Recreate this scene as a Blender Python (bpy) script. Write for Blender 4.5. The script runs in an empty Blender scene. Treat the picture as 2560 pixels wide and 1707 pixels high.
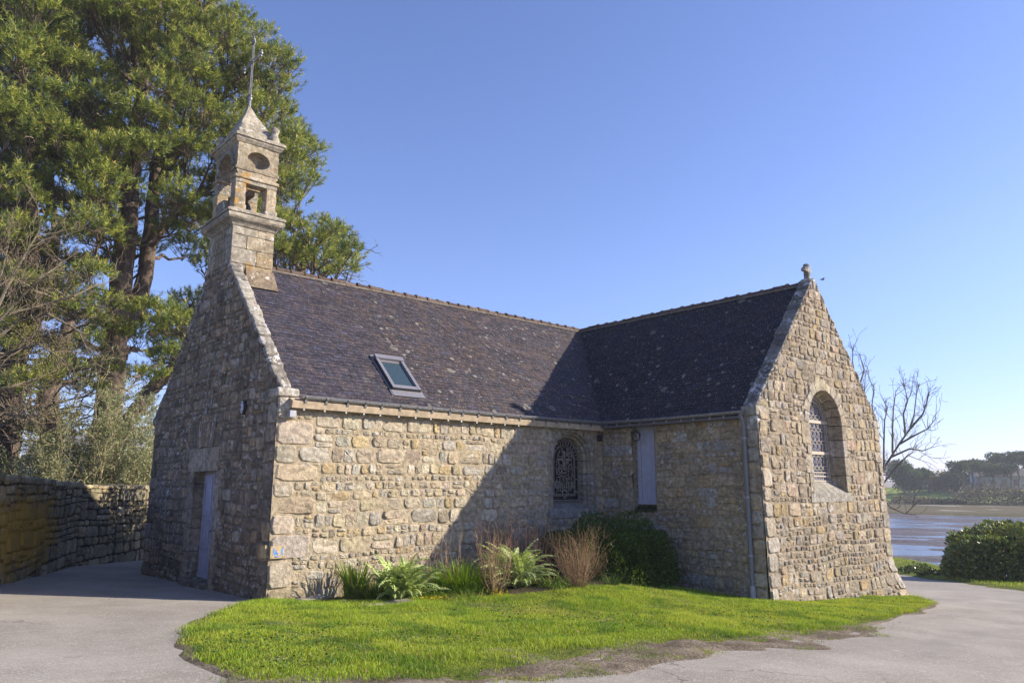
import bpy, math, random
import numpy as np
from mathutils import Matrix, Vector

sc = bpy.context.scene
COL = sc.collection
rad = math.radians

# ------------------------------------------------------------------ camera, sky, sun, exposure
F_PX = 1872.3
C0 = np.array([-5.866, -13.043, 1.963])
YAW, PITCH, ROLL = 0.7266, 0.1925, 0.0011


def cam_axes():
    cy, sy, cp, sp = math.cos(YAW), math.sin(YAW), math.cos(PITCH), math.sin(PITCH)
    f = np.array([sy * cp, cy * cp, sp])
    r = np.array([cy, -sy, 0.0])
    u = np.cross(r, f)
    cr, sr = math.cos(ROLL), math.sin(ROLL)
    return cr * r + sr * u, -sr * r + cr * u, f


CR, CU, CF = cam_axes()
cam_d = bpy.data.cameras.new('camera')
cam_d.sensor_width = 36.0
cam_d.lens = F_PX / 2560 * 36.0
cam_d.clip_start = 0.1
cam_d.clip_end = 5000
cam = bpy.data.objects.new('camera', cam_d)
M = Matrix.Identity(4)
for i in range(3):
    M[i][0], M[i][1], M[i][2], M[i][3] = CR[i], CU[i], -CF[i], C0[i]
cam.matrix_world = M
COL.objects.link(cam)
sc.camera = cam

SUN = Vector((1.25, -1.0, 0.768)).normalized()
SUN_EL = math.asin(SUN.z)
SUN_AZ = math.atan2(SUN.x, SUN.y)          # from +Y towards +X
w = bpy.data.worlds.new('World')
sc.world = w
w.use_nodes = True
nt = w.node_tree
nt.nodes.clear()
sky = nt.nodes.new('ShaderNodeTexSky')
sky.sky_type = 'NISHITA'
sky.sun_disc = False
sky.sun_elevation = SUN_EL
sky.sun_rotation = SUN_AZ
sky.altitude = 0
sky.air_density = 1.0
sky.dust_density = 0.35
sky.ozone_density = 4.0
bg = nt.nodes.new('ShaderNodeBackground')
bg.inputs['Strength'].default_value = 0.107
wo = nt.nodes.new('ShaderNodeOutputWorld')
tint = nt.nodes.new('ShaderNodeMix')
tint.data_type = 'RGBA'
tint.blend_type = 'MULTIPLY'
tint.inputs[0].default_value = 1.0
tint.inputs[7].default_value = (1.0, 0.89, 1.07, 1)      # the hazy violet cast of this winter sky
# the air close to the horizon is a pale lilac
wtc = nt.nodes.new('ShaderNodeTexCoord')
wsp = nt.nodes.new('ShaderNodeSeparateXYZ')
nt.links.new(wtc.outputs['Generated'], wsp.inputs[0])
wmr = nt.nodes.new('ShaderNodeMapRange')
wmr.interpolation_type = 'SMOOTHSTEP'
wmr.inputs[1].default_value = 0.0
wmr.inputs[2].default_value = 0.30
nt.links.new(wsp.outputs[2], wmr.inputs[0])
wmx = nt.nodes.new('ShaderNodeMix')
wmx.data_type = 'RGBA'
wmx.inputs[6].default_value = (0.78, 0.74, 1.08, 1)
wmx.inputs[7].default_value = (1.0, 0.89, 1.07, 1)
nt.links.new(wmr.outputs[0], wmx.inputs[0])
nt.links.new(wmx.outputs[2], tint.inputs[7])
nt.links.new(sky.outputs[0], tint.inputs[6])
nt.links.new(tint.outputs[2], bg.inputs[0])
nt.links.new(bg.outputs[0], wo.inputs[0])

sl = bpy.data.lights.new('sun', 'SUN')
sl.energy = 4.5
sl.angle = rad(0.55)
sl.color = (1.0, 0.905, 0.745)
so = bpy.data.objects.new('sun', sl)
so.rotation_euler = SUN.to_track_quat('Z', 'Y').to_euler()
so.location = (30, -30, 30)
COL.objects.link(so)

sc.view_settings.view_transform = 'Standard'
sc.view_settings.look = 'None'
sc.view_settings.exposure = 1.05
sc.view_settings.gamma = 1.0
sc.cycles.max_bounces = 6
sc.cycles.transparent_max_bounces = 6
S_ = 2560 / 2352.0


def at(x, y, dist):
    """world point seen at (x, y) of the 2352 px wide photograph, dist metres away on the ground plan"""
    d = CF + (x * S_ - 1280) / F_PX * CR - (y * S_ - 853.5) / F_PX * CU
    return C0 + d / math.hypot(d[0], d[1]) * dist


# ------------------------------------------------------------------ noise
def _h(i, j, k, seed):
    with np.errstate(over='ignore'):
        n = (i.astype(np.int64) * 374761393 + j.astype(np.int64) * 668265263 + k.astype(np.int64) * 2147483647 + seed * 144269504) & 0xFFFFFFFF
        n = ((n ^ (n >> 13)) * 1274126177) & 0xFFFFFFFF
        n = ((n ^ (n >> 16)) * 2246822519) & 0xFFFFFFFF
    return ((n ^ (n >> 15)) & 0xFFFFFF) / float(0xFFFFFF)


def vnoise(P, scale=1.0, seed=0):
    P = np.asarray(P, float) * scale
    I = np.floor(P).astype(np.int64)
    f = P - I
    f = f * f * (3 - 2 * f)
    out = 0
    for a in (0, 1):
        for b in (0, 1):
            for c in (0, 1):
                wgt = (f[..., 0] if a else 1 - f[..., 0]) * (f[..., 1] if b else 1 - f[..., 1]) * (f[..., 2] if c else 1 - f[..., 2])
                out = out + wgt * _h(I[..., 0] + a, I[..., 1] + b, I[..., 2] + c, seed)
    return out * 2 - 1


def fbm(P, scale=1.0, seed=0, oct=3):
    o, a = 0, 1.0
    for k in range(oct):
        o = o + a * vnoise(P, scale * 2 ** k, seed + k)
        a *= 0.5
    return o


def n2(x, y, scale, seed=0, oct=3):
    x, y = np.broadcast_arrays(np.asarray(x, float), np.asarray(y, float))
    return fbm(np.stack([x, y, np.zeros_like(x)], -1), scale, seed, oct)


# ------------------------------------------------------------------ mesh building
class MB:
    def __init__(s):
        s.v, s.c, s.f, s.m, s.n = [], [], {3: [], 4: []}, {3: [], 4: []}, 0

    def add(s, V, F, col=(1, 1, 1), mat=0):
        V = np.asarray(V, float).reshape(-1, 3)
        F = np.asarray(F, np.int64)
        if len(F) == 0:
            return
        s.v.append(V)
        c = np.asarray(col, float)
        s.c.append(np.broadcast_to(c, (len(V), 3)))
        s.f[F.shape[1]].append(F + s.n)
        s.m[F.shape[1]].append(np.full(len(F), mat))
        s.n += len(V)

    def addp(s, V, polys, col=(1, 1, 1), mat=0):
        T = []
        for p in polys:
            for i in range(1, len(p) - 1):
                T.append((p[0], p[i], p[i + 1]))
        s.add(V, T, col, mat)

    def arrays(s):
        V = np.concatenate(s.v)
        Cc = np.concatenate(s.c)
        F3 = np.concatenate(s.f[3]) if s.f[3] else np.zeros((0, 3), int)
        F4 = np.concatenate(s.f[4]) if s.f[4] else np.zeros((0, 4), int)
        return V, Cc, F3, F4

    def warp(s, fn):
        s.v = [fn(v) for v in s.v]

    def build(s, name, mats, parent=None, loc=None, smooth=False):
        V, Cc, F3, F4 = s.arrays()
        if loc is None:
            loc = (0, 0, 0)
        if parent is not None:
            org = np.array(world_loc(parent))
        else:
            org = np.array(loc, float)
        V = V - org
        me = bpy.data.meshes.new(name)
        me.vertices.add(len(V))
        me.vertices.foreach_set('co', V.astype(np.float32).ravel())
        nl = F3.size + F4.size
        me.loops.add(nl)
        me.loops.foreach_set('vertex_index', np.concatenate([F3.ravel(), F4.ravel()]).astype(np.int32))
        nf = len(F3) + len(F4)
        me.polygons.add(nf)
        tot = np.concatenate([np.full(len(F3), 3), np.full(len(F4), 4)]).astype(np.int32)
        st = np.concatenate([[0], np.cumsum(tot)[:-1]]).astype(np.int32)
        me.polygons.foreach_set('loop_start', st)
        try:
            me.polygons.foreach_set('loop_total', tot)
        except Exception:
            pass
        mi = np.concatenate([np.concatenate(x) if x else np.zeros(0) for x in (s.m[3], s.m[4])]).astype(np.int32)
        me.polygons.foreach_set('material_index', mi)
        me.polygons.foreach_set('use_smooth', np.full(nf, smooth))
        ca = me.color_attributes.new('col', 'FLOAT_COLOR', 'POINT')
        ca.data.foreach_set('color', np.concatenate([Cc, np.ones((len(Cc), 1))], 1).astype(np.float32).ravel())
        for m in (mats if isinstance(mats, (list, tuple)) else [mats]):
            me.materials.append(m)
        me.update(calc_edges=True)
        me.validate()
        o = bpy.data.objects.new(name, me)
        COL.objects.link(o)
        if parent is not None:
            o.parent = parent
        else:
            o.location = loc
        return o


_wl = {}


def world_loc(o):
    while o.name not in _wl and o.parent is not None:
        o = o.parent
    return _wl.get(o.name, tuple(o.location))


def empty(name, loc, label, cat, group=None):
    o = bpy.data.objects.new(name, None)
    o.empty_display_size = 0.3
    o.location = loc
    COL.objects.link(o)
    _wl[o.name] = tuple(float(x) for x in loc)
    tag(o, label, cat, group)
    return o


def tag(o, label=None, cat=None, group=None, kind=None):
    if label:
        o['label'] = label
    if cat:
        o['category'] = cat
    if group:
        o['group'] = group
    if kind:
        o['kind'] = kind
    return o


BOXF = [(0, 3, 2, 1), (4, 5, 6, 7), (0, 1, 5, 4), (1, 2, 6, 5), (2, 3, 7, 6), (3, 0, 4, 7)]


def box(mb, lo, hi, col=(1, 1, 1), mat=0):
    x0, y0, z0 = lo
    x1, y1, z1 = hi
    mb.add([(x0, y0, z0), (x1, y0, z0), (x1, y1, z0), (x0, y1, z0), (x0, y0, z1), (x1, y0, z1), (x1, y1, z1), (x0, y1, z1)], BOXF, col, mat)


def obox(mb, c, ax, ay, az, col=(1, 1, 1), mat=0):
    """box from centre and three half-axis vectors"""
    c, ax, ay, az = (np.asarray(q, float) for q in (c, ax, ay, az))
    V = [c + sx * ax + sy * ay + sz * az for sz in (-1, 1) for sx, sy in ((-1, -1), (1, -1), (1, 1), (-1, 1))]
    mb.add(V, BOXF, col, mat)


def tube(mb, pts, radii, n=6, col=(1, 1, 1), mat=0, cap=True):
    pts = np.asarray(pts, float)
    k = len(pts)
    radii = np.broadcast_to(np.asarray(radii, float), (k,))
    T = np.gradient(pts, axis=0)
    T /= np.linalg.norm(T, axis=1, keepdims=True) + 1e-9
    ref = np.array([0.31, 0.17, 0.93]) if abs(T[0][2]) < 0.8 else np.array([0.95, 0.2, 0.1])
    A = np.cross(T, ref)
    A /= np.linalg.norm(A, axis=1, keepdims=True) + 1e-9
    B = np.cross(T, A)
    ang = np.linspace(0, 2 * math.pi, n, endpoint=False)
    V = pts[:, None] + radii[:, None, None] * (np.cos(ang)[None, :, None] * A[:, None] + np.sin(ang)[None, :, None] * B[:, None])
    V = V.reshape(-1, 3)
    F = []
    for i in range(k - 1):
        for j in range(n):
            F.append((i * n + j, i * n + (j + 1) % n, (i + 1) * n + (j + 1) % n, (i + 1) * n + j))
    c = np.asarray(col, float)
    if c.ndim == 2 and len(c) == k:
        c = np.repeat(c, n, axis=0)
    mb.add(V, F, c, mat)
    if cap:
        mb.addp(V[:n], [list(range(n))[::-1]], c[:n] if c.ndim == 2 else c, mat)
        mb.addp(V[-n:], [list(range(n))], c[-n:] if c.ndim == 2 else c, mat)


def lathe(mb, c, prof, n=20, col=(1, 1, 1), mat=0):
    c = np.asarray(c, float)
    ang = np.linspace(0, 2 * math.pi, n, endpoint=False)
    V = np.concatenate([c + np.stack([r * np.cos(ang), r * np.sin(ang), np.full(n, z)], 1) for r, z in prof])
    F = [(i * n + j, i * n + (j + 1) % n, (i + 1) * n + (j + 1) % n, (i + 1) * n + j) for i in range(len(prof) - 1) for j in range(n)]
    mb.add(V, F, col, mat)


def rough_block(mb, lo, hi, col=(1, 1, 1), b=0.02, amp=0.006, nseg=4, seed=0, nscale=9, mat=0, fn=None):
    """a dressed stone: rounded, slightly uneven box; fn maps the points afterwards"""
    lo, hi = np.asarray(lo, float), np.asarray(hi, float)
    h = (hi - lo) / 2
    c = (hi + lo) / 2
    b = min(b, h.min() * 0.8)

    def ticks(hh):
        e = b / hh
        return np.concatenate([[-1, -1 + e * .4, -1 + e], np.linspace(-1 + e, 1 - e, nseg + 1)[1:-1], [1 - e, 1 - e * .4, 1]])
    for axis in range(3):
        o = [q for q in range(3) if q != axis]
        ta, tb = ticks(h[o[0]]), ticks(h[o[1]])
        A, B = np.meshgrid(ta, tb, indexing='ij')
        na, nb = A.shape
        for sgn in (-1, 1):
            P = np.zeros((na * nb, 3))
            P[:, axis] = sgn
            P[:, o[0]] = A.ravel()
            P[:, o[1]] = B.ravel()
            P = P * h
            inner = np.clip(P, -(h - b), h - b)
            d = P - inner
            L = np.linalg.norm(d, axis=1, keepdims=True)
            P = inner + d / (L + 1e-9) * b
            W = P + c
            nn = d / (L + 1e-9)
            W = W + nn * (amp * (fbm(W, nscale, seed, 2)))[:, None]
            idx = np.arange(na * nb).reshape(na, nb)
            F = np.stack([idx[:-1, :-1], idx[1:, :-1], idx[1:, 1:], idx[:-1, 1:]], -1).reshape(-1, 4)
            flip = (sgn < 0) ^ (axis == 1)
            if flip:
                F = F[:, ::-1]
            if fn is not None:
                W = fn(W)
            mb.add(W, F, np.asarray(col, float), mat)


# ------------------------------------------------------------------ materials
def newmat(name):
    m = bpy.data.materials.new(name)
    m.use_nodes = True
    m.node_tree.nodes.clear()
    return m, m.node_tree


class NT:
    def __init__(s, name):
        s.m, s.t = newmat(name)
        s.out = s.n('ShaderNodeOutputMaterial')
        s.co = s.n('ShaderNodeTexCoord').outputs['Object']

    def n(s, typ, **kw):
        nd = s.t.nodes.new(typ)
        for k, v in kw.items():
            setattr(nd, k, v)
        return nd

    def set(s, sock, v):
        if hasattr(v, 'is_linked') or isinstance(v, bpy.types.NodeSocket):
            s.t.links.new(v, sock)
        else:
            if isinstance(v, (tuple, list)) and len(v) == 3 and sock.type == 'RGBA':
                v = (*v, 1)
            sock.default_value = v

    def mix(s, a, b, f, mode='MIX'):
        nd = s.n('ShaderNodeMix', data_type='RGBA', blend_type=mode)
        s.set(nd.inputs[0], f)
        s.set(nd.inputs[6], a)
        s.set(nd.inputs[7], b)
        return nd.outputs[2]

    def math(s, op, a, b=0.0, c=None):
        nd = s.n('ShaderNodeMath', operation=op)
        s.set(nd.inputs[0], a)
        s.set(nd.inputs[1], b)
        if c is not None:
            s.set(nd.inputs[2], c)
        return nd.outputs[0]

    def noise(s, scale, detail=4, rough=0.55, vec=None, dist=0.0):
        nd = s.n('ShaderNodeTexNoise')
        nd.inputs['Scale'].default_value = scale
        nd.inputs['Detail'].default_value = detail
        nd.inputs['Roughness'].default_value = rough
        nd.inputs['Distortion'].default_value = dist
        s.t.links.new(vec if vec is not None else s.co, nd.inputs['Vector'])
        return nd.outputs['Fac']

    def voro(s, scale, vec=None, rnd=1.0, feature='F1'):
        nd = s.n('ShaderNodeTexVoronoi', feature=feature)
        nd.inputs['Scale'].default_value = scale
        nd.inputs['Randomness'].default_value = rnd
        s.t.links.new(vec if vec is not None else s.co, nd.inputs['Vector'])
        return nd

    def ramp(s, fac, a, b, va=0.0, vb=1.0):
        nd = s.n('ShaderNodeMapRange')
        nd.interpolation_type = 'SMOOTHSTEP'
        s.set(nd.inputs[0], fac)
        for i, v in enumerate((a, b, va, vb)):
            nd.inputs[1 + i].default_value = v
        return nd.outputs[0]

    def attr(s, name='col'):
        return s.n('ShaderNodeAttribute', attribute_name=name).outputs['Color']

    def vscale(s, v3):
        nd = s.n('ShaderNodeMapping')
        nd.inputs['Scale'].default_value = v3
        s.t.links.new(s.co, nd.inputs['Vector'])
        return nd.outputs[0]

    def bump(s, h, strength=0.5, dist=0.02, prev=None):
        nd = s.n('ShaderNodeBump')
        nd.inputs['Strength'].default_value = strength
        nd.inputs['Distance'].default_value = dist
        s.t.links.new(h, nd.inputs['Height'])
        if prev is not None:
            s.t.links.new(prev, nd.inputs['Normal'])
        return nd.outputs[0]

    def gray(s, v):
        nd = s.n('ShaderNodeCombineColor')
        for i in range(3):
            s.set(nd.inputs[i], v)
        return nd.outputs[0]

    def bsdf(s, col, rough=0.9, normal=None, metal=0.0, spec=0.3, **kw):
        nd = s.n('ShaderNodeBsdfPrincipled')
        s.set(nd.inputs['Base Color'], col)
        s.set(nd.inputs['Roughness'], rough)
        s.set(nd.inputs['Metallic'], metal)
        s.set(nd.inputs['Specular IOR Level'], spec)
        if normal is not None:
            s.t.links.new(normal, nd.inputs['Normal'])
        s.t.links.new(nd.outputs[0], s.out.inputs[0])
        return s.m


def mat_stone(name, lich=0.5, lichcol=(0.56, 0.54, 0.50), orange=0.0, dark=0.0, moss=0.0, bump=0.6):
    t = NT(name)
    c = t.attr()
    big = t.noise(1.3, 3, 0.5)
    mid = t.noise(11, 6, 0.62)
    fine = t.noise(70, 3, 0.6)
    c = t.mix(c, t.gray(t.ramp(mid, 0.28, 0.74, 0.62, 1.28)), 1.0, 'MULTIPLY')
    c = t.mix(c, t.gray(t.ramp(fine, 0.25, 0.75, 0.78, 1.2)), 1.0, 'MULTIPLY')
    if dark:
        dm = t.ramp(t.noise(2.1, 5, 0.6), 0.42, 0.66, 0, dark)
        c = t.mix(c, (0.055, 0.048, 0.038), dm)
    if lich:
        # crusty patches and small round colonies
        a = t.noise(6.5, 7, 0.68, dist=0.4)
        m1 = t.math('MULTIPLY', t.ramp(a, 0.66 - 0.10 * lich, 0.70 - 0.08 * lich), t.ramp(big, 0.38, 0.6, 0.15, 1.0))
        v = t.voro(8.5)
        vr = t.n('ShaderNodeSeparateColor')
        t.t.links.new(v.outputs['Color'], vr.inputs[0])
        rr = t.ramp(vr.outputs[0], 0.55, 1.0, -0.02, 0.26 * min(1, lich + 0.2))
        ring = t.math('ADD', v.outputs['Distance'], t.math('MULTIPLY', t.math('SUBTRACT', fine, 0.5), 0.25))
        m2 = t.math('LESS_THAN', ring, rr)
        m2 = t.math('MULTIPLY', m2, t.ramp(big, 0.40, 0.62, 0.1, 0.9))
        m = t.math('MAXIMUM', m1, m2)
        m = t.math('MULTIPLY', m, 0.85)
        c = t.mix(c, lichcol, m)
    if orange:
        o = t.ramp(t.noise(2.6, 6, 0.65), 0.60 - 0.1 * orange, 0.70 - 0.1 * orange, 0, 0.85)
        c = t.mix(c, (0.36, 0.20, 0.045), o)
    if moss:
        o = t.ramp(t.noise(1.7, 6, 0.65), 0.52, 0.64, 0, moss)
        c = t.mix(c, (0.045, 0.06, 0.018), o)
    h = t.math('ADD', t.math('MULTIPLY', t.noise(38, 5, 0.65), 1.0), t.math('MULTIPLY', mid, 0.9))
    nrm = t.bump(h, bump, 0.022)
    return t.bsdf(c, 0.93, nrm, spec=0.15)


def mat_col(name, rough=0.8, spec=0.3, metal=0.0, ns=14, amt=0.18, bump=0.0, bs=40):
    """colour from the mesh, weathered by noise"""
    t = NT(name)
    c = t.attr()
    c = t.mix(c, t.gray(t.ramp(t.noise(ns, 5, 0.6), 0.25, 0.75, 1 - amt, 1 + amt)), 1.0, 'MULTIPLY')
    nrm = t.bump(t.noise(bs, 4, 0.6), bump, 0.01) if bump else None
    return t.bsdf(c, rough, nrm, metal, spec)


def mat_leaf(name, trans=0.35, rough=0.55, spec=0.25):
    t = NT(name)
    c = t.attr()
    p = t.n('ShaderNodeBsdfPrincipled')
    t.set(p.inputs['Base Color'], c)
    p.inputs['Roughness'].default_value = rough
    p.inputs['Specular IOR Level'].default_value = spec
    tr = t.n('ShaderNodeBsdfTranslucent')
    t.set(tr.inputs['Color'], t.mix(c, (1.0, 1.05, 0.45), 1.0, 'MULTIPLY'))
    mx = t.n('ShaderNodeMixShader')
    mx.inputs[0].default_value = trans
    t.t.links.new(p.outputs[0], mx.inputs[1])
    t.t.links.new(tr.outputs[0], mx.inputs[2])
    t.t.links.new(mx.outputs[0], t.out.inputs[0])
    return t.m


def mat_bark(name):
    t = NT(name)
    c = t.attr()
    v = t.vscale((1, 1, 0.28))
    a = t.noise(9, 6, 0.7, vec=v)
    c = t.mix(c, t.gray(t.ramp(a, 0.3, 0.7, 0.45, 1.4)), 1.0, 'MULTIPLY')
    nrm = t.bump(a, 0.9, 0.05)
    return t.bsdf(c, 0.95, nrm, spec=0.1)


def mat_slate(name):
    t = NT(name)
    c = t.attr()
    big = t.noise(0.9, 4, 0.6)
    c = t.mix(c, t.gray(t.ramp(t.noise(22, 5, 0.65), 0.25, 0.75, 0.7, 1.35)), 1.0, 'MULTIPLY')
    # brown patina in broad patches
    xyz = t.n('ShaderNodeSeparateXYZ')
    t.t.links.new(t.co, xyz.inputs[0])
    age = t.ramp(t.math('ADD', xyz.outputs[0], t.math('MULTIPLY', t.noise(.7, 4, .6), 2.5)), 2.2, 5.2, .12, 1.0)
    pat = t.math('MULTIPLY', t.math('MULTIPLY', t.ramp(t.noise(1.1, 5, 0.65), 0.36, 0.62), 0.45), age)
    c = t.mix(t.mix(c, (.92, .95, 1.12), 1.0, 'MULTIPLY'), c, age)
    c = t.mix(c, t.mix(c, (1.35, 1.12, .98), 1.0, 'MULTIPLY'), pat)
    # round grey-green lichens of several sizes
    for sc_, thr, rmax, colr, lo in ((2.3, 0.66, 0.26, (0.24, 0.23, 0.18), 0.40), (5.5, 0.66, 0.32, (0.34, 0.33, 0.27), 0.42), (13.0, 0.66, 0.30, (0.34, 0.32, 0.28), 0.38)):
        v = t.voro(sc_)
        s = t.n('ShaderNodeSeparateColor')
        t.t.links.new(v.outputs['Color'], s.inputs[0])
        rr = t.ramp(s.outputs[0], thr, 1.0, -0.03, rmax)
        d = t.math('ADD', v.outputs['Distance'], t.math('MULTIPLY', t.math('SUBTRACT', t.noise(30, 4, 0.7), 0.5), 0.22))
        m = t.math('MULTIPLY', t.math('LESS_THAN', d, rr), t.ramp(big, lo, lo + 0.15, 0.05, 0.7))
        m = t.math('MULTIPLY', m, t.ramp(t.noise(45, 3, 0.6), 0.3, 0.6, 0.35, 1.0))
        m = t.math('MULTIPLY', m, age)
        c = t.mix(c, colr, m)
    o = t.ramp(t.noise(3.1, 5, 0.6), 0.70, 0.76, 0, 0.6)
    c = t.mix(c, (0.19, 0.10, 0.04), o)
    nrm = t.bump(t.noise(34, 5, 0.65), 0.35, 0.012)
    return t.bsdf(c, 0.66, nrm, spec=0.22)


def mat_asphalt(name):
    t = NT(name)
    a = t.noise(0.6, 6, 0.65)
    b = t.noise(130, 4, 0.7)
    c = t.mix((0.255, 0.225, 0.19), (0.355, 0.32, 0.275), t.ramp(a, 0.3, 0.7))
    c = t.mix(c, t.gray(t.ramp(b, 0.3, 0.72, 0.55, 1.42)), 1.0, 'MULTIPLY')
    v = t.voro(55)
    s = t.n('ShaderNodeSeparateColor')
    t.t.links.new(v.outputs['Color'], s.inputs[0])
    c = t.mix(c, (0.44, 0.42, 0.39), t.math('MULTIPLY', t.math('GREATER_THAN', s.outputs[0], 0.9), 0.6))
    # long faint wear bands and a few stains
    st = t.ramp(t.noise(0.9, 5, 0.6, vec=t.vscale((0.35, 1.1, 1))), 0.52, 0.7, 0, 0.35)
    c = t.mix(c, (0.165, 0.15, 0.14), st)
    sp = t.ramp(t.noise(3.4, 4, 0.6), 0.68, 0.74, 0, 0.4)
    c = t.mix(c, (0.15, 0.135, 0.115), sp)
    pt = t.ramp(t.noise(0.28, 3, 0.5, vec=t.vscale((1, .6, 1))), 0.50, 0.53, 0.0, 0.22)
    c = t.mix(c, (0.20, 0.183, 0.16), pt)
    sc2 = t.ramp(t.noise(7.0, 4, 0.6, vec=t.vscale((.5, 1, 1))), 0.70, 0.76, 0, 0.45)
    c = t.mix(c, (0.42, 0.385, 0.33), sc2)
    cr = t.voro(0.55, vec=None, feature='DISTANCE_TO_EDGE')
    wob = t.n('ShaderNodeVectorMath', operation='ADD')
    t.t.links.new(t.co, wob.inputs[0])
    nz = t.n('ShaderNodeTexNoise')
    nz.inputs['Scale'].default_value = 1.6
    nz.inputs['Detail'].default_value = 5
    t.t.links.new(t.co, nz.inputs['Vector'])
    t.t.links.new(nz.outputs['Color'], wob.inputs[1])
    t.t.links.new(wob.outputs[0], cr.inputs['Vector'])
    ck = t.math('MULTIPLY', t.math('LESS_THAN', cr.outputs['Distance'], .005), t.ramp(t.noise(.5, 3, .5), .5, .6, 0, .6))
    c = t.mix(c, (0.07, 0.06, 0.05), ck)
    h = t.math('ADD', t.math('MULTIPLY', b, 1.0), t.math('MULTIPLY', v.outputs['Distance'], 0.6))
    return t.bsdf(c, 0.88, t.bump(h, 0.55, 0.008), spec=0.25)


def mat_soil(name, c0=(0.15, 0.118, 0.085), c1=(0.28, 0.232, 0.175)):
    t = NT(name)
    a = t.noise(2.2, 6, 0.65)
    b = t.noise(26, 6, 0.7)
    c = t.mix(c0, c1, t.ramp(a, 0.35, 0.68))
    c = t.mix(c, t.gray(t.ramp(b, 0.25, 0.75, 0.5, 1.4)), 1.0, 'MULTIPLY')
    h = t.math('ADD', t.math('MULTIPLY', b, 1.0), t.noise(7, 5, 0.6))
    return t.bsdf(c, 0.95, t.bump(h, 1.0, 0.05), spec=0.1)


def mat_plain(name, col, rough=0.6, spec=0.4, metal=0.0, ns=20, amt=0.12, bump=0.0):
    t = NT(name)
    c = t.mix(col, t.gray(t.ramp(t.noise(ns, 5, 0.6), 0.25, 0.75, 1 - amt, 1 + amt)), 1.0, 'MULTIPLY')
    nrm = t.bump(t.noise(ns * 3, 4, 0.6), bump, 0.01) if bump else None
    return t.bsdf(c, rough, nrm, metal, spec)


def mat_glass(name, col=(0.012, 0.016, 0.022), rough=0.08):
    t = NT(name)
    nrm = t.bump(t.noise(6, 3, 0.5), 0.12, 0.02)
    return t.bsdf(col, rough, nrm, spec=1.0)


STONE_S = mat_stone('stone_sunny', lich=0.62, bump=0.85)
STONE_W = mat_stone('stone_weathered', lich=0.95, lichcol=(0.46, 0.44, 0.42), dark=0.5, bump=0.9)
STONE_G = mat_stone('stone_gable', lich=0.8, lichcol=(0.50, 0.48, 0.445), dark=.25, bump=0.85)
STONE_C = mat_stone('stone_coping', lich=1.5, lichcol=(0.60, 0.58, 0.55), dark=0.5, bump=1.0)
STONE_B = mat_stone('stone_belfry', lich=0.95, orange=0.28, dark=.35, bump=0.8)
STONE_O = mat_stone('stone_boundary', lich=0.35, lichcol=(0.36, 0.35, 0.33), dark=0.45, moss=0.45, bump=0.9)
SLATE = mat_slate('slate')
LEAD = mat_plain('zinc', (0.26, 0.255, 0.26), 0.45, 0.5, 0.6, amt=0.3)
PVC = mat_plain('grey_pvc', (0.17, 0.17, 0.185), 0.45, 0.4)
PAINT = mat_plain('lavender_paint', (0.36, 0.36, 0.44), 0.5, 0.4, ns=6, amt=0.12)
WOODF = mat_plain('fascia_wood', (0.42, 0.33, 0.23), 0.8, 0.2, ns=9, amt=0.25)
TERRA = mat_stone('ridge_clay', lich=0.35, lichcol=(0.36, 0.33, 0.28), bump=0.4)
GLASS = mat_glass('dark_glass')
GLASS_B = mat_glass('leaded_glass', (0.17, 0.19, 0.30), 0.25)  # lavender glass, its base colour lightened to stand in for the sky reflection
METALW = mat_plain('skylight_metal', (0.23, 0.22, 0.24), 0.4, 0.5, 0.3)
BLACKM = mat_plain('dark_metal', (0.03, 0.03, 0.032), 0.5, 0.4)
IRON = mat_plain('iron', (0.20, 0.195, 0.20), 0.5, 0.5, 0.4, amt=0.3)
BRONZE = mat_plain('bronze', (0.10, 0.085, 0.06), 0.45, 0.5, 0.7, amt=0.3)
COLM = mat_col('painted', 0.7)
COLR = mat_col('weathered_metal', 0.55, 0.4, 0.0)
LEAF = mat_leaf('leaf')
NEEDLE = mat_leaf('needle', 0.2, 0.55, 0.25)
GLOSSY = mat_leaf('glossy_leaf', 0.2, 0.4, 0.4)
DRY = mat_leaf('dry_stem', 0.2, 0.8, 0.1)
BARK = mat_bark('bark')
TWIG = mat_col('twig', 0.9, 0.1, amt=0.25, ns=30)
ASPH = mat_asphalt('asphalt')
SOIL = mat_soil('soil')

SOIL_BED = mat_soil('bed_soil', (0.06, 0.05, 0.03), (0.13, 0.105, 0.06))
# ------------------------------------------------------------------ terrain
def gz(x, y):
    x, y = np.asarray(x, float), np.asarray(y, float)
    z = -.06 * np.clip(x, -5, 32) - .03 * np.clip(y, -5, 0) - .015 * np.clip(y, 0, 15) + .35 * np.exp(-((x - 6) ** 2 / 9 + (y + 2) ** 2 / 4))
    v = (x - y) / math.sqrt(2)
    t = np.clip((v - 24.3) / 5.0, 0, 1)
    z = z - 2.2 * t * t * (3 - 2 * t)
    # far bank
    f = (x + 5.87) * .954 + (y + 13) * .30
    s = np.clip((f - 125) / 20, 0, 1)
    far = -3.2 + s * 0.95 + np.clip((f - 145) / 60, 0, 1) * 0.45 + np.clip((f - 205) / 45, 0, 1) ** 1.2 * 3.6 + np.clip((f - 250) / 200, 0, 1) * 4
    z = np.where((v > 24.3) & (f > 90), np.maximum(np.minimum(z, -2.9), far), z)
    return z


def gzs(x, y):
    return float(gz(x, y))


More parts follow.
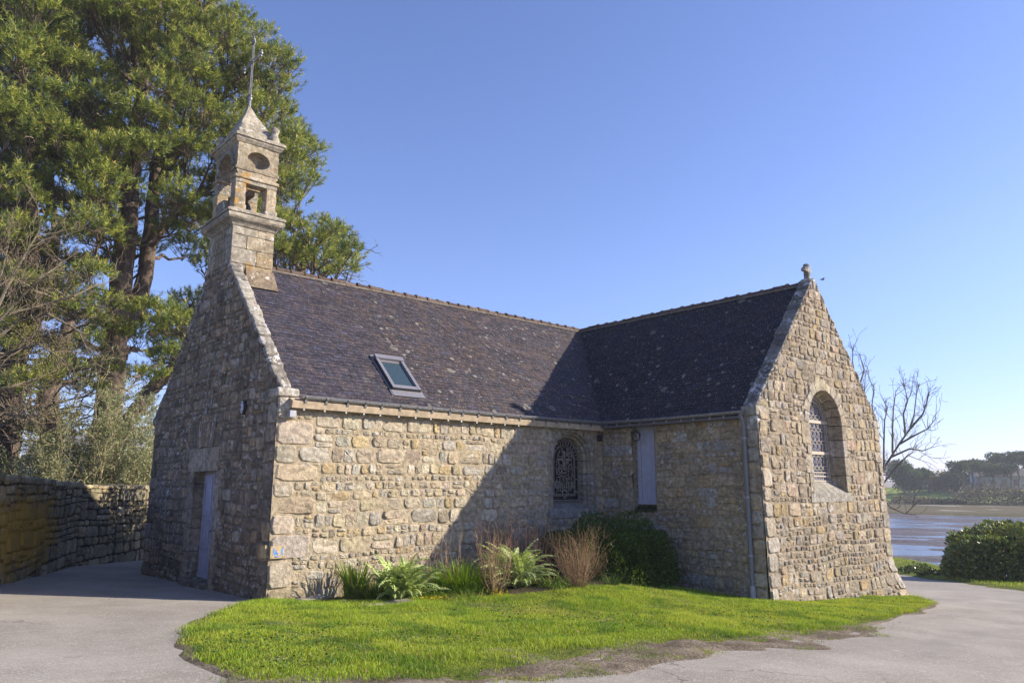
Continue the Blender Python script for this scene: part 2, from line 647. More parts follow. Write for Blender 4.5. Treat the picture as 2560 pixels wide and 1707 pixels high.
def grid_sheet(name, xs, ys, fn, mat, off=0.0, mask=None):
    X, Y = np.meshgrid(xs, ys, indexing='ij')
    Z = fn(X, Y) + off
    idx = np.arange(X.size).reshape(X.shape)
    F = np.stack([idx[:-1, :-1], idx[1:, :-1], idx[1:, 1:], idx[:-1, 1:]], -1).reshape(-1, 4)
    if mask is not None:
        cx = (X[:-1, :-1] + X[1:, 1:]) / 2
        cy = (Y[:-1, :-1] + Y[1:, 1:]) / 2
        F = F[mask(cx, cy).ravel()]
    mb = MB()
    mb.add(np.stack([X, Y, Z], -1).reshape(-1, 3), F)
    return tag(mb.build(name, mat, smooth=True), kind='structure')


def span(a, b, s):
    return np.arange(a, b + 1e-6, s)


xs = np.concatenate([[-700, -400, -200, -100, -60, -40], span(-30, -10, 2), span(-9, 44, 0.33), span(46, 130, 3), span(135, 300, 5), [330, 400, 500, 700, 1200]])
ys = np.concatenate([[-700, -400, -200, -120, -80, -60], span(-50, -24, 2), span(-22, 24, 0.4), span(26, 130, 3), [150, 200, 260, 330, 420, 600, 1200]])
grid_sheet('ground', xs, ys, gz, ASPH)


def pip(px, py, poly):
    poly = np.asarray(poly, float)
    ins = np.zeros(np.shape(px), bool)
    j = len(poly) - 1
    for i in range(len(poly)):
        xi, yi = poly[i]
        xj, yj = poly[j]
        c = ((yi > py) != (yj > py)) & (px < (xj - xi) * (py - yi) / (yj - yi + 1e-12) + xi)
        ins ^= c
        j = i
    return ins


def resample(poly, step):
    P = np.asarray(poly, float)
    out = []
    for i in range(len(P)):
        a, b = P[i], P[(i + 1) % len(P)]
        k = max(1, int(np.linalg.norm(b - a) / step))
        for q in range(k):
            out.append(a + (b - a) * q / k)
    return np.array(out)


def smooth_poly(P, it=2):
    P = np.asarray(P, float)
    for _ in range(it):
        Q = []
        for i in range(len(P)):
            a, b = P[i], P[(i + 1) % len(P)]
            Q += [a * .75 + b * .25, a * .25 + b * .75]
        P = np.array(Q)
    return P


def edge_dist(px, py, poly):
    d = np.full(np.shape(px), 1e9)
    for i in range(len(poly)):
        a, b = np.asarray(poly[i], float), np.asarray(poly[(i + 1) % len(poly)], float)
        ab = b - a
        t = np.clip(((px - a[0]) * ab[0] + (py - a[1]) * ab[1]) / (ab @ ab + 1e-12), 0, 1)
        d = np.minimum(d, np.hypot(px - a[0] - t * ab[0], py - a[1] - t * ab[1]))
    return d


def poly_sheet(name, poly, mat, off, step=0.22, bumpy=0.0, edge=0.12, seed=3, col=(1, 1, 1)):
    """sheet inside an outline, thinning to the ground below at its rim"""
    poly = np.asarray(poly)
    x0, y0 = poly.min(0) - .3
    x1, y1 = poly.max(0) + .3
    X, Y = np.meshgrid(span(x0, x1, step), span(y0, y1, step), indexing='ij')
    ins = pip(X, Y, poly)
    d = edge_dist(X, Y, poly)
    sd = np.where(ins, d, -d)
    k = np.clip((sd + step) / edge, 0, 1)
    Z = gz(X, Y) - 0.03 + (off + 0.03) * k + np.where(ins, bumpy * np.clip(d / .4, 0, 1) * n2(X, Y, 1.6, seed, 3), 0)
    idx = np.arange(X.size).reshape(X.shape)
    F = np.stack([idx[:-1, :-1], idx[1:, :-1], idx[1:, 1:], idx[:-1, 1:]], -1).reshape(-1, 4)
    keep = (sd > -step * 1.6).ravel()[F].all(1)
    mb = MB()
    mb.add(np.stack([X, Y, Z], -1).reshape(-1, 3), F[keep], col)
    return tag(mb.build(name, mat, smooth=True), kind='structure')


LAWN = smooth_poly([(-0.35, 0.1), (-1.12, -1.01), (-2.25, -2.5), (-2.75, -3.6), (-3.07, -4.86), (-3.19, -5.95), (-2.98, -6.65), (-2.4, -6.95), (-1.86, -7.2),
                    (-1.03, -7.5), (-0.1, -7.35), (0.39, -7.06), (1.59, -6.96), (2.41, -6.95), (3.41, -7.18), (3.94, -7.46), (5.7, -7.45), (7.75, -7.17),
                    (10.69, -6.7), (13.07, -6.2), (14.6, -5.6), (15.5, -4.7), (15.2, -4.2), (9.2, -4.2), (9.1, 0.3), (0.3, 0.3)], 2)
SOILP = smooth_poly([(-3.3, -6.3), (-2.6, -7.3), (-1.2, -7.75), (-0.41, -7.85), (0.77, -7.75), (2.17, -7.8), (3.69, -8.0), (5.37, -7.95), (7.6, -7.5), (7.4, -6.8),
                     (5.2, -6.75), (3.2, -6.5), (1.5, -6.55), (0.2, -6.85), (-1.6, -6.85), (-2.8, -6.1)], 2)


def ragged(poly, amp, seed):
    P = resample(poly, 0.15)
    n = np.roll(P, -1, 0) - np.roll(P, 1, 0)
    n = np.stack([n[:, 1], -n[:, 0]], 1) / (np.linalg.norm(n, axis=1, keepdims=True) + 1e-9)
    return P + n * (amp * n2(P[:, 0], P[:, 1], 1.5, seed, 3))[:, None]


LAWN = ragged(LAWN, 0.07, 5)
SOILP = ragged(SOILP, 0.28, 9)
poly_sheet('soil_edge', SOILP, SOIL, 0.022, step=0.09, bumpy=0.03, edge=0.35)
def grown(poly, d):
    P = np.asarray(poly)
    n = np.roll(P, -1, 0) - np.roll(P, 1, 0)
    n = np.stack([n[:, 1], -n[:, 0]], 1) / (np.linalg.norm(n, axis=1, keepdims=True) + 1e-9)
    return P + n * d


poly_sheet('lawn_rim', ragged(grown(LAWN, .0), .07, 17), SOIL, 0.014, step=0.08, bumpy=0.012, edge=0.12, seed=6)
LAWN_SOIL = mat_soil('lawn_soil', (0.10, 0.13, 0.022), (0.17, 0.18, 0.045))
poly_sheet('lawn', LAWN, LAWN_SOIL, 0.018, step=0.07, bumpy=0.008, edge=0.2, seed=7)

VERGE = ragged(smooth_poly([(33.5, 5.0), (31.4, 2.0), (28.6, -0.3), (26, -2.4), (22.06, -5.5), (18, -9.5), (14, -14), (19, -19), (24.5, -9.8), (28.5, -6.0), (33, -1.6), (40, 5), (46, 12), (40, 12)], 1), 0.25, 31)
poly_sheet('grass_verge', VERGE, LAWN_SOIL, 0.06, step=0.4, bumpy=0.012, edge=0.5)


def blades(mb, X, Y, Z, L, W, rng, col, lean=0.55, ds=(0, 0)):
    n = len(X)
    a = rng.uniform(0, 2 * np.pi, n)
    dx, dy = np.cos(a), np.sin(a)
    b = rng.uniform(0, 2 * np.pi, n)
    ln = rng.uniform(0.1, lean, n)
    ox, oy = np.cos(b) * ln * L + ds[0] * L, np.sin(b) * ln * L + ds[1] * L
    B = np.stack([X, Y, Z], 1)
    Wv = np.stack([dx, dy, 0 * dx], 1) * (W / 2)[:, None]
    mid = B + np.stack([ox * .35, oy * .35, L * .55], 1)
    tip = B + np.stack([ox, oy, L * (1 - .25 * ln)], 1)
    V = np.stack([B - Wv, B + Wv, mid - Wv * .7, mid + Wv * .7, tip], 1).reshape(-1, 3)
    i = np.arange(n)[:, None] * 5
    F3 = np.concatenate([i + np.array([[0, 1, 3]]), i + np.array([[0, 3, 2]]), i + np.array([[2, 3, 4]])])
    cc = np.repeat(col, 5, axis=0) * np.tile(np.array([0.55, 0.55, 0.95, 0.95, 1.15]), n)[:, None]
    mb.add(V, F3, cc)


def scatter_poly(poly, n, rng, keep=None):
    P = np.asarray(poly)
    lo, hi = P.min(0), P.max(0)
    X = rng.uniform(lo[0], hi[0], n)
    Y = rng.uniform(lo[1], hi[1], n)
    k = pip(X, Y, P)
    X, Y = X[k], Y[k]
    if keep is not None:
        q = keep(X, Y)
        X, Y = X[q], Y[q]
    return X, Y


def grass_cols(X, Y, rng, seed=0, base=(0.30, 0.42, 0.03), yel=(0.46, 0.50, 0.06), dk=(0.17, 0.28, 0.025), straw=(0.38, 0.32, 0.14)):
    n = len(X)
    a = np.clip(0.5 + 0.55 * n2(X, Y, 0.7, 11 + seed, 3), 0, 1)[:, None]
    b = np.clip(n2(X, Y, 2.2, 21 + seed, 3) * 1.3, 0, 1)[:, None]
    c = np.array(base) * (1 - a) + np.array(yel) * a
    c = c * (1 - b) + np.array(dk) * b
    s = rng.random(n) < 0.08
    c[s] = np.array(straw)
    return c * rng.uniform(0.7, 1.25, n)[:, None]


def make_grass():
    rng = np.random.default_rng(4)

    def keep(X, Y):
        inside_wall = (Y > -0.02) | ((X > 8.75) & (Y > -4.5))
        d = edge_dist(X, Y, LAWN)
        worn = (Y < -5.9) & (X > -1.5) & (X < 8.2)
        # lawn thins out towards the worn edge
        p = np.clip(d / 0.35, 0.05, 1) * np.where(worn, np.clip((-Y * 0 + d) / 0.9 + 0.25 * n2(X, Y, 1.8, 77, 2), 0.0, 1), 1)
        return (~inside_wall) & (rng.random(len(X)) < p)
    X, Y = scatter_poly(LAWN, 680000, rng, keep)
    tall = np.clip(1 + 0.75 * n2(X, Y, 1.3, 41, 3), 0.45, 2.0)
    L = rng.uniform(0.028, 0.065, len(X)) * tall
    W = rng.uniform(0.004, 0.008, len(X))
    mb = MB()
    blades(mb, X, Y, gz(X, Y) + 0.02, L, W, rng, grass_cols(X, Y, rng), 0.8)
    # broad clover and daisy leaves pressed in the turf
    X, Y = scatter_poly(LAWN, 26000, rng, lambda x, y: keep(x, y) & (n2(x, y, 0.9, 61, 3) > 0.25))
    nn = len(X)
    P = np.stack([X, Y, gz(X, Y) + rng.uniform(0.03, 0.075, nn)], 1)
    D = rng.normal(0, 1, (nn, 3)) * [1, 1, 0.25]
    leaves(mb, P, D, rng.uniform(.02, .04, nn), rng.uniform(.015, .03, nn), np.array([0.06, 0.14, 0.03]) * rng.uniform(.7, 1.4, nn)[:, None], rng)
    # coarse longer tufts
    X, Y = scatter_poly(LAWN, 40000, rng, lambda x, y: keep(x, y) & (n2(x, y, 1.1, 71, 3) > 0.35))
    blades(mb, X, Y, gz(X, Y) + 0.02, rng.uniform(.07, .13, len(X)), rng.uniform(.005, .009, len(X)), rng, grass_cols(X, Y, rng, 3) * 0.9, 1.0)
    # scattered tufts creeping over the worn soil and along the kerbless path edge
    X, Y = scatter_poly(SOILP, 30000, rng, lambda x, y: n2(x, y, 1.9, 91, 3) > 0.38)
    blades(mb, X, Y, gz(X, Y) + 0.01, rng.uniform(.02, .05, len(X)), rng.uniform(.004, .007, len(X)), rng, grass_cols(X, Y, rng, 5) * 0.85, 0.9)
    X, Y = scatter_poly(LAWN, 900, rng, keep)
    nn = len(X)
    P = np.stack([X, Y, gz(X, Y) + rng.uniform(0.04, 0.07, nn)], 1)
    leaves(mb, P, rng.normal(0, 1, (nn, 3)) * [1, 1, .25], rng.uniform(.03, .06, nn), rng.uniform(.02, .035, nn), np.array([0.22, 0.13, 0.06]) * rng.uniform(.6, 1.4, nn)[:, None], rng)
    tag(mb.build('grass', LEAF, loc=(4, -4, 0)), 'short bright green turf of the lawn in front of the chapel', 'grass', kind='stuff')
    mb = MB()
    X, Y = scatter_poly(VERGE, 70000, rng, lambda x, y: rng.random(len(x)) < 0.9)
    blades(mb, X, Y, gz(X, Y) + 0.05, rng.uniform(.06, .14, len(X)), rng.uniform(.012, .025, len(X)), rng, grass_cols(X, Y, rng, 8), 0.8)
    tag(mb.build('grass', LEAF, loc=(28, -3, -2)), 'bright green grass strip between the right hand path and the shore', 'grass', kind='stuff')


def leaves(mb, P, D, L, W, col, rng, fold=0.0):
    """diamond leaves at P pointing along D"""
    n = len(P)
    D = D / (np.linalg.norm(D, axis=1, keepdims=True) + 1e-9)
    R = rng.normal(0, 1, (n, 3))
    Sd = np.cross(D, R)
    Sd /= np.linalg.norm(Sd, axis=1, keepdims=True) + 1e-9
    L = np.asarray(L)[:, None]
    W = np.asarray(W)[:, None]
    m = P + D * L * .45
    V = np.stack([P, m - Sd * W / 2, P + D * L, m + Sd * W / 2], 1).reshape(-1, 3)
    F = np.arange(n)[:, None] * 4 + np.array([[0, 1, 2, 3]])
    mb.add(V, F, np.repeat(np.broadcast_to(col, (n, 3)), 4, axis=0))


make_grass()

# ------------------------------------------------------------------ rubble masonry
def clip_half(poly, a, b):
    """keep the part of poly on the left of a->b"""
    out = []
    n = len(poly)
    e = (b[0] - a[0], b[1] - a[1])
    sd = [e[0] * (q[1] - a[1]) - e[1] * (q[0] - a[0]) for q in poly]
    for i in range(n):
        p, q, sp, sq = poly[i], poly[(i + 1) % n], sd[i], sd[(i + 1) % n]
        if sp >= 0:
            out.append(p)
        if (sp > 0) != (sq > 0) and abs(sp - sq) > 1e-12:
            t = sp / (sp - sq)
            out.append((p[0] + (q[0] - p[0]) * t, p[1] + (q[1] - p[1]) * t))
    return out


def clip_convex(poly, outline):
    for i in range(len(outline)):
        if len(poly) < 3:
            return []
        poly = clip_half(poly, outline[i], outline[(i + 1) % len(outline)])
    return poly


def parea(p):
    return 0.5 * abs(sum(p[i][0] * p[(i + 1) % len(p)][1] - p[(i + 1) % len(p)][0] * p[i][1] for i in range(len(p))))


class Wall:
    def __init__(s, O, U, V, N, seed=1):
        s.O, s.U, s.V, s.N = (np.asarray(q, float) for q in (O, U, V, N))
        s.rng = np.random.default_rng(seed)
        s.flip = np.dot(np.cross(s.U, s.V), s.N) < 0

    def to3(s, uv, d):
        uv = np.asarray(uv, float)
        return s.O + uv[:, :1] * s.U + uv[:, 1:2] * s.V + np.asarray(d, float).reshape(-1, 1) * s.N


def stone(mb, W, poly, h, col, gap=0.007, rnd=0.13, M=16, mort=(0.3, 0.25, 0.19), jag=0.03, smear=0.4):
    rng = W.rng
    P = np.asarray(poly, float)
    c = P.mean(0)
    d = P - c
    L = np.linalg.norm(d, axis=1, keepdims=True)
    P = c + d * np.clip(1 - gap * 1.3 / (L + 1e-9), 0.4, 1)
    for _ in range(2):
        Q = np.roll(P, -1, 0)
        P = np.stack([P * (1 - rnd) + Q * rnd, P * rnd + Q * (1 - rnd)], 1).reshape(-1, 2)
    # resample
    Q = np.roll(P, -1, 0)
    seg = np.linalg.norm(Q - P, axis=1)
    cum = np.concatenate([[0], np.cumsum(seg)])
    t = (np.arange(M) + rng.random()) / M % 1.0 * cum[-1]
    t.sort()
    k = np.clip(np.searchsorted(cum, t, side='right') - 1, 0, len(P) - 1)
    f = ((t - cum[k]) / (seg[k] + 1e-12))[:, None]
    R = P[k] * (1 - f) + Q[k] * f
    c = R.mean(0)
    R = c + (R - c) * (1 + jag * rng.normal(0, 1, (M, 1)))
    size = np.linalg.norm(R - c, axis=1).min()
    e1 = min(0.2, 0.012 / (size + 1e-6))
    e2 = min(0.40, 0.024 / (size + 1e-6))
    scl = [1.0, 1 - e1, 1 - e2, 0.5]
    dep = [-0.02, h * .45, h * .95, h * 1.05]
    tilt = rng.normal(0, 0.055, 2)
    uv, dd, cc = [], [], []
    mort = np.asarray(mort)
    for i, (s_, q) in enumerate(zip(scl, dep)):
        pts = c + (R - c) * s_
        uv.append(pts)
        jit = rng.normal(0, 0.004 if i else 0.0, M)
        dd.append(q + jit + ((pts - c) @ tilt) * (1 if i else 0))
        sm = (smear, smear * .45, 0, 0)[i]
        cc.append(np.broadcast_to(col * (1 - sm) + mort * sm, (M, 3)) * rng.uniform(0.93, 1.07, (M, 1)))
    uv.append(c[None])
    dd.append(np.array([h * 1.08 + rng.normal(0, .005)]))
    cc.append(col[None])
    V = W.to3(np.concatenate(uv), np.concatenate(dd))
    F = [(i * M + j, i * M + (j + 1) % M, (i + 1) * M + (j + 1) % M, (i + 1) * M + j) for i in range(3) for j in range(M)]
    area2 = sum(R[i][0] * R[(i + 1) % M][1] - R[(i + 1) % M][0] * R[i][1] for i in range(M))
    rev = (area2 < 0) ^ W.flip
    T = [(3 * M + j, 3 * M + (j + 1) % M, 4 * M) for j in range(M)]
    if rev:
        F = [q[::-1] for q in F]
        T = [q[::-1] for q in T]
    Cc = np.concatenate(cc)
    mb.add(V, F, Cc)
    mb.f[3].append(np.array(T) + mb.n - len(V))
    mb.m[3].append(np.zeros(len(T)))


def pick(rng, pal):
    wts = np.array([p[1] for p in pal], float)
    c = np.array(pal[rng.choice(len(pal), p=wts / wts.sum())][0])
    return c * rng.uniform(.82, 1.18) * rng.uniform(.98, 1.02, 3)


def rubble(mb, W, outline, pal, cs=0.055, wr=(4, 9), hr=(2, 4), relief=(.012, .04), gap=.007, mort=(.33, .27, .19), hole=None, block=None,
           fixed=(), warp=.03, back=0.2, smear=.4, rnd=.13, big=0.06, M=16, jag=.022):
    """irregular coursed rubble inside a convex outline (counter-clockwise in u, v)"""
    rng = W.rng
    ol = np.asarray(outline, float)
    u0, v0 = ol.min(0)
    u1, v1 = ol.max(0)
    nu, nv = int(math.ceil((u1 - u0) / cs)), int(math.ceil((v1 - v0) / cs))
    uc = u0 + (np.arange(nu) + .5) * cs
    vc = v0 + (np.arange(nv) + .5) * cs
    UU, VV = np.meshgrid(uc, vc, indexing='ij')
    free = np.ones((nu, nv), bool)
    for i in range(len(ol)):
        a, b = ol[i], ol[(i + 1) % len(ol)]
        e = b - a
        free &= (e[0] * (VV - a[1]) - e[1] * (UU - a[0])) > -cs * .5 * np.linalg.norm(e)
    if block is not None:
        free &= ~block(UU, VV)

    def place(rect, col=None, hh=None, g=None, r=None):
        a, b, c, d = rect
        j = cs * .24
        q = [(a, b), (c, b), (c, d), (a, d)]
        q = [(x + rng.uniform(-j, j), y + rng.uniform(-j, j)) for x, y in q] if col is None else q
        q = [(x, y + warp * float(n2(x, y, .9, 5, 2))) for x, y in q] if col is None else q
        q = clip_convex(q, ol)
        if len(q) < 3 or parea(q) < 0.0012:
            return
        stone(mb, W, q, hh if hh is not None else rng.uniform(*relief), pick(rng, pal) if col is None else np.asarray(col), g or gap, r or rnd, M, mort, jag, smear)
    for fx in fixed:
        (a, b, c, d), col = fx[0], fx[1]
        place((a, b, c, d), col, fx[2] if len(fx) > 2 else None, .008, .1)
        i0, i1 = int(round((a - u0) / cs)), int(round((c - u0) / cs))
        j0, j1 = int(round((b - v0) / cs)), int(round((d - v0) / cs))
        free[max(0, i0):max(0, i1), max(0, j0):max(0, j1)] = False
    # first pass: wavering courses, then the leftovers one by one
    j = 0
    while j < nv:
        hc = int(rng.integers(hr[0], hr[1] + 2))
        hc = min(hc, nv - j)
        i = 0
        while i < nu:
            if not free[i, j:j + hc].all():
                i += 1
                continue
            run = i
            while run < nu and free[run, j:j + hc].all():
                run += 1
            while i < run:
                w_ = max(2, int(round(hc * rng.uniform(.7, 2.1)))) if rng.random() > .12 else int(hc * rng.uniform(2.2, 3.2))
                w_ = min(w_, wr[1] + 3)
                if run - i - w_ < 2:
                    w_ = run - i
                free[i:i + w_, j:j + hc] = False
                a_, b_, c_, d_ = u0 + i * cs, v0 + j * cs, u0 + (i + w_) * cs, v0 + (j + hc) * cs
                q = rng.random()
                if hc >= 3 and q < .22:
                    m_ = b_ + (d_ - b_) * rng.uniform(.35, .65)
                    for (lo_, hi_) in ((b_, m_), (m_, d_)):
                        if w_ > 4 and rng.random() < .5:
                            x_ = a_ + (c_ - a_) * rng.uniform(.35, .65)
                            place((a_, lo_, x_, hi_))
                            place((x_, lo_, c_, hi_))
                        else:
                            place((a_, lo_, c_, hi_))
                elif w_ >= 6 and q < .5:
                    x_ = a_ + (c_ - a_) * rng.uniform(.4, .6)
                    place((a_, b_, x_, d_))
                    place((x_, b_, c_, d_))
                else:
                    place((a_, b_, c_, d_))
                i += w_
        j += hc
    for j in range(nv):
        for i in range(nu):
            if not free[i, j]:
                continue
            if rng.random() < big:
                w_, h_ = rng.integers(wr[1] - 1, wr[1] + 4), rng.integers(hr[1] - 1, hr[1] + 2)
            elif rng.random() < .3:
                w_, h_ = rng.integers(2, 4), rng.integers(1, 3)
            else:
                w_, h_ = rng.integers(wr[0], wr[1] + 1), rng.integers(hr[0], hr[1] + 1)
                if h_ > w_ + 1:
                    h_ = w_
            ww = 0
            while ww < w_ and i + ww < nu and free[i + ww, j]:
                ww += 1
            hh = 0
            while hh < h_ and j + hh < nv and free[i:i + ww, j + hh].all():
                hh += 1
            # avoid leaving single-cell slivers
            if i + ww < nu and free[i + ww, j] and (i + ww + 1 >= nu or not free[i + ww + 1, j]) and free[i + ww, j:j + hh].all():
                ww += 1
            free[i:i + ww, j:j + hh] = False
            place((u0 + i * cs, v0 + j * cs, u0 + (i + ww) * cs, v0 + (j + hh) * cs))
    # mortar bed
    bs = 0.09
    mort = np.asarray(mort)
    for a in np.arange(u0, u1, bs):
        for b in np.arange(v0, v1, bs):
            if hole is not None and bool(hole(np.array(a + bs / 2), np.array(b + bs / 2))):
                continue
            q = clip_convex([(a, b), (min(a + bs, u1), b), (min(a + bs, u1), min(b + bs, v1)), (a, min(b + bs, v1))], ol)
            if len(q) < 3:
                continue
            V = W.to3(np.array(q), 0.006 * n2(np.array([x[0] for x in q]), np.array([x[1] for x in q]), 6, 3, 2))
            f = list(range(len(q)))
            mb.addp(V, [f[::-1] if W.flip else f], mort)


PAL_S = [((.405, .332, .222), 5), ((.385, .322, .232), 5), ((.375, .335, .272), 4), ((.425, .325, .185), 1.1), ((.38, .295, .222), 1.2), ((.445, .385, .285), 3), ((.325, .268, .195), 1.2)]
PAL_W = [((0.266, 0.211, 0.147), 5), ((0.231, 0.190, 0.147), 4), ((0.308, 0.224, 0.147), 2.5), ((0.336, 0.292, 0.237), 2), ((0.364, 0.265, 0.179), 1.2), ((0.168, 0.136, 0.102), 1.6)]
PAL_G = [((0.354, 0.285, 0.194), 5), ((0.332, 0.275, 0.203), 5), ((0.318, 0.280, 0.229), 3.5), ((0.386, 0.289, 0.164), 2), ((0.332, 0.249, 0.180), 1.1), ((0.266, 0.216, 0.159), 2.2), ((0.404, 0.339, 0.252), 2.2)]
PAL_O = [((0.262, 0.217, 0.140), 5), ((0.216, 0.188, 0.130), 4), ((0.323, 0.260, 0.158), 3), ((0.354, 0.304, 0.208), 1.5), ((0.185, 0.152, 0.095), 2)]
PAL_Q = [((0.382, 0.326, 0.249), 3), ((0.401, 0.321, 0.216), 2), ((0.349, 0.308, 0.254), 2)]

L, NW, WP, GW = 8.826, 7.065, 4.48, 6.08           # nave wall, nave depth, wing projection, wing gable width
EAVE, RIDGE, APEX = 3.58, 7.03, 7.14
XR = L + GW

chapel = empty('chapel', (0, 0, 0), 'L-shaped granite chapel with slate roofs and a stone belfry on its left gable', 'chapel')


def quoins(rng, v0, v1, side_u, sgn, hmin=.26, hmax=.42, pal=PAL_Q, longs=(.38, .72)):
    out = []
    v = v0
    k = 0
    while v < v1 - .1:
        h = rng.uniform(hmin, hmax)
        if v1 - v - h < .15:
            h = v1 - v
        wd = rng.uniform(longs[0], longs[0] + .12) if k % 2 else rng.uniform(longs[1] - .18, longs[1])
        a, b = (side_u, side_u + wd) if sgn > 0 else (side_u - wd, side_u)
        out.append(((a, v, b, v + h), pick(rng, pal), rng.uniform(.022, .034)))
        v += h
        k += 1
    return out


def arch_in(cu, zs, r, z0):
    def fn(u, v):
        return (v > z0) & (((np.abs(u - cu) < r) & (v <= zs)) | ((np.hypot(u - cu, v - zs) < r) & (v > zs)))
    return fn


# ---- nave wall (faces the lawn)
NWIN = dict(cu=7.74, zs=2.63, rf=.68, rg=.545, z0=1.47)
GWIN = dict(cu=11.89, zs=3.48, rf=.81, rg=.68, z0=1.86)
wn = Wall((0, 0, 0), (1, 0, 0), (0, 0, 1), (0, -1, 0), 11)
mb = MB()
blk = arch_in(NWIN['cu'], NWIN['zs'], NWIN['rf'] + .14, NWIN['z0'] - .24)
rubble(mb, wn, [(0.0, -.7), (L + .05, -.7), (L + .05, 3.60), (0.0, 3.60)], PAL_S, hole=arch_in(NWIN['cu'], NWIN['zs'], NWIN['rf'] + .03, NWIN['z0'] - .05), block=blk,
       fixed=quoins(wn.rng, -.1, 3.6, -.03, 1, hmin=.28, hmax=.5, longs=(.42, .92)), mort=(.375, .305, .21), relief=(.006, .028), cs=.057, wr=(3, 9), hr=(2, 4), warp=.035, smear=.45)
mb.build('nave_wall', STONE_S, chapel)

# ---- west front with the door, in its own shade
ww_ = Wall((0, 0, 0), (0, 1, 0), (0, 0, 1), (-1, 0, 0), 23)
RAKE_S = [(-.02, 3.74), (1.2, 5.12), (2.87, 6.86)]
mb = MB()
DY0, DY1, DZ0, DZ1 = 2.74, 3.98, .0, 2.29


def door_hole(u, v):
    return (u > DY0) & (u < DY1) & (v > DZ0 - .6) & (v < DZ1)


def door_block(u, v):
    return ((u > DY0 - .22) & (u < DY1 + .22) & (v < DZ1 + .02)) | ((u > DY0 - .1) & (u < DY1 + .42) & (v > DZ1) & (v < DZ1 + .53))


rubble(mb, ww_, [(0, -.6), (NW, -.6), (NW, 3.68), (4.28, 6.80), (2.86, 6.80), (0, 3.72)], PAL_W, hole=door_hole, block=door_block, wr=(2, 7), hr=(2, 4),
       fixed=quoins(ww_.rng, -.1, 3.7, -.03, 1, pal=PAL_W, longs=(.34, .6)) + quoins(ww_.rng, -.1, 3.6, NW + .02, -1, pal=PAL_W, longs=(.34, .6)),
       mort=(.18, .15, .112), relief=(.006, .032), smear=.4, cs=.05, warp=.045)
# rear face and the thickness of the gable
for q in ([(.225, 0, 3.4), (.225, NW, 3.4), (.225, 4.28, 6.76), (.225, 2.86, 6.76)],):
    mb.addp(q, [[0, 1, 2, 3]], (.25, .2, .15))
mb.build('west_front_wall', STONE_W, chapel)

# ---- wing wall with the shutter
wg = Wall((L, 0, 0), (0, -1, 0), (0, 0, 1), (-1, 0, 0), 31)
SU0, SU1, SZ0, SZ1 = 1.02, 1.70, 1.40, 3.42
mb = MB()
rubble(mb, wg, [(0, -.9), (WP, -.9), (WP, 3.6), (0, 3.6)], [((.36, .285, .19), 5), ((.33, .275, .20), 3), ((.40, .30, .175), 2), ((.34, .315, .275), 2.5)],
       hole=lambda u, v: (u > SU0) & (u < SU1) & (v > SZ0) & (v < SZ1 + .2), block=lambda u, v: (u > SU0 - .03) & (u < SU1 + .02) & (v > SZ0 - .02),
       fixed=quoins(wg.rng, -.9, 3.55, WP + .03, -1, longs=(.3, .5)), mort=(.31, .245, .165), relief=(.006, .03), cs=.055, hr=(2, 4), warp=.045, smear=.45)
mb.build('wing_wall', STONE_G, chapel)

# ---- wing gable
wb = Wall((0, -WP, 0), (1, 0, 0), (0, 0, 1), (0, -1, 0), 47)
mb = MB()
AX = L + GW / 2
GOUT = [(L, -1.3), (XR, -1.3), (XR, 3.72), (AX, APEX), (L, 3.72)]
# stones laid along the two rakes
rk = []
for sgn in (-1, 1):
    pass
rubble(mb, wb, GOUT, PAL_G, hole=arch_in(GWIN['cu'], GWIN['zs'], GWIN['rf'] + .03, GWIN['z0'] - .02), block=arch_in(GWIN['cu'], GWIN['zs'], GWIN['rf'] + .19, GWIN['z0'] - .2),
       wr=(3, 8), hr=(2, 4), cs=.058, smear=.45, fixed=quoins(wb.rng, -.8, 3.7, L - .03, 1, longs=(.3, .55)) + quoins(wb.rng, -1.0, 3.7, XR + .03, -1, longs=(.28, .5)),
       mort=(.30, .243, .178), relief=(.008, .032), warp=.04)


def gable_warp(V):
    V = V.copy()
    k = np.clip((0.0 - V[:, 2]) / .9, 0, 1)
    side = np.clip((V[:, 0] - (XR - 1.6)) / 1.6, 0, 1)
    V[:, 1] -= k * (.06 + .22 * side)
    V[:, 0] += k * .26 * side
    bat = np.clip((3.7 - V[:, 2]) / 4.5, 0, 1)
    V[:, 0] += bat * .12 * np.clip((V[:, 0] - (XR - 1.0)) / 1.0, 0, 1)
    V[:, 1] -= bat * .05
    return V


mb.warp(gable_warp)
# rear of the parapet
mb.addp([(L, -WP + .32, 3.2), (L, -WP + .32, 3.72), (AX, -WP + .32, APEX), (AX, -WP + .32, APEX - .5)], [[0, 1, 2, 3]], (.2, .17, .13))
mb.addp([(XR, -WP + .32, 3.2), (XR, -WP + .32, 3.72), (AX, -WP + .32, APEX), (AX, -WP + .32, APEX - .5)], [[3, 2, 1, 0]], (.2, .17, .13))
mb.build('wing_gable_wall', STONE_G, chapel)

# ---- far walls (east, north and the wing's right flank)
mb = MB()
we = Wall((XR, -WP, 0), (0, 1, 0), (0, 0, 1), (1, 0, 0), 53)
rubble(mb, we, [(0, -1.6), (WP + NW, -1.6), (WP + NW, 3.6), (0, 3.6)], PAL_G, cs=.11, mort=(.3, .24, .16), M=10)
wn2 = Wall((0, NW, 0), (1, 0, 0), (0, 0, 1), (0, 1, 0), 59)
rubble(mb, wn2, [(0, -1.6), (XR, -1.6), (XR, 3.6), (0, 3.6)], PAL_W, cs=.13, mort=(.13, .11, .08), M=10)
mb.addp([(XR, 0, 3.5), (XR, NW, 3.5), (XR, NW / 2, RIDGE)], [[0, 1, 2]], (.36, .29, .2))
mb.build('rear_wall', STONE_G, chapel)


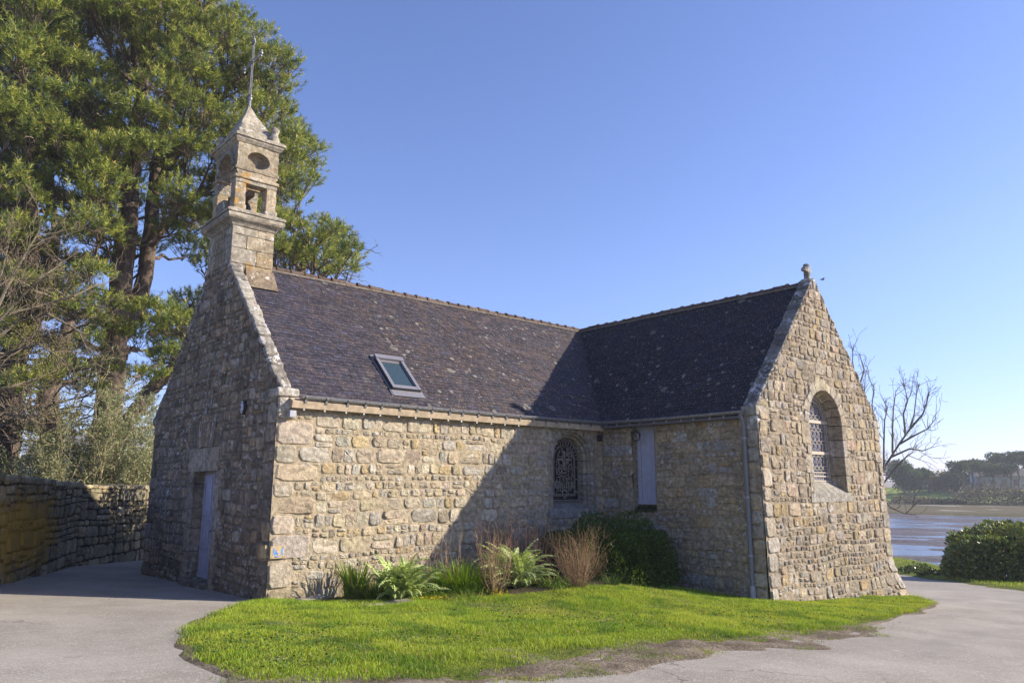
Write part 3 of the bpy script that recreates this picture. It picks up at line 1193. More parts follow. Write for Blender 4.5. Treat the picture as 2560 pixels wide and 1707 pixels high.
# ------------------------------------------------------------------ slates
def slates(name, O, E, Sdir, length, slope_len, seed, keep=None, ex=.112, wid=.2, hooks=True, tone=1.0, cast=(.82, .77, .79)):
    """rows of slates on a plane: O eave start, E along the eave, Sdir up the slope"""
    rng = np.random.default_rng(seed)
    O, E, Sd = (np.asarray(q, float) for q in (O, E, Sdir))
    N = np.cross(E, Sd)
    N /= np.linalg.norm(N)
    if N[2] < 0:
        N = -N
    rows = int(slope_len / ex) + 1
    V, F, Cc, HV, HF = [], [], [], [], []
    k = 0
    pal = np.array([(.078, .070, .072), (.066, .062, .068), (.090, .076, .070), (.056, .053, .058), (.100, .084, .072), (.080, .080, .098)])
    for r in range(rows):
        s0 = r * ex
        s1 = min(s0 + ex * 1.9, slope_len + .02)
        x = -wid * (.5 if r % 2 else 0) - rng.uniform(0, .02)
        while x < length:
            wd = wid * rng.uniform(.86, 1.1)
            a, b = max(x + .0035, 0), min(x + wd - .0035, length)
            xc, scn = (a + b) / 2, s0 + ex / 2
            x += wd
            if b - a < .03:
                continue
            if keep is not None and not keep(xc, scn):
                continue
            j = rng.normal(0, .004)
            th = rng.uniform(.013, .022)
            lo = rng.uniform(0.0, .006)
            t0 = th + lo
            P = [O + E * a + Sd * (s0 + j) + N * t0, O + E * b + Sd * (s0 + j) + N * (t0 + rng.normal(0, .0025)), O + E * b + Sd * s1 + N * .004, O + E * a + Sd * s1 + N * .004,
                 O + E * a + Sd * (s0 + j) + N * (t0 - .013), O + E * b + Sd * (s0 + j) + N * (t0 - .013)]
            V += P
            F += [(k, k + 1, k + 2, k + 3), (k + 4, k + 5, k + 1, k)]
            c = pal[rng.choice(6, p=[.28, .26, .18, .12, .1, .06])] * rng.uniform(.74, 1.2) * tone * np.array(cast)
            Cc += [c] * 4 + [c * .6] * 2
            k += 6
            if hooks:
                hc = O + E * (xc + rng.normal(0, .004)) + Sd * (s0 + j - .004) + N * (t0 + .003)
                i = len(HV)
                HV += [hc - E * .005, hc + E * .005, hc + E * .005 + Sd * .02, hc - E * .005 + Sd * .02]
                HF.append((i, i + 1, i + 2, i + 3))
    mb = MB()
    F = np.array(F)
    V = np.array(V)
    nrm = np.cross(V[F[0][1]] - V[F[0][0]], V[F[0][2]] - V[F[0][0]])
    if nrm @ N < 0:
        F = F[:, ::-1]
    mb.add(V, F, np.array(Cc))
    return mb, (np.array(HV), np.array(HF)), N


def roof(name, O, E, Sdir, length, slope_len, seed, keep, under, hooks=True, tone=.84, ex=.112, wid=.2, cast=(.82, .77, .82)):
    mb, hk, N = slates(name, O, E, Sdir, length, slope_len, seed, keep, ex, wid, hooks, tone, cast)
    U = np.asarray(under, float) - N * .005
    mb.addp(U, [list(range(len(U)))], (.03, .03, .03))
    if hooks:
        mb.add(hk[0], hk[1], (.5, .5, .5), 1)
    return mb.build(name, [SLATE, HOOK], chapel)


HOOK = mat_plain('slate_hook', (.42, .42, .43), .4, .5, .5)
EY = -.13                                   # eave overhang
sN = (RIDGE - EAVE) / (NW / 2)              # nave slope
sW = (RIDGE - EAVE) / (GW / 2)
zN0 = EAVE + sN * EY
zW0 = EAVE - sW * .12


def unit(v):
    v = np.asarray(v, float)
    return v / np.linalg.norm(v)


lN = math.hypot(NW / 2 - EY, RIDGE - zN0)
lW = math.hypot(GW / 2 + .12, RIDGE - zW0)
x0r = .22


def keepN(a, s):
    x = x0r + a
    y = EY + s * (NW / 2 - EY) / lN
    z = zN0 + s * (RIDGE - zN0) / lN
    zw = zW0 + sW * (x - (L - .12))
    if 2.655 < x < 3.415 and .255 < y < 1.24:
        return False
    return z > zw - .22 or x < L - .12


nave_roof = roof('nave_roof_slope', (x0r, EY, zN0), (1, 0, 0), unit((0, NW / 2 - EY, RIDGE - zN0)), AX - x0r, lN, 3, keepN,
                 [(x0r, EY, zN0), (L - .1, EY, zN0), (AX, NW / 2, RIDGE), (x0r, NW / 2, RIDGE)])


def keepW(a, s):
    y = a - WP + .3
    x = L - .12 + s * (GW / 2 + .12) / lW
    z = zW0 + s * (RIDGE - zW0) / lW
    zn = zN0 + sN * (y - EY)
    return z > zn - .22 or y < EY


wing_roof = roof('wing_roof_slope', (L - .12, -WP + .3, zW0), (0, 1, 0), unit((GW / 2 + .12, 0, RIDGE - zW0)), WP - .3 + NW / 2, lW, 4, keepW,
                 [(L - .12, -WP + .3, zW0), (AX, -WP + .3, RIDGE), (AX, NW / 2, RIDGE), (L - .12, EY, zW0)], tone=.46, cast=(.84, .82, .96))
roof('wing_roof_slope', (XR + .12, -WP + .3, zW0), (0, 1, 0), unit((-(GW / 2 + .12), 0, RIDGE - zW0)), WP - .3 + NW - .1, lW, 5,
     lambda a, s: (a - WP + .3) < NW / 2 + .1 or (zW0 + s * (RIDGE - zW0) / lW) < 99, [(XR + .12, -WP + .3, zW0), (AX, -WP + .3, RIDGE), (AX, NW, RIDGE), (XR + .12, NW, zW0)], False, ex=.2, wid=.35)
roof('nave_roof_slope', (x0r, NW - EY, zN0), (1, 0, 0), unit((0, -(NW / 2 - EY), RIDGE - zN0)), XR - x0r, lN, 6, None,
     [(x0r, NW - EY, zN0), (XR, NW - EY, zN0), (XR, NW / 2, RIDGE), (x0r, NW / 2, RIDGE)], False, ex=.2, wid=.35)


def ridge_tiles(name, p0, p1, seed):
    rng = np.random.default_rng(seed)
    p0, p1 = np.asarray(p0, float), np.asarray(p1, float)
    d = p1 - p0
    Lr = np.linalg.norm(d)
    d /= Lr
    side = unit(np.cross(d, (0, 0, 1)))
    n = int(Lr / .36)
    mb = MB()
    ang = np.linspace(-.12 * math.pi, 1.12 * math.pi, 11)
    for i in range(n):
        a = p0 + d * Lr * i / n
        l = Lr / n
        c = np.array((.115, .082, .066)) * rng.uniform(.7, 1.3)
        off = rng.normal(0, .006, 2)
        tz = rng.normal(0, .008)
        ring = [(-.012, .096), (.045, .098), (.05, .078), (l + .02, .074)]
        V = []
        for q, r in ring:
            cen = a + d * q + np.array([0, 0, -.035 + off[0] + tz * q / l]) + side * off[1]
            V += [cen + side * math.cos(t) * r * 1.05 + np.array([0, 0, 1]) * math.sin(t) * r for t in ang]
        m = len(ang)
        F = [(k * m + j, k * m + j + 1, (k + 1) * m + j + 1, (k + 1) * m + j) for k in range(3) for j in range(m - 1)]
        mb.add(V, F, c)
        # collar end
        V0 = np.array(V[:m])
        inner = a + d * (-.012) + (V0 - (a + d * (-.012))) * .8
        mb.add(np.concatenate([V0, inner]), [(j, j + 1, m + j + 1, m + j) for j in range(m - 1)], c * .6)
        # a bead of mortar under the tile
        for sg in (-1, 1):
            cen = a + d * l / 2 + side * sg * .10 + np.array([0, 0, -.085])
            obox(mb, cen, d * (l / 2 + .004), side * .022, np.array([0, 0, .02]), (.2, .17, .14))
    return mb.build(name, TERRA, chapel, smooth=False)


ridge_tiles('ridge_tiles', (.98, NW / 2, RIDGE + .03), (AX, NW / 2, RIDGE + .03), 1)
ridge_tiles('ridge_tiles', (AX, -WP + .3, RIDGE + .03), (AX, NW / 2 - .1, RIDGE + .03), 2)


# ------------------------------------------------------------------ copings, kneelers
def coping(name, pts, x0, x1, thick, n_st, seed, axis='x', pal=((.30, .27, .225), (.36, .33, .28), (.25, .22, .18)), b=.05, amp=.022):
    """rough weathered slabs following a rake; pts are (t, z) of the underside"""
    rng = np.random.default_rng(seed)
    pts = np.asarray(pts, float)
    seg = np.linalg.norm(np.diff(pts, axis=0), axis=1)
    cum = np.concatenate([[0], np.cumsum(seg)])
    cuts = np.linspace(0, cum[-1], n_st + 1)
    cuts[1:-1] += rng.normal(0, .06, n_st - 1)
    mb = MB()
    for i in range(n_st):
        a = np.array([np.interp(cuts[i], cum, pts[:, k]) for k in (0, 1)])
        c_ = np.array([np.interp(cuts[i + 1], cum, pts[:, k]) for k in (0, 1)])
        d = c_ - a
        ll = np.linalg.norm(d)
        d /= ll
        nn = np.array([-d[1], d[0]])
        if nn[1] < 0:
            nn = -nn
        col = np.array(pal[rng.integers(len(pal))]) * rng.uniform(.85, 1.15)
        th = thick * rng.uniform(.88, 1.12)

        def fn(W, a=a, d=d, nn=nn):
            t = W[:, 1:2] * d[None] + W[:, 2:3] * nn[None] + a
            return np.stack([W[:, 0], t[:, 0], t[:, 1]], 1) if axis == 'x' else np.stack([t[:, 0], W[:, 0], t[:, 1]], 1)
        rough_block(mb, (x0 + rng.normal(0, .008), .004, -.03), (x1 + rng.normal(0, .012), ll - .004, th), col, b, amp, 6, seed + i, 8, fn=fn)
    return mb.build(name, STONE_C, chapel, smooth=True)


coping('gable_coping', [(-.06, 3.72), (1.2, 5.04), (2.86, 6.74)], -.03, .235, .075, 13, 7)
coping('gable_coping', [(NW + .06, 3.62), (5.5, 5.16), (4.28, 6.5)], -.03, .235, .075, 12, 8)
coping('gable_coping', [(L - .02, 3.68), (AX - .1, APEX - .13)], -WP - .01, -WP + .33, .045, 13, 9, axis='y', pal=((.20, .18, .15), (.24, .22, .185), (.17, .155, .13)))
coping('gable_coping', [(XR + .02, 3.68), (AX + .1, APEX - .13)], -WP - .01, -WP + .33, .045, 13, 10, axis='y')
mb = MB()
rough_block(mb, (-.05, -.10, 3.60), (.37, .35, 3.76), (.40, .36, .30), .03, .014, 5, 4)
rough_block(mb, (.0, -.06, 3.30), (.34, .28, 3.60), (.36, .32, .26), .03, .01, 5, 5)
mb.build('kneeler', STONE_C, chapel, smooth=True)
mb = MB()
rough_block(mb, (-.05, NW - .3, 3.48), (.37, NW + .1, 3.66), (.2, .18, .15), .03, .014, 5, 6)
mb.build('kneeler', STONE_C, chapel, smooth=True)
mb = MB()
rough_block(mb, (L - .09, -WP - .03, 3.50), (L + .30, -WP + .34, 3.72), (.32, .29, .24), .03, .014, 5, 4)
rough_block(mb, (L - .03, -WP - .01, 3.2), (L + .25, -WP + .30, 3.50), (.30, .27, .22), .03, .01, 5, 14)
mb.build('kneeler', STONE_C, chapel, smooth=True)
mb = MB()
rough_block(mb, (XR - .28, -WP - .03, 3.52), (XR + .09, -WP + .34, 3.72), (.32, .29, .24), .03, .014, 5, 5)
mb.build('kneeler', STONE_C, chapel, smooth=True)

# finial: a small stone cross on the wing gable
mb = MB()
fy = -WP + .15
rough_block(mb, (AX - .13, fy - .15, APEX - .22), (AX + .13, fy + .15, APEX + .0), (.30, .275, .22), .06, .015, 4, 2)
rough_block(mb, (AX - .07, fy - .07, APEX - .03), (AX + .07, fy + .07, APEX + .20), (.28, .26, .215), .04, .012, 4, 3)
rough_block(mb, (AX - .19, fy - .065, APEX + .17), (AX + .19, fy + .065, APEX + .29), (.28, .26, .215), .058, .012, 6, 4)
rough_block(mb, (AX - .07, fy - .07, APEX + .19), (AX + .07, fy + .07, APEX + .40), (.26, .24, .2), .058, .012, 5, 5)
mb.build('finial', STONE_C, chapel, smooth=True)


# ------------------------------------------------------------------ belfry
def belfry():
    rng = np.random.default_rng(77)
    pal = [(.36, .295, .205), (.34, .30, .235), (.38, .30, .19), (.31, .275, .22)]

    def pc(k=1.0):
        return np.array(pal[rng.integers(len(pal))]) * rng.uniform(.85, 1.12) * k
    X0, X1, Y0, Y1 = 0.0, .97, 2.87, 4.27
    mb = MB()
    # ashlar shaft, block by block
    z = 5.9
    k = 0
    while z < 7.68:
        h = rng.uniform(.27, .36)
        h = min(h, 7.70 - z)
        if h < .12:
            break
        cx = .42 + (.16 if k % 2 else -.08)
        for (a, b) in ((X0, cx), (cx, X1)):
            rough_block(mb, (a + .003, Y0, z + .003), (b - .003, Y0 + .35, z + h - .003), pc(), .012, .008, 4, k, 10)
            rough_block(mb, (a + .003, Y1 - .35, z + .003), (b - .003, Y1, z + h - .003), pc(), .012, .008, 3, k, 10)
        for xa in (X0, X1 - .3):
            cy = 3.55 + (.15 if k % 2 else -.12)
            rough_block(mb, (xa, Y0 + .353, z + .003), (xa + .3, cy - .003, z + h - .003), pc(.75), .012, .008, 3, k + 3, 10)
            rough_block(mb, (xa, cy + .003, z + .003), (xa + .3, Y1 - .353, z + h - .003), pc(.75), .012, .008, 3, k + 4, 10)
        z += h
        k += 1
    box(mb, (X0 + .03, Y0 + .03, 5.8), (X1 - .03, Y1 - .03, 7.69), (.22, .18, .12))
    # mortar fillet where the shaft meets the slates
    for (ya, yb) in ((Y0 - .02, Y0 + .05),):
        mb.addp([(.36, Y0 - .005, 6.75), (1.0, Y0 - .005, 6.75), (1.08, Y0 - .16, 6.30), (.34, Y0 - .16, 6.30), (.36, Y0 + .1, 6.75), (1.0, Y0 + .1, 6.75), (1.08, Y0 + .1, 6.3)],
                [[3, 2, 1, 0], [1, 2, 6, 5]], (.24, .185, .13))
        mb.addp([(.998, Y0 - .005, 6.75), (.998, Y1, 6.75), (1.09, Y1, 6.5), (1.09, Y0 - .16, 6.30)], [[0, 3, 2, 1]], (.24, .185, .13))
    sh = mb.build('belfry', STONE_B, chapel)

    def moulding(name, x0, x1, y0, y1, prof, seed, nseg=9, amp=.014):
        m = MB()
        rngm = np.random.default_rng(seed)
        rings = []
        for off, zz in prof:
            xa, xb, ya, yb = x0 - off, x1 + off, y0 - off, y1 + off
            t = np.linspace(0, 1, nseg + 1)[:-1]
            ring = np.concatenate([np.stack([xa + (xb - xa) * t, ya + 0 * t], 1), np.stack([xb + 0 * t, ya + (yb - ya) * t], 1),
                                   np.stack([xb - (xb - xa) * t, yb + 0 * t], 1), np.stack([xa + 0 * t, yb - (yb - ya) * t], 1)])
            P = np.concatenate([ring, np.full((len(ring), 1), zz)], 1)
            P = P + (amp * np.stack([fbm(P, 6, seed), fbm(P + 9, 6, seed), .7 * fbm(P + 5, 6, seed)], 1))
            rings.append(P)
        n_ = len(rings[0])
        V = np.concatenate(rings)
        F = [(i * n_ + j, i * n_ + (j + 1) % n_, (i + 1) * n_ + (j + 1) % n_, (i + 1) * n_ + j) for i in range(len(rings) - 1) for j in range(n_)]
        cc = np.repeat(np.array([np.array(pal[1]) * rngm.uniform(.9, 1.1) for _ in rings]), n_, axis=0)
        m.add(V, F, cc)
        return m.build(name, STONE_B, sh, smooth=False)
    moulding('cornice', X0, X1, Y0, Y1, [(-.02, 7.66), (.02, 7.68), (.05, 7.73), (.10, 7.78), (.14, 7.80), (.165, 7.84), (.17, 7.89), (.15, 7.94), (.18, 7.945), (.175, 8.0), (.05, 8.07), (-.4, 8.075)], 5)
    moulding('cornice', X0, X1, 2.9, 4.25, [(-.02, 9.66), (.02, 9.68), (.04, 9.71), (.07, 9.75), (.075, 9.79), (.11, 9.80), (.105, 9.86), (.04, 9.90), (-.3, 9.93)], 6)

    # bell chamber
    mb = MB()
    z0, z1 = 8.06, 9.70
    ys, yn = 2.90, 4.25
    for ya, yb in ((ys, ys + .27), (yn - .26, yn)):
        rough_block(mb, (0, ya, z0), (.25, yb, 8.72), pc(), .015, .010, 5, 21, 9)
        rough_block(mb, (.73, ya, z0), (.97, yb, 8.72), pc(), .015, .010, 5, 22, 9)
    # footing lumps
    rough_block(mb, (-.02, ys - .03, z0), (.27, ys + .2, 8.20), pc(1.1), .04, .02, 4, 25, 10)
    rough_block(mb, (.71, ys - .03, z0), (1.0, ys + .2, 8.20), pc(1.1), .04, .02, 4, 26, 10)
    # string course
    rough_block(mb, (-.035, ys - .035, 8.82), (1.005, ys + .28, 8.90), pc(), .02, .008, 9, 27, 9)
    rough_block(mb, (0, ys, 8.723), (.97, ys + .27, 8.823), pc(), .012, .008, 8, 28, 9)
    # north wall above the openings
    rough_block(mb, (0, yn - .26, 8.723), (.97, yn, 9.70), pc(), .015, .010, 8, 29, 9)
    # south wall with the blind oval
    cx, cz, ra, rb = .487, 9.33, .265, .195
    K = 40
    a = np.linspace(0, 2 * np.pi, K, endpoint=False)
    rect = []
    for t in a:
        c, s = math.cos(t), math.sin(t)
        q = min(.483 / abs(c) if abs(c) > 1e-6 else 9, ((z1 - cz) if s > 0 else (cz - 8.90)) / abs(s) if abs(s) > 1e-6 else 9)
        rect.append((cx + c * q, cz + s * q))
    rings = [(np.array(rect), ys)]
    e = np.stack([cx + ra * np.cos(a), cz + rb * np.sin(a)], 1)
    rings.append((e * .5 + np.array(rect) * .5, ys))
    for f_, dy in ((1.04, 0.0), (1.0, .012), (.985, .06), (.95, .12), (.8, .165), (.5, .19), (.05, .20)):
        rings.append((np.array([cx, cz]) + (e - np.array([cx, cz])) * f_, ys + dy))
    V, cc = [], []
    for i, (r2, y) in enumerate(rings):
        P = np.stack([r2[:, 0], np.full(K, y), r2[:, 1]], 1)
        P[:, 1] += .008 * fbm(P, 9, 4)
        V.append(P)
        cc.append(np.broadcast_to(np.array((.35, .29, .205)) * (1 if i < 4 else .8), (K, 3)))
    F = [(i * K + j, i * K + (j + 1) % K, (i + 1) * K + (j + 1) % K, (i + 1) * K + j) for i in range(len(rings) - 1) for j in range(K)]
    mb.add(np.concatenate(V), F, np.concatenate(cc))
    for xa, xb in ((0, .003), (.967, .97)):
        pass
    mb.addp([(0, ys, 8.9), (0, ys + .27, 8.9), (0, ys + .27, z1), (0, ys, z1)], [[0, 3, 2, 1]], (.27, .23, .175))
    mb.addp([(.97, ys, 8.9), (.97, ys + .27, 8.9), (.97, ys + .27, z1), (.97, ys, z1)], [[0, 1, 2, 3]], (.33, .28, .2))
    mb.addp([(0, ys + .27, 8.9), (.97, ys + .27, 8.9), (.97, ys + .27, z1), (0, ys + .27, z1)], [[0, 1, 2, 3]], (.33, .28, .2))
    # arched crown running through from west to east
    ya, yb = ys + .27, yn - .26
    cy, R, zc = (ya + yb) / 2, (yb - ya) / 2, 9.14
    t = np.linspace(math.pi, 0, 15)
    ay, az = cy + R * np.cos(t), zc + R * np.sin(t)
    for x, fl in ((0.0, 1), (.97, 0)):
        V = np.concatenate([np.stack([np.full(15, x), ay, az], 1), np.stack([np.full(15, x), ay, np.full(15, z1)], 1)])
        F = [(j, j + 1, 15 + j + 1, 15 + j) for j in range(14)]
        mb.add(V, [q[::-1] for q in F] if fl else F, pc(.8))
    V = np.concatenate([np.stack([np.full(15, x), ay, az], 1) for x in (0, .97)])
    mb.add(V, [(j, 15 + j, 15 + j + 1, j + 1) for j in range(14)], pc(.8))
    for x, fl in ((-.03, 1), (1.0, 0)):
        xa, xb = (x, x + .10) if fl else (x - .10, x)
        # archivolt
        for q in range(7):
            t0, t1 = math.pi * q / 7 + .02, math.pi * (q + 1) / 7 - .02
            tt = np.linspace(t0, t1, 4)
            inn = np.stack([cy + R * np.cos(tt), zc + R * np.sin(tt)], 1)
            out = np.stack([cy + (R + .13) * np.cos(tt), zc + (R + .11) * np.sin(tt)], 1)
            V = np.concatenate([np.stack([np.full(4, xx), P[:, 0], P[:, 1]], 1) for xx in (xa, xb) for P in (inn, out)])
            Fq = []
            for j in range(3):
                Fq += [(j, j + 1, 4 + j + 1, 4 + j), (8 + j, 12 + j, 12 + j + 1, 8 + j + 1), (j, 8 + j, 8 + j + 1, j + 1), (4 + j, 4 + j + 1, 12 + j + 1, 12 + j)]
            mb.add(V, Fq, pc(.85))
    # imposts on the west side
    for yy0, yy1 in ((ys - .02, ys + .30), (yn - .29, yn + .02)):
        rough_block(mb, (-.035, yy0, 9.02), (1.0, yy1, 9.10), pc(.9), .02, .008, 4, 33, 9)
    rough_block(mb, (.02, yn - .62, z0), (.35, yn - .26, 8.5), pc(.9), .05, .02, 5, 35, 8)
    box(mb, (.02, ys + .02, 9.62), (.95, yn - .02, 9.69), (.25, .2, .15))
    mb.build('bell_chamber', STONE_B, sh, smooth=False)

    # little pyramid
    mb = MB()
    b0 = np.array([(-.02, 2.93), (.93, 2.93), (.93, 4.2), (-.02, 4.2)])
    ap = np.array((.42, 3.53))
    K = 9
    lev = np.linspace(0, 1, 10)
    rings = []
    for f_ in lev:
        k_ = min(f_, .97)
        c4 = b0 + (ap - b0) * k_
        zz = 9.90 + 1.04 * f_
        ring = []
        for i in range(4):
            p, q = c4[i], c4[(i + 1) % 4]
            for j in range(K):
                ring.append((*(p + (q - p) * j / K), zz))
        P = np.array(ring)
        st = .012 * np.sign(np.sin(f_ * 22))
        P = P + (.022 + 0 * st) * np.stack([fbm(P, 5, 3), fbm(P + 4, 5, 3), .5 * fbm(P + 8, 5, 3)], 1)
        rings.append(P)
    n_ = 4 * K
    V = np.concatenate(rings)
    F = [(i * n_ + j, i * n_ + (j + 1) % n_, (i + 1) * n_ + (j + 1) % n_, (i + 1) * n_ + j) for i in range(len(lev) - 1) for j in range(n_)]
    cc = np.repeat(np.array([np.array((.37, .325, .25)) * (1 if f_ < .72 else 1) for f_ in lev]), n_, axis=0)
    mb.add(V, F, cc)
    mb.addp(rings[-1], [list(range(n_))], (.34, .25, .15))
    mb.build('spire', STONE_B, sh, smooth=False)
    # pinnacles at the corners, two of them worn down
    for px, py, hh, rr in ((.86, 2.98, .42, .105), (.06, 4.16, .34, .11), (.86, 4.16, .36, .10)):
        mb = MB()
        prof = [(rr * 1.15, 9.88), (rr * 1.1, 9.88 + hh * .3), (rr * .75, 9.88 + hh * .5), (rr * .65, 9.88 + hh * .62), (rr * .98, 9.88 + hh * .74), (rr * .95, 9.88 + hh * .9), (rr * .5, 9.88 + hh), (.002, 9.88 + hh * 1.01)]
        lathe(mb, (px, py, 0), prof, 12, (.36, .32, .26))
        mb.warp(lambda V: V + .018 * np.stack([fbm(V, 9, 3), fbm(V + 3, 9, 3), 0 * V[:, 0]], 1))
        mb.build('pinnacle', STONE_B, sh, smooth=True)
    mb = MB()
    rough_block(mb, (-.03, 2.9, 9.88), (.2, 3.1, 10.04), (.4, .37, .31), .06, .03, 4, 41, 9)
    rough_block(mb, (.03, 2.99, 10.0), (.2, 3.16, 10.2), (.4, .37, .31), .06, .03, 4, 42, 9)
    mb.build('pinnacle', STONE_B, sh, smooth=True)
    # wrought iron cross
    mb = MB()
    cxx, cyy = .42, 3.53
    for d in (-.05, .05):
        tube(mb, [(cxx, cyy + d, 11.12), (cxx, cyy + d * .8, 12.1), (cxx, cyy + d * .7, 12.62)], .012, 6)
        tube(mb, [(cxx, cyy - .5, 12.10 + d * .8), (cxx, cyy + .5, 12.10 + d * .8)], .014, 6)
    tube(mb, [(cxx, cyy, 10.85), (cxx, cyy, 11.18)], [.045, .03], 8)
    for q in ((0, 11.12, .06), (0, 11.2, .045), (0, 12.62, .05), (0, 12.70, .035), (-.5, 12.10, .05), (.5, 12.10, .05), (-.5, 12.17, .03), (-.5, 12.03, .03), (.5, 12.17, .03), (.5, 12.03, .03), (-.05, 12.62, .03), (.05, 12.62, .03), (0, 12.1, .05)):
        prof = [(q[2] * math.sin(u), q[1] - q[2] * math.cos(u)) for u in np.linspace(0.02, math.pi - .02, 6)]
        lathe(mb, (cxx, cyy + q[0], 0), prof, 8)
    tube(mb, [(cxx, cyy, 12.68), (cxx, cyy, 12.82)], [.02, .008], 6)
    mb.build('iron_cross', IRON, sh)


belfry()
# the bell hangs free in the chamber
bell = empty('bell', (.49, 3.56, 8.15), 'dark bronze bell hanging in the opening of the chapel belfry', 'bell')
mb = MB()
lathe(mb, (.49, 3.56, 8.14), [(.0, .05), (.19, .05), (.245, 0), (.25, .015), (.20, .08), (.165, .17), (.145, .27), (.12, .34), (.07, .375), (.0, .385)], 24)
mb.build('bell_body', BRONZE, bell, smooth=True)
mb = MB()
tube(mb, [(.49, 3.56, 8.45), (.49, 3.56, 8.08)], [.012, .02], 6)
lathe(mb, (.49, 3.56, 8.06), [(.002, 0), (.035, .02), (.035, .05), (.002, .08)], 8)
mb.build('clapper', BLACKM, bell)
mb = MB()
box(mb, (.42, 3.17, 8.56), (.56, 3.99, 8.70), (.14, .10, .07))
tube(mb, [(.49, 3.56, 8.50), (.49, 3.56, 8.6)], .04, 8, (.08, .07, .06))
mb.build('yoke', COLM, bell)


# ------------------------------------------------------------------ dressed openings
def arch_path(cu, zs, r, z0, n=18):
    a = np.linspace(math.pi, 0, n)
    P = [(cu - r, z0 + (zs - z0) * k / 6) for k in range(6)]
    P += [(cu + r * math.cos(t), zs + r * math.sin(t)) for t in a]
    P += [(cu + r, zs - (zs - z0) * k / 6) for k in range(1, 7)]
    return np.array(P)


def arch_blocks(mb, W, cu, zs, z0, prof, rng, pal, nv=9, cuts=4, rough=.006, wide=(.0, .0)):
    """dressed stones round an arched opening; prof = (radius, depth inwards) from the outside in"""
    pieces = []
    for sg in (-1, 1):
        zz = np.linspace(z0, zs, cuts + 1)
        zz[1:-1] += rng.normal(0, .04, cuts - 1)
        for k in range(cuts):
            pieces.append(('j', sg, zz[k], zz[k + 1], rng.uniform(*wide) if (k % 2) else 0))
    for k in range(nv):
        pieces.append(('a', 0, math.pi * (1 - k / nv), math.pi * (1 - (k + 1) / nv), rng.uniform(0, wide[1] * .4)))
    for typ, sg, a, b, ex in pieces:
        col = pick(rng, pal)
        m = 5
        g = .008
        rows = []
        for i, (r, d) in enumerate(prof):
            rr = r + (ex if i < 2 else 0)
            if typ == 'j':
                q = np.linspace(a + g, b - g, m)
                uv = np.stack([np.full(m, cu + sg * rr), q], 1)
                if sg < 0:
                    pass
            else:
                ga = g / rr
                q = np.linspace(a - ga, b + ga, m)
                uv = np.stack([cu + rr * np.cos(q), zs + rr * np.sin(q)], 1)
            P = W.to3(uv, np.full(m, -d))
            P = P + W.N * (rough * fbm(P, 8, 6, 2))[:, None]
            rows.append(P)
        V = np.concatenate(rows)
        F = [(i * m + j, i * m + j + 1, (i + 1) * m + j + 1, (i + 1) * m + j) for i in range(len(prof) - 1) for j in range(m - 1)]
        if (typ == 'j' and sg > 0) != W.flip:
            F = [f[::-1] for f in F]
        mb.add(V, F, col)
        # ends of the stone show in the joints
        for e in (0, m - 1):
            idx = [i * m + e for i in range(len(prof))]
            mb.addp(V[idx], [list(range(len(idx)))], col * .6)


def strip(mb, W, a, b, wdt, d, thick=.012, col=(1, 1, 1)):
    """flat bar between two (u, v) points on a wall frame"""
    a, b = np.asarray(a, float), np.asarray(b, float)
    t = b - a
    l = np.linalg.norm(t)
    if l < 1e-4:
        return
    t /= l
    c = W.to3(((a + b) / 2)[None], [-d])[0]
    T = t[0] * W.U + t[1] * W.V
    Sd = -t[1] * W.U + t[0] * W.V
    obox(mb, c, T * (l / 2 + wdt * .3), Sd * wdt / 2, W.N * thick / 2, col)


def arched_pane(W, cu, zs, r, z0, d, name, mat, parent):
    P = arch_path(cu, zs, r, z0)
    V = W.to3(P, np.full(len(P), -d))
    m = MB()
    f = list(range(len(P)))
    m.addp(V, [f if W.flip else f[::-1]])
    return m.build(name, mat, parent)


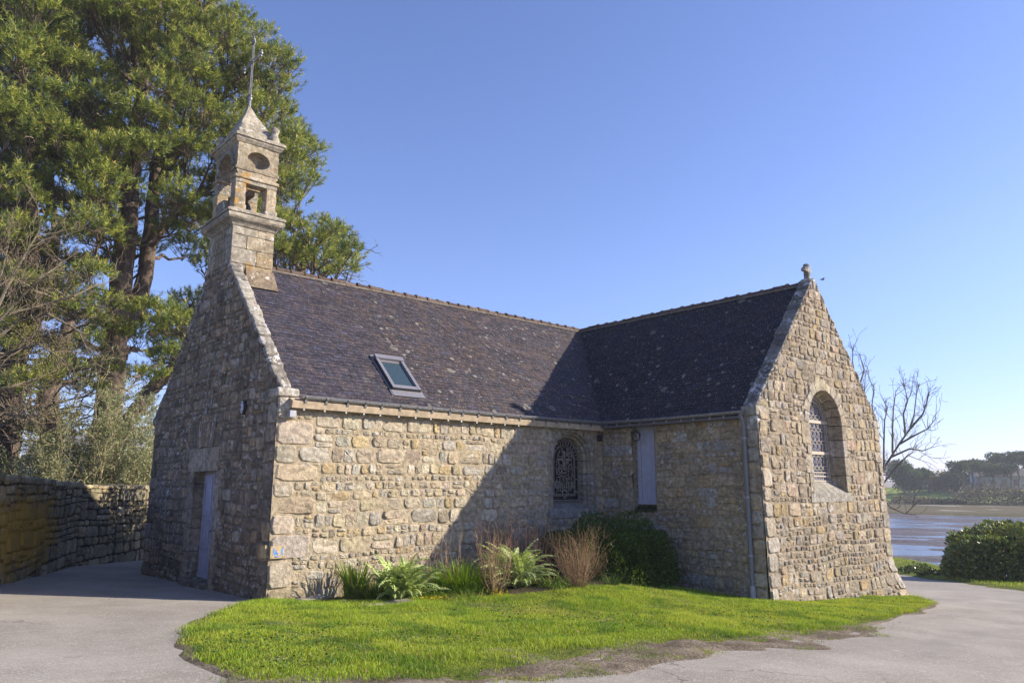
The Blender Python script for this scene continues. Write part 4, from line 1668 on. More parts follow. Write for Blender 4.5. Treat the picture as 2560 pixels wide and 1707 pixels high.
def nave_window():
    g = NWIN
    rng = np.random.default_rng(5)
    mb = MB()
    arch_blocks(mb, wn, g['cu'], g['zs'], g['z0'], [(g['rf'] + .16, .03), (g['rf'] + .15, -.022), (g['rf'] + .03, -.024), (g['rf'], .0), (g['rf'] - .01, .06), (g['rf'] - .05, .075),
                                                     (g['rf'] - .055, .14), (g['rg'] + .02, .18), (g['rg'], .34)], rng, [((.31, .26, .19), 3), ((.27, .24, .19), 2), ((.35, .32, .27), 1)], wide=(.05, .16))
    # sill
    V = wn.to3(np.array([(g['cu'] - .86, g['z0'] - .22), (g['cu'] + .86, g['z0'] - .22), (g['cu'] + .86, g['z0'] - .02), (g['cu'] - .86, g['z0'] - .02), (g['cu'] - .6, g['z0'] + .13), (g['cu'] + .6, g['z0'] + .13)]),
               [.03, .03, .035, .035, -.34, -.34])
    mb.addp(V, [[0, 1, 2, 3], [3, 2, 5, 4]], (.30, .28, .25))
    mb.addp(wn.to3(np.array([(g['cu'] - .86, g['z0'] - .22), (g['cu'] - .86, g['z0'] - .02)] * 1 + [(g['cu'] - .86, g['z0'] - .02), (g['cu'] - .86, g['z0'] - .22)]), [.03, .035, -.05, -.05]), [[0, 3, 2, 1]], (.28, .26, .23))
    win = mb.build('arched_window', STONE_G, chapel)
    arched_pane(wn, g['cu'], g['zs'], g['rg'] + .05, g['z0'] + .05, .335, 'pane', GLASS, win)
    # leaded grille: two frames with rungs, a cross, a scroll, a band of letters, a lozenge and random cames
    mb = MB()
    d = .30
    z0 = g['z0'] + .14
    for rr in (g['rg'] - .01, g['rg'] - .05, g['rg'] - .16, g['rg'] - .19):
        P = arch_path(g['cu'], g['zs'], rr, z0 + (g['rg'] - rr), 22)
        for i in range(len(P) - 1):
            strip(mb, wn, P[i], P[i + 1], .020, d)
        strip(mb, wn, P[0], P[-1], .020, d)
    A = arch_path(g['cu'], g['zs'], g['rg'] - .01, z0, 30)
    B = arch_path(g['cu'], g['zs'], g['rg'] - .17, z0 + .16, 30)
    for i in range(0, len(A), 2):
        strip(mb, wn, A[i], B[i], .022, d)
    ins = arch_in(g['cu'], g['zs'], g['rg'] - .18, z0 + .18)
    xs_ = np.linspace(g['cu'] - .38, g['cu'] + .38, 8)
    zs_ = np.arange(z0 + .18, g['zs'] + .40, .105)
    G = np.array([[(x + rng.normal(0, .025), z + rng.normal(0, .026)) for z in zs_] for x in xs_])
    for i in range(len(xs_)):
        for j in range(len(zs_)):
            p = G[i, j]
            for q in ((i + 1, j), (i, j + 1), (i + 1, j + 1) if rng.random() < .3 else (i, j)):
                if q[0] < len(xs_) and q[1] < len(zs_) and rng.random() < .86:
                    e = G[q[0], q[1]]
                    if ins(p[0], p[1]) and ins(e[0], e[1]):
                        strip(mb, wn, p, e, rng.uniform(.016, .034), d)
    c = g['cu']
    strip(mb, wn, (c, 2.45), (c, 2.86), .05, d - .006)
    strip(mb, wn, (c - .2, 2.66), (c + .2, 2.66), .05, d - .006)
    t = np.linspace(0, 1, 14)
    sx, sz = c + .13 * np.sin(t * 2 * math.pi), 2.42 - .34 * t
    for i in range(13):
        strip(mb, wn, (sx[i], sz[i]), (sx[i + 1], sz[i + 1]), .055, d - .006)
    for k in range(9):
        strip(mb, wn, (c - .3 + k * .075, 1.98), (c - .3 + k * .075 + rng.normal(0, .01), 2.08), .034, d - .006)
    for zz in (1.965, 2.095):
        strip(mb, wn, (c - .34, zz), (c + .34, zz), .022, d - .006)
    for a, b in (((c, 1.93), (c + .1, 1.83)), ((c + .1, 1.83), (c, 1.7)), ((c, 1.7), (c - .1, 1.83)), ((c - .1, 1.83), (c, 1.93))):
        strip(mb, wn, a, b, .03, d - .006)
    mb.build('leaded_grille', GRILLE, win)


GRILLE = mat_plain('grille_lead', (.22, .19, .165), .6, .3)
GRILLE2 = mat_plain('grille_bronze', (.40, .345, .275), .6, .3)
nave_window()


def gable_window():
    g = GWIN
    rng = np.random.default_rng(6)
    mb = MB()
    arch_blocks(mb, wb, g['cu'], g['zs'], g['z0'], [(g['rf'] + .21, .03), (g['rf'] + .20, -.03), (g['rf'] + .015, -.032), (g['rf'], -.015), (g['rf'] - .005, .20), (g['rf'] - .05, .21),
                                                     (g['rf'] - .06, .24), (g['rg'] + .04, .25), (g['rg'] + .03, .34)], rng, [((.35, .30, .23), 3), ((.33, .295, .245), 2), ((.38, .32, .23), 1)], nv=11, cuts=4, wide=(.05, .2))
    c, z0 = g['cu'], g['z0']
    for a, b in ((c - 1.02, c - .05), (c - .04, c + 1.04)):
        V = wb.to3(np.array([(a, z0 - .22), (b, z0 - .22), (b, z0 - .03), (a, z0 - .03), (a if a > c - .5 else c - .86, z0 + .26), (b if b < c + .5 else c + .86, z0 + .26)]), [.026, .026, .03, .03, -.32, -.32])
        mb.addp(V, [[0, 1, 2, 3], [3, 2, 5, 4]], (.32, .295, .25))
    mb.warp(gable_warp)
    win = mb.build('arched_window', STONE_G, chapel)
    o = arched_pane(wb, c, g['zs'], g['rg'] + .03, z0 + .2, .33, 'pane', GLASS_B, win)
    mb = MB()
    d = .305
    zb = z0 + .27
    for rr in (g['rg'], g['rg'] - .10):
        P = arch_path(c, g['zs'], rr, zb + (g['rg'] - rr) * 1.0, 26)
        for i in range(len(P) - 1):
            strip(mb, wb, P[i], P[i + 1], .03, d, .03)
    A = arch_path(c, g['zs'], g['rg'], zb, 26)
    B = arch_path(c, g['zs'], g['rg'] - .10, zb + .1, 26)
    for i in range(len(A)):
        strip(mb, wb, A[i], B[i], .022, d)
    for zz, th in ((zb, .03), (zb + .11, .03), (zb + .2, .022), (2.80, .075), (3.56, .075)):
        strip(mb, wb, (c - g['rg'], zz), (c + g['rg'], zz), th, d - .01, .03)
    for k in range(13):
        strip(mb, wb, (c - .66 + k * .11, zb), (c - .66 + k * .11, zb + .2), .022, d)
    ins = arch_in(c, g['zs'], g['rg'] - .09, zb + .19)
    # curved lozenges
    nseg = 80
    zz = np.linspace(zb + .2, g['zs'] + .62, nseg)
    for k in range(-5, 7):
        for sg in (-1, 1):
            u = c - .06 + k * .2 + sg * .14 * np.sin((zz - zb) * 2 * math.pi / .62 + k * math.pi)
            for i in range(nseg - 1):
                if ins(u[i], zz[i]) and ins(u[i + 1], zz[i + 1]):
                    strip(mb, wb, (u[i], zz[i]), (u[i + 1], zz[i + 1]), .026, d)
    mb.build('leaded_grille', GRILLE2, win)


gable_window()


# ------------------------------------------------------------------ door, shutter
def door():
    rng = np.random.default_rng(8)
    mb = MB()
    pal = [((.33, .275, .21), 3), ((.35, .305, .245), 2), ((.28, .24, .19), 2)]
    z = -.3
    k = 0
    while z < DZ1 - .05:
        h = min(rng.uniform(.4, .62), DZ1 - z)
        if DZ1 - z - h < .2:
            h = DZ1 - z
        for sg, ye in ((-1, DY0), (1, DY1)):
            wd = (.2, .34)[(k + (sg > 0)) % 2] + rng.uniform(0, .06)
            lo, hi = (ye - wd, ye) if sg < 0 else (ye, ye + wd)
            rough_block(mb, (-.026, lo, z + .004), (.30, hi, z + h - .004), pick(rng, pal), .014, .007, 5, k * 2 + (sg > 0), 8)
        z += h
        k += 1
    rough_block(mb, (-.028, DY0 - .1, DZ1 + .004), (.30, DY1 + .40, DZ1 + .50), (.35, .285, .215), .016, .008, 8, 91, 7)
    # relieving stones over the lintel, set on edge
    for q in range(9):
        a = -.5 + q / 8
        yc = 3.45 + a * .9
        obox(mb, np.array((-.005, yc, 3.08 - .06 * abs(a))), np.array((.03, 0, 0)), np.array((0, .042, -.02 * a)), np.array((0, .16 * a, .26)), pick(rng, PAL_W))
    surround = mb.build('door_surround', STONE_W, chapel)
    mb = MB()
    xd = .215
    box(mb, (xd, DY0 - .01, .09), (xd + .06, DY1 + .01, DZ1 + .02))
    for ya, yb in ((DY0 + .03, 3.35), (3.37, DY1 - .03)):
        for za, zb in ((.2, .72), (.80, 1.30), (1.38, 2.2)):
            for (a, b, c, e) in ((ya + .07, za, ya + .10, zb), (yb - .10, za, yb - .07, zb), (ya + .101, za, yb - .101, za + .03), (ya + .101, zb - .03, yb - .101, zb)):
                box(mb, (xd - .028, a, b), (xd + .001, c, e))
            box(mb, (xd - .01, ya + .15, za + .08), (xd + .001, yb - .15, zb - .08))
        box(mb, (xd - .03, ya, .09), (xd + .002, yb, .19))
    box(mb, (xd - .02, 3.345, .19), (xd + .002, 3.375, DZ1))
    dr = mb.build('door', PAINT, chapel)
    mb = MB()
    tube(mb, [(xd - .002, 3.29, 1.06), (xd - .06, 3.29, 1.06), (xd - .065, 3.20, 1.055)], .011, 6)
    box(mb, (xd - .012, 3.265, .98), (xd - .001, 3.315, 1.14))
    mb.build('handle', BLACKM, dr)
    mb = MB()
    rough_block(mb, (-.16, DY0 - .1, -.22), (.28, DY1 + .08, .085), (.19, .165, .13), .03, .01, 6, 12)
    mb.build('doorstep', STONE_W, chapel)


door()
mb = MB()
xs0 = L + .20
box(mb, (xs0, -SU1 - .05, SZ0 + .17), (xs0 + .05, -SU0 + .02, 3.52))
box(mb, (xs0 - .022, -SU0 - .11, SZ0 + .17), (xs0 + .001, -SU0 + .02, 3.50))
for q in range(4):
    box(mb, (xs0 - .012, -SU0 - .115 - (q + 1) * .145, SZ0 + .30), (xs0 + .001, -SU0 - .12 - q * .145, 3.50))
box(mb, (xs0 - .045, -SU1, SZ0 + .17), (xs0 + .001, -SU0 + .03, SZ0 + .29))
shut = mb.build('shutter', PAINT, chapel)
mb = MB()
# reveals and the recessed sill under the shutter
mb.addp([(L, -SU0, SZ0), (L + .22, -SU0, SZ0), (L + .22, -SU0, 3.6), (L, -SU0, 3.6)], [[0, 1, 2, 3]], (.28, .22, .15))
mb.addp([(L, -SU1, SZ0), (L + .22, -SU1, SZ0), (L + .22, -SU1, 3.6), (L, -SU1, 3.6)], [[3, 2, 1, 0]], (.28, .22, .15))
mb.addp([(L - .01, -SU1, SZ0 - .02), (L - .01, -SU0, SZ0 - .02), (L + .24, -SU0, SZ0 + .12), (L + .24, -SU1, SZ0 + .12)], [[0, 1, 2, 3]], (.26, .215, .15))
mb.addp([(L + .22, -SU1, SZ0), (L + .22, -SU0, SZ0), (L + .22, -SU0, SZ0 + .2), (L + .22, -SU1, SZ0 + .2)], [[0, 1, 2, 3]], (.26, .215, .15))
rough_block(mb, (L - .10, -SU1 - .25, .98), (L + .1, -.62, 1.10), (.30, .28, .25), .03, .012, 8, 61)
rough_block(mb, (L - .03, -SU0 - .001, SZ0 + .9), (L + .18, -SU0 + .3, SZ0 + 1.4), (.30, .235, .15), .02, .008, 4, 62)
rough_block(mb, (L - .03, -SU0 - .001, SZ0 + .0), (L + .18, -SU0 + .42, SZ0 + .55), (.31, .26, .19), .02, .008, 4, 63)
mb.build('shutter_surround', STONE_G, chapel)
mb = MB()
rng = np.random.default_rng(9)
n = 500
P = np.stack([rng.uniform(L - .05, L + .16, n), rng.uniform(-SU1, -SU0, n), np.full(n, SZ0 + .02)], 1)
P[:, 2] += (P[:, 0] - L) * .56
leaves(mb, P, rng.normal(0, 1, (n, 3)) * [1, 1, .6] + [0, 0, .8], rng.uniform(.03, .07, n), rng.uniform(.02, .04, n), np.array((.05, .085, .025)) * rng.uniform(.6, 1.3, n)[:, None], rng)
tag(mb.build('moss', LEAF, loc=(L, -1.3, SZ0)), 'dark green moss on the ledge under the lavender shutter', 'moss', kind='stuff')


# ------------------------------------------------------------------ skylight
def skylight():
    o = np.array((0, EY, zN0))
    U = np.array((1.0, 0, 0))
    V = unit((0, NW / 2 - EY, RIDGE - zN0))
    N = np.cross(U, V)

    def P(x, y):                                    # slope distance for a given y on the slope
        return (y - EY) * lN / (NW / 2 - EY)
    x0, x1, s0, s1 = 2.675, 3.395, P(0, .40), P(0, 1.235)
    W = Wall(o, U, V, N)

    def bx(mb, a, b, c, d, z0, z1):
        cen = o + U * (a + c) / 2 + V * (b + d) / 2 + N * (z0 + z1) / 2
        obox(mb, cen, U * (c - a) / 2, V * (d - b) / 2, N * (z1 - z0) / 2)
    mb = MB()
    f = .075
    bx(mb, x0, s0, x0 + f, s1 - .13, .0, .10)
    bx(mb, x1 - f, s0, x1, s1 - .13, .0, .10)
    bx(mb, x0 + f, s0, x1 - f, s0 + .10, .0, .095)
    bx(mb, x0 + f, s0 + .10, x1 - f, s0 + .125, .0, .075)
    bx(mb, x0 - .005, s1 - .15, x1 + .005, s1 - .02, .005, .125)
    bx(mb, x0 + f, s1 - .2, x1 - f, s1 - .15, .0, .06)
    for xa, xb in ((x0 + f, x0 + f + .018), (x1 - f - .018, x1 - f)):
        bx(mb, xa, s0 + .125, xb, s1 - .2, .0, .07)
    sk = mb.build('skylight', METALW, chapel)
    mb = MB()
    bx(mb, x0 + f + .018, s0 + .125, x1 - f - .018, s1 - .2, .03, .05)
    mb.build('pane', GLASS_SKY, sk)
    mb = MB()
    bx(mb, x0 - .03, s0 - .20, x1 + .05, s0 - .004, .028, .034)
    for xa, xb in ((x0 - .06, x0 - .002), (x1 + .002, x1 + .06)):
        bx(mb, xa, s0 - .19, xb, s1, .018, .026)
    bx(mb, x0 - .06, s1 - .02, x1 + .03, s1 + .05, .02, .04)
    mb.build('flashing', METALW, sk)
    mb = MB()
    bx(mb, x0 - .0, s0 - .012, x1, s0 - .001, -.02, .088)
    for xa, xb in ((x0 - .012, x0 - .001), (x1 + .001, x1 + .012)):
        bx(mb, xa, s0, xb, s1 - .1, -.02, .075)
    mb.build('gasket', BLACKM, sk)


GLASS_SKY = mat_glass('skylight_glass', (.03, .05, .055), .12)
skylight()


# ------------------------------------------------------------------ gutters and downpipe
def gutter(name, p0, p1, out, r, nbr, seed, board=True, down=.02):
    rng = np.random.default_rng(seed)
    p0, p1, out = np.asarray(p0, float), np.asarray(p1, float), np.asarray(out, float)
    d = p1 - p0
    l = np.linalg.norm(d)
    d = d / l
    up = np.array((0, 0, 1.0))
    mb = MB()
    a = np.linspace(math.pi, 2 * math.pi, 11)
    K = 24
    V = []
    for i in range(K + 1):
        c = p0 + d * l * i / K + up * (-.02 * math.sin(i / K * math.pi) + .003 * math.sin(i * 2.3))
        for rr in (r, r - .006):
            V += [c + out * rr * math.cos(t) + up * rr * math.sin(t) for t in a]
    V = np.array(V).reshape(K + 1, 22, 3)
    m = 22
    F = []
    for i in range(K):
        for j in range(10):
            F.append((i * m + j, i * m + j + 1, (i + 1) * m + j + 1, (i + 1) * m + j))
            F.append((i * m + 11 + j, (i + 1) * m + 11 + j, (i + 1) * m + 12 + j, i * m + 12 + j))
    mb.add(V.reshape(-1, 3), F)
    for i in (0, K):
        c = V[i][:11]
        mb.addp(c, [list(range(11))])
    # rolled front bead
    tube(mb, V[:, 10, :] + up * .004, .011, 6)
    g = mb.build(name, LEAD, chapel, smooth=False)
    x = .12
    for k in range(nbr):
        q = p0 + d * (x + (l - .2) * k / max(1, nbr - 1) + rng.uniform(-.04, .04))
        mb = MB()
        pts = [q + out * (r + .012) * math.cos(t) + up * (r + .012) * math.sin(t) for t in np.linspace(math.pi, 2 * math.pi, 8)]
        for i in range(7):
            a_, b_ = pts[i], pts[i + 1]
            obox(mb, (a_ + b_) / 2, (b_ - a_) / 2 * 1.05, d * .014, unit(np.cross(b_ - a_, d)) * .004)
        # scrolled tail on the board
        for dz, dy, rr in ((-.045, .01, .02), (-.07, -.004, .024), (-.09, -.018, .018)):
            c = q + out * (r * .15 + dy) + up * (-r + dz + .02)
            tube(mb, [c - d * .022, c + d * .022], rr, 7)
        mb.build('gutter_bracket', LEAD, g)
        # clip end under the board
        c = q - up * (r + .175) - out * (r * .7)
        mb = MB()
        obox(mb, c, d * .018, out * .02, up * .02)
        mb.build('clip', LEAD, g)
    return g


zg = 3.615
gutter('gutter', (.36, EY - .055, zg), (L - .10, EY - .055, zg - .01), (0, -1, 0), .062, 21, 3)
gutter('gutter', (L - .175, EY - .06, zg - .01), (L - .175, -WP + .24, zg - .02), (-1, 0, 0), .062, 11, 4)
mb = MB()
# sloped timber board under the nave gutter
V = [(.20, -.03, 3.60), (L - .06, -.03, 3.59), (L - .06, -.20, 3.50), (.20, -.205, 3.515), (.20, -.17, 3.395), (L - .06, -.165, 3.385), (L - .06, -.03, 3.39), (.20, -.03, 3.40)]
mb.addp(V, [[0, 1, 2, 3], [3, 2, 5, 4], [4, 5, 6, 7], [0, 3, 4, 7], [1, 6, 5, 2]])
mb.build('fascia_board', WOODF, chapel)
mb = MB()
box(mb, (L - .20, -WP + .32, 3.44), (L - .02, -.21, 3.505))
mb.build('fascia_board', mat_plain('dark_board', (.11, .10, .095), .8, .2), chapel)
mb = MB()
px, py = L - .085, -WP + .30
zb = gzs(px, py) + .06
tube(mb, [(L - .175, py, zg - .07), (L - .17, py, zg - .15), (px, py, zg - .26), (px, py, zb + .22)], .048, 14)
dp = mb.build('downpipe', PVC, chapel, smooth=True)
mb = MB()
tube(mb, [(px, py, zb + .25), (px, py, zb - .1)], .058, 14, (.34, .34, .36))
mb.build('pipe_shoe', COLR, dp, smooth=True)
for zz in (3.0, 1.75, .55):
    mb = MB()
    tube(mb, [(px, py, zz), (px, py, zz + .035)], .056, 14, (.3, .3, .32))
    box(mb, (px + .03, py - .012, zz + .004), (L + .02, py + .012, zz + .03), (.3, .3, .32))
    mb.build('pipe_collar', COLR, dp)

# ------------------------------------------------------------------ fittings on the walls
t = empty('wall_lamp', (-.07, 1.42, 3.45), 'small oval caged wall lamp on the shaded west front', 'lamp')
mb = MB()
lo = np.array((-.06, 1.42, 3.50))
ang = np.linspace(0, 2 * np.pi, 24, endpoint=False)
for x0_, x1_, s0_, s1_ in ((-.03, -.075, 1.0, 1.0), (-.075, -.09, 1.0, .86)):
    V = np.concatenate([np.stack([np.full(24, x), lo[1] + .085 * s_ * np.cos(ang), lo[2] + .145 * s_ * np.sin(ang)], 1) for x, s_ in ((x0_, s0_), (x1_, s1_))])
    mb.add(V, [(j, 24 + j, 24 + (j + 1) % 24, (j + 1) % 24) for j in range(24)])
for k in (-.5, 0, .5):
    tube(mb, [(-.09, lo[1] - .07, lo[2] + k * .15), (-.115, lo[1], lo[2] + k * .15), (-.09, lo[1] + .07, lo[2] + k * .15)], .006, 5)
tube(mb, [(-.09, lo[1], lo[2] - .12), (-.12, lo[1], lo[2]), (-.09, lo[1], lo[2] + .12)], .006, 5)
mb.build('lamp_housing', BLACKM, t)
mb = MB()
V, F = [], []
rg_ = [(1.0, -.086), (.85, -.10), (.5, -.11), (.02, -.113)]
V = np.concatenate([np.stack([np.full(24, x), lo[1] + .073 * s_ * np.cos(ang), lo[2] + .125 * s_ * np.sin(ang)], 1) for s_, x in rg_])
mb.add(V, [(i * 24 + j, (i + 1) * 24 + j, (i + 1) * 24 + (j + 1) % 24, i * 24 + (j + 1) % 24) for i in range(3) for j in range(24)], (.45, .47, .52))
mb.build('lamp_glass', COLR, t)

t = empty('floodlight', (.24, -.08, 3.28), 'small grey box floodlight under the left end of the timber eave board', 'floodlight')
mb = MB()
rough_block(mb, (.18, -.15, 3.22), (.305, -.035, 3.345), (.34, .34, .37), .008, 0, 2)
mb.build('floodlight_box', COLR, t)
mb = MB()
tube(mb, [(.235, -.07, 3.34), (.235, -.06, 3.42)], .006, 5, (.05, .05, .05))
mb.build('cable', COLR, t)
t = empty('junction_box', (8.69, -.05, 3.2), 'black square box in the corner of the two walls right of the nave window', 'box')
mb = MB()
rough_block(mb, (8.63, -.12, 3.13), (8.74, -.02, 3.29), (.025, .025, .028), .012, 0, 2)
mb.build('box_body', COLR, t)
mb = MB()
tube(mb, [(8.69, -.05, 3.29), (8.72, -.03, 3.5)], .008, 5, (.03, .03, .03))
mb.build('cable', COLR, t)
# cable coil
mb = MB()
rng = np.random.default_rng(3)
pts = []
for k in range(70):
    a = k / 70 * 2 * math.pi * 4
    r = .12 + .012 * math.sin(k * .37)
    pts.append((L - .06 + .02 * math.sin(a * .5 + 1), -1.19 + r * math.cos(a), 3.20 + r * math.sin(a) + .01 * math.sin(k)))
tube(mb, pts, .007, 5, (.02, .02, .02))
tube(mb, [(L - .06, -1.17, 3.31), (L - .05, -1.15, 3.4), (L - .08, -1.14, 3.5)], .007, 5, (.02, .02, .02))
tag(mb.build('cable_coil', COLR, loc=(L - .06, -1.19, 3.2)), 'coil of black cable hanging at the top of the lavender shutter', 'cable')


# waymark tiles on the corner
def tile(name, label, W, cu, cv, wd, ht, art):
    t = empty(name, W.to3(np.array([(cu, cv)]), [.04])[0], label, 'plaque')
    mb = MB()
    c = W.to3(np.array([(cu, cv)]), [.045])[0]
    obox(mb, c, W.U * wd / 2, W.V * ht / 2, W.N * .015, (.44, .33, .17))
    for sx in (-1, 1):
        for sz in (-1, 1):
            q = W.to3(np.array([(cu + sx * (wd / 2 - .02), cv + sz * (ht / 2 - .02))]), [.062])[0]
            obox(mb, q, W.U * .006, W.V * .006, W.N * .004, (.12, .09, .06))
    mb.build('tile', COLM, t)
    mb = MB()
    for poly, col in art:
        P = np.array([(cu + a * wd / 2, cv + b * ht / 2) for a, b in poly])
        V = W.to3(P, np.full(len(P), .0625))
        f = list(range(len(P)))
        mb.addp(V, [f if not W.flip else f[::-1]], col)
    mb.build('pictogram', COLM, t)


BLUE = (.10, .25, .62)


def ell(x, y, a, b, n=10):
    return [(x + a * math.cos(q), y + b * math.sin(q)) for q in np.linspace(0, 2 * math.pi, n, endpoint=False)]


ART = [(ell(-.52, .70, .09, .13), BLUE), ([(-.66, .55), (-.42, .58), (-.40, .1), (-.62, .1)], BLUE), ([(-.62, .1), (-.52, .1), (-.66, -.5), (-.76, -.5)], BLUE), ([(-.5, .1), (-.4, .1), (-.3, -.5), (-.42, -.5)], BLUE),
       ([(-.18, .4), (-.1, .4), (-.02, .0), (-.28, .0)], BLUE), ([(-.3, .0), (.1, .0), (.16, -.45), (.05, -.45), (-.06, -.15), (-.2, -.48), (-.32, -.48)], BLUE),
       (ell(.72, .74, .09, .13), BLUE), ([(.55, .55), (.86, .55), (.84, .0), (.58, .0)], BLUE), ([(.58, .0), (.70, .0), (.67, -.5), (.56, -.5)], BLUE), ([(.72, .0), (.84, .0), (.86, -.5), (.75, -.5)], BLUE),
       ([(-.5, -.68), (-.1, -.6), (.6, -.66), (.3, -.78), (-.1, -.88), (-.12, -.72)], BLUE)]
tile('waymark_tile', 'sandy tile with blue hiking figures on the sunny side of the corner', wn, .135, .84, .25, .21, ART)
tile('waymark_tile', 'dark tile with a single blue dot on the shaded side of the corner', ww_, .12, .85, .2, .22, [(ell(-.35, 0, .14, .12), BLUE)])

# ------------------------------------------------------------------ boundary wall on the left
BW = [(-5.6, -.4), (-3.24, 4.7), (-2.21, 6.9), (-.83, 10.17), (.5, 11.75), (1.97, 13.45), (6.5, 18.6)]
BT = [2.28, 2.16, 2.1, 2.03, 2.0, 1.98, 1.9]


def boundary():
    t = empty('boundary_wall', (-.83, 10.17, gzs(-.83, 10.17)), 'long dark dry stone wall with ochre lichen left of the chapel', 'wall')
    mb = MB()
    mc = MB()
    for i in range(len(BW) - 1):
        a, b = np.array(BW[i]), np.array(BW[i + 1])
        l = np.linalg.norm(b - a)
        u = (b - a) / l
        N = (u[1], -u[0], 0)
        W = Wall((a[0], a[1], 0), (u[0], u[1], 0), (0, 0, 1), N, 100 + i)
        z0 = min(gzs(*a), gzs(*b)) - .3
        big = i in (1, 2)
        rubble(mb, W, [(0, z0), (l, z0), (l, BT[i + 1] - .06), (0, BT[i] - .06)], PAL_O, cs=.075, wr=(3, 8), hr=(2, 4), relief=(.015, .06), gap=.012, mort=(.03, .026, .02),
               smear=.22, rnd=.12, jag=.05, warp=.03, M=14)
        # back face
        V = [(*(a - np.array(N[:2]) * .5), z0), (*(b - np.array(N[:2]) * .5), z0), (*(b - np.array(N[:2]) * .5), BT[i + 1] - .05), (*(a - np.array(N[:2]) * .5), BT[i] - .05)]
        mb.addp(V, [[0, 1, 2, 3]], (.14, .12, .1))
        # cap stones
        s = 0
        rng = W.rng
        while s < l - .05:
            wd = min(rng.uniform(.25, .6), l - s)
            z = BT[i] + (BT[i + 1] - BT[i]) * (s + wd / 2) / l

            def fn(P, a=a, u=u, N=N, z=z):
                return np.stack([a[0] + u[0] * P[:, 0] - N[0] * P[:, 1], a[1] + u[1] * P[:, 0] - N[1] * P[:, 1], z + P[:, 2]], 1)
            rough_block(mc, (s + .004, -.05 - rng.uniform(0, .03), -.10), (s + wd - .004, .5, rng.uniform(-.02, .05)), pick(rng, PAL_O) * 1.15, .035, .02, 4, int(s * 9) + i, 6, fn=fn)
            s += wd
    mb.build('masonry', STONE_L, t)
    mc.build('cap_stones', STONE_O, t, smooth=True)


def mat_boundary():
    m = mat_stone('stone_boundary_lichen', lich=.35, lichcol=(.36, .35, .33), dark=.45, moss=.35, bump=.9)
    nt_ = m.node_tree
    p = [n for n in nt_.nodes if n.type == 'BSDF_PRINCIPLED'][0]
    src = p.inputs['Base Color'].links[0].from_socket
    geo = nt_.nodes.new('ShaderNodeTexCoord')
    # ochre lichen colony on the nearer stretch of the wall
    mp = nt_.nodes.new('ShaderNodeMapping')
    mp.inputs['Location'].default_value = (2.0, 4.7, -1.1)
    nt_.links.new(geo.outputs['Object'], mp.inputs['Vector'])
    ln = nt_.nodes.new('ShaderNodeVectorMath')
    ln.operation = 'LENGTH'
    sc_ = nt_.nodes.new('ShaderNodeMapping')
    sc_.inputs['Scale'].default_value = (.42, .42, 1.35)
    nt_.links.new(mp.outputs[0], sc_.inputs['Vector'])
    nt_.links.new(sc_.outputs[0], ln.inputs[0])
    ns = nt_.nodes.new('ShaderNodeTexNoise')
    ns.inputs['Scale'].default_value = 3.2
    ns.inputs['Detail'].default_value = 6
    ns.inputs['Roughness'].default_value = .65
    nt_.links.new(geo.outputs['Object'], ns.inputs['Vector'])
    ad = nt_.nodes.new('ShaderNodeMath')
    ad.operation = 'MULTIPLY_ADD'
    nt_.links.new(ns.outputs['Fac'], ad.inputs[0])
    ad.inputs[1].default_value = -2.4
    nt_.links.new(ln.outputs['Value'], ad.inputs[2])
    mr = nt_.nodes.new('ShaderNodeMapRange')
    mr.inputs[1].default_value = -.55
    mr.inputs[2].default_value = .1
    mr.inputs[3].default_value = .9
    mr.inputs[4].default_value = 0
    nt_.links.new(ad.outputs[0], mr.inputs[0])
    mx = nt_.nodes.new('ShaderNodeMix')
    mx.data_type = 'RGBA'
    nt_.links.new(mr.outputs[0], mx.inputs[0])
    nt_.links.new(src, mx.inputs[6])
    mx.inputs[7].default_value = (.33, .20, .03, 1)
    nt_.links.new(mx.outputs[2], p.inputs['Base Color'])
    return m


STONE_L = mat_boundary()
boundary()
# garden ground behind the wall
grid_sheet('meadow', span(-40, 40, 2), span(2, 90, 2), gz, LAWN_SOIL, off=.05,
           mask=lambda x, y: (y > 24) | ((x < -6.5) & (y > 2)))


# ------------------------------------------------------------------ foliage generators
def orth(D):
    ref = np.where(np.abs(D[:, 2:3]) < .9, np.array([[0, 0, 1.0]]), np.array([[1.0, 0, 0]]))
    A = np.cross(D, ref)
    A /= np.linalg.norm(A, axis=1, keepdims=True) + 1e-9
    return A, np.cross(D, A)


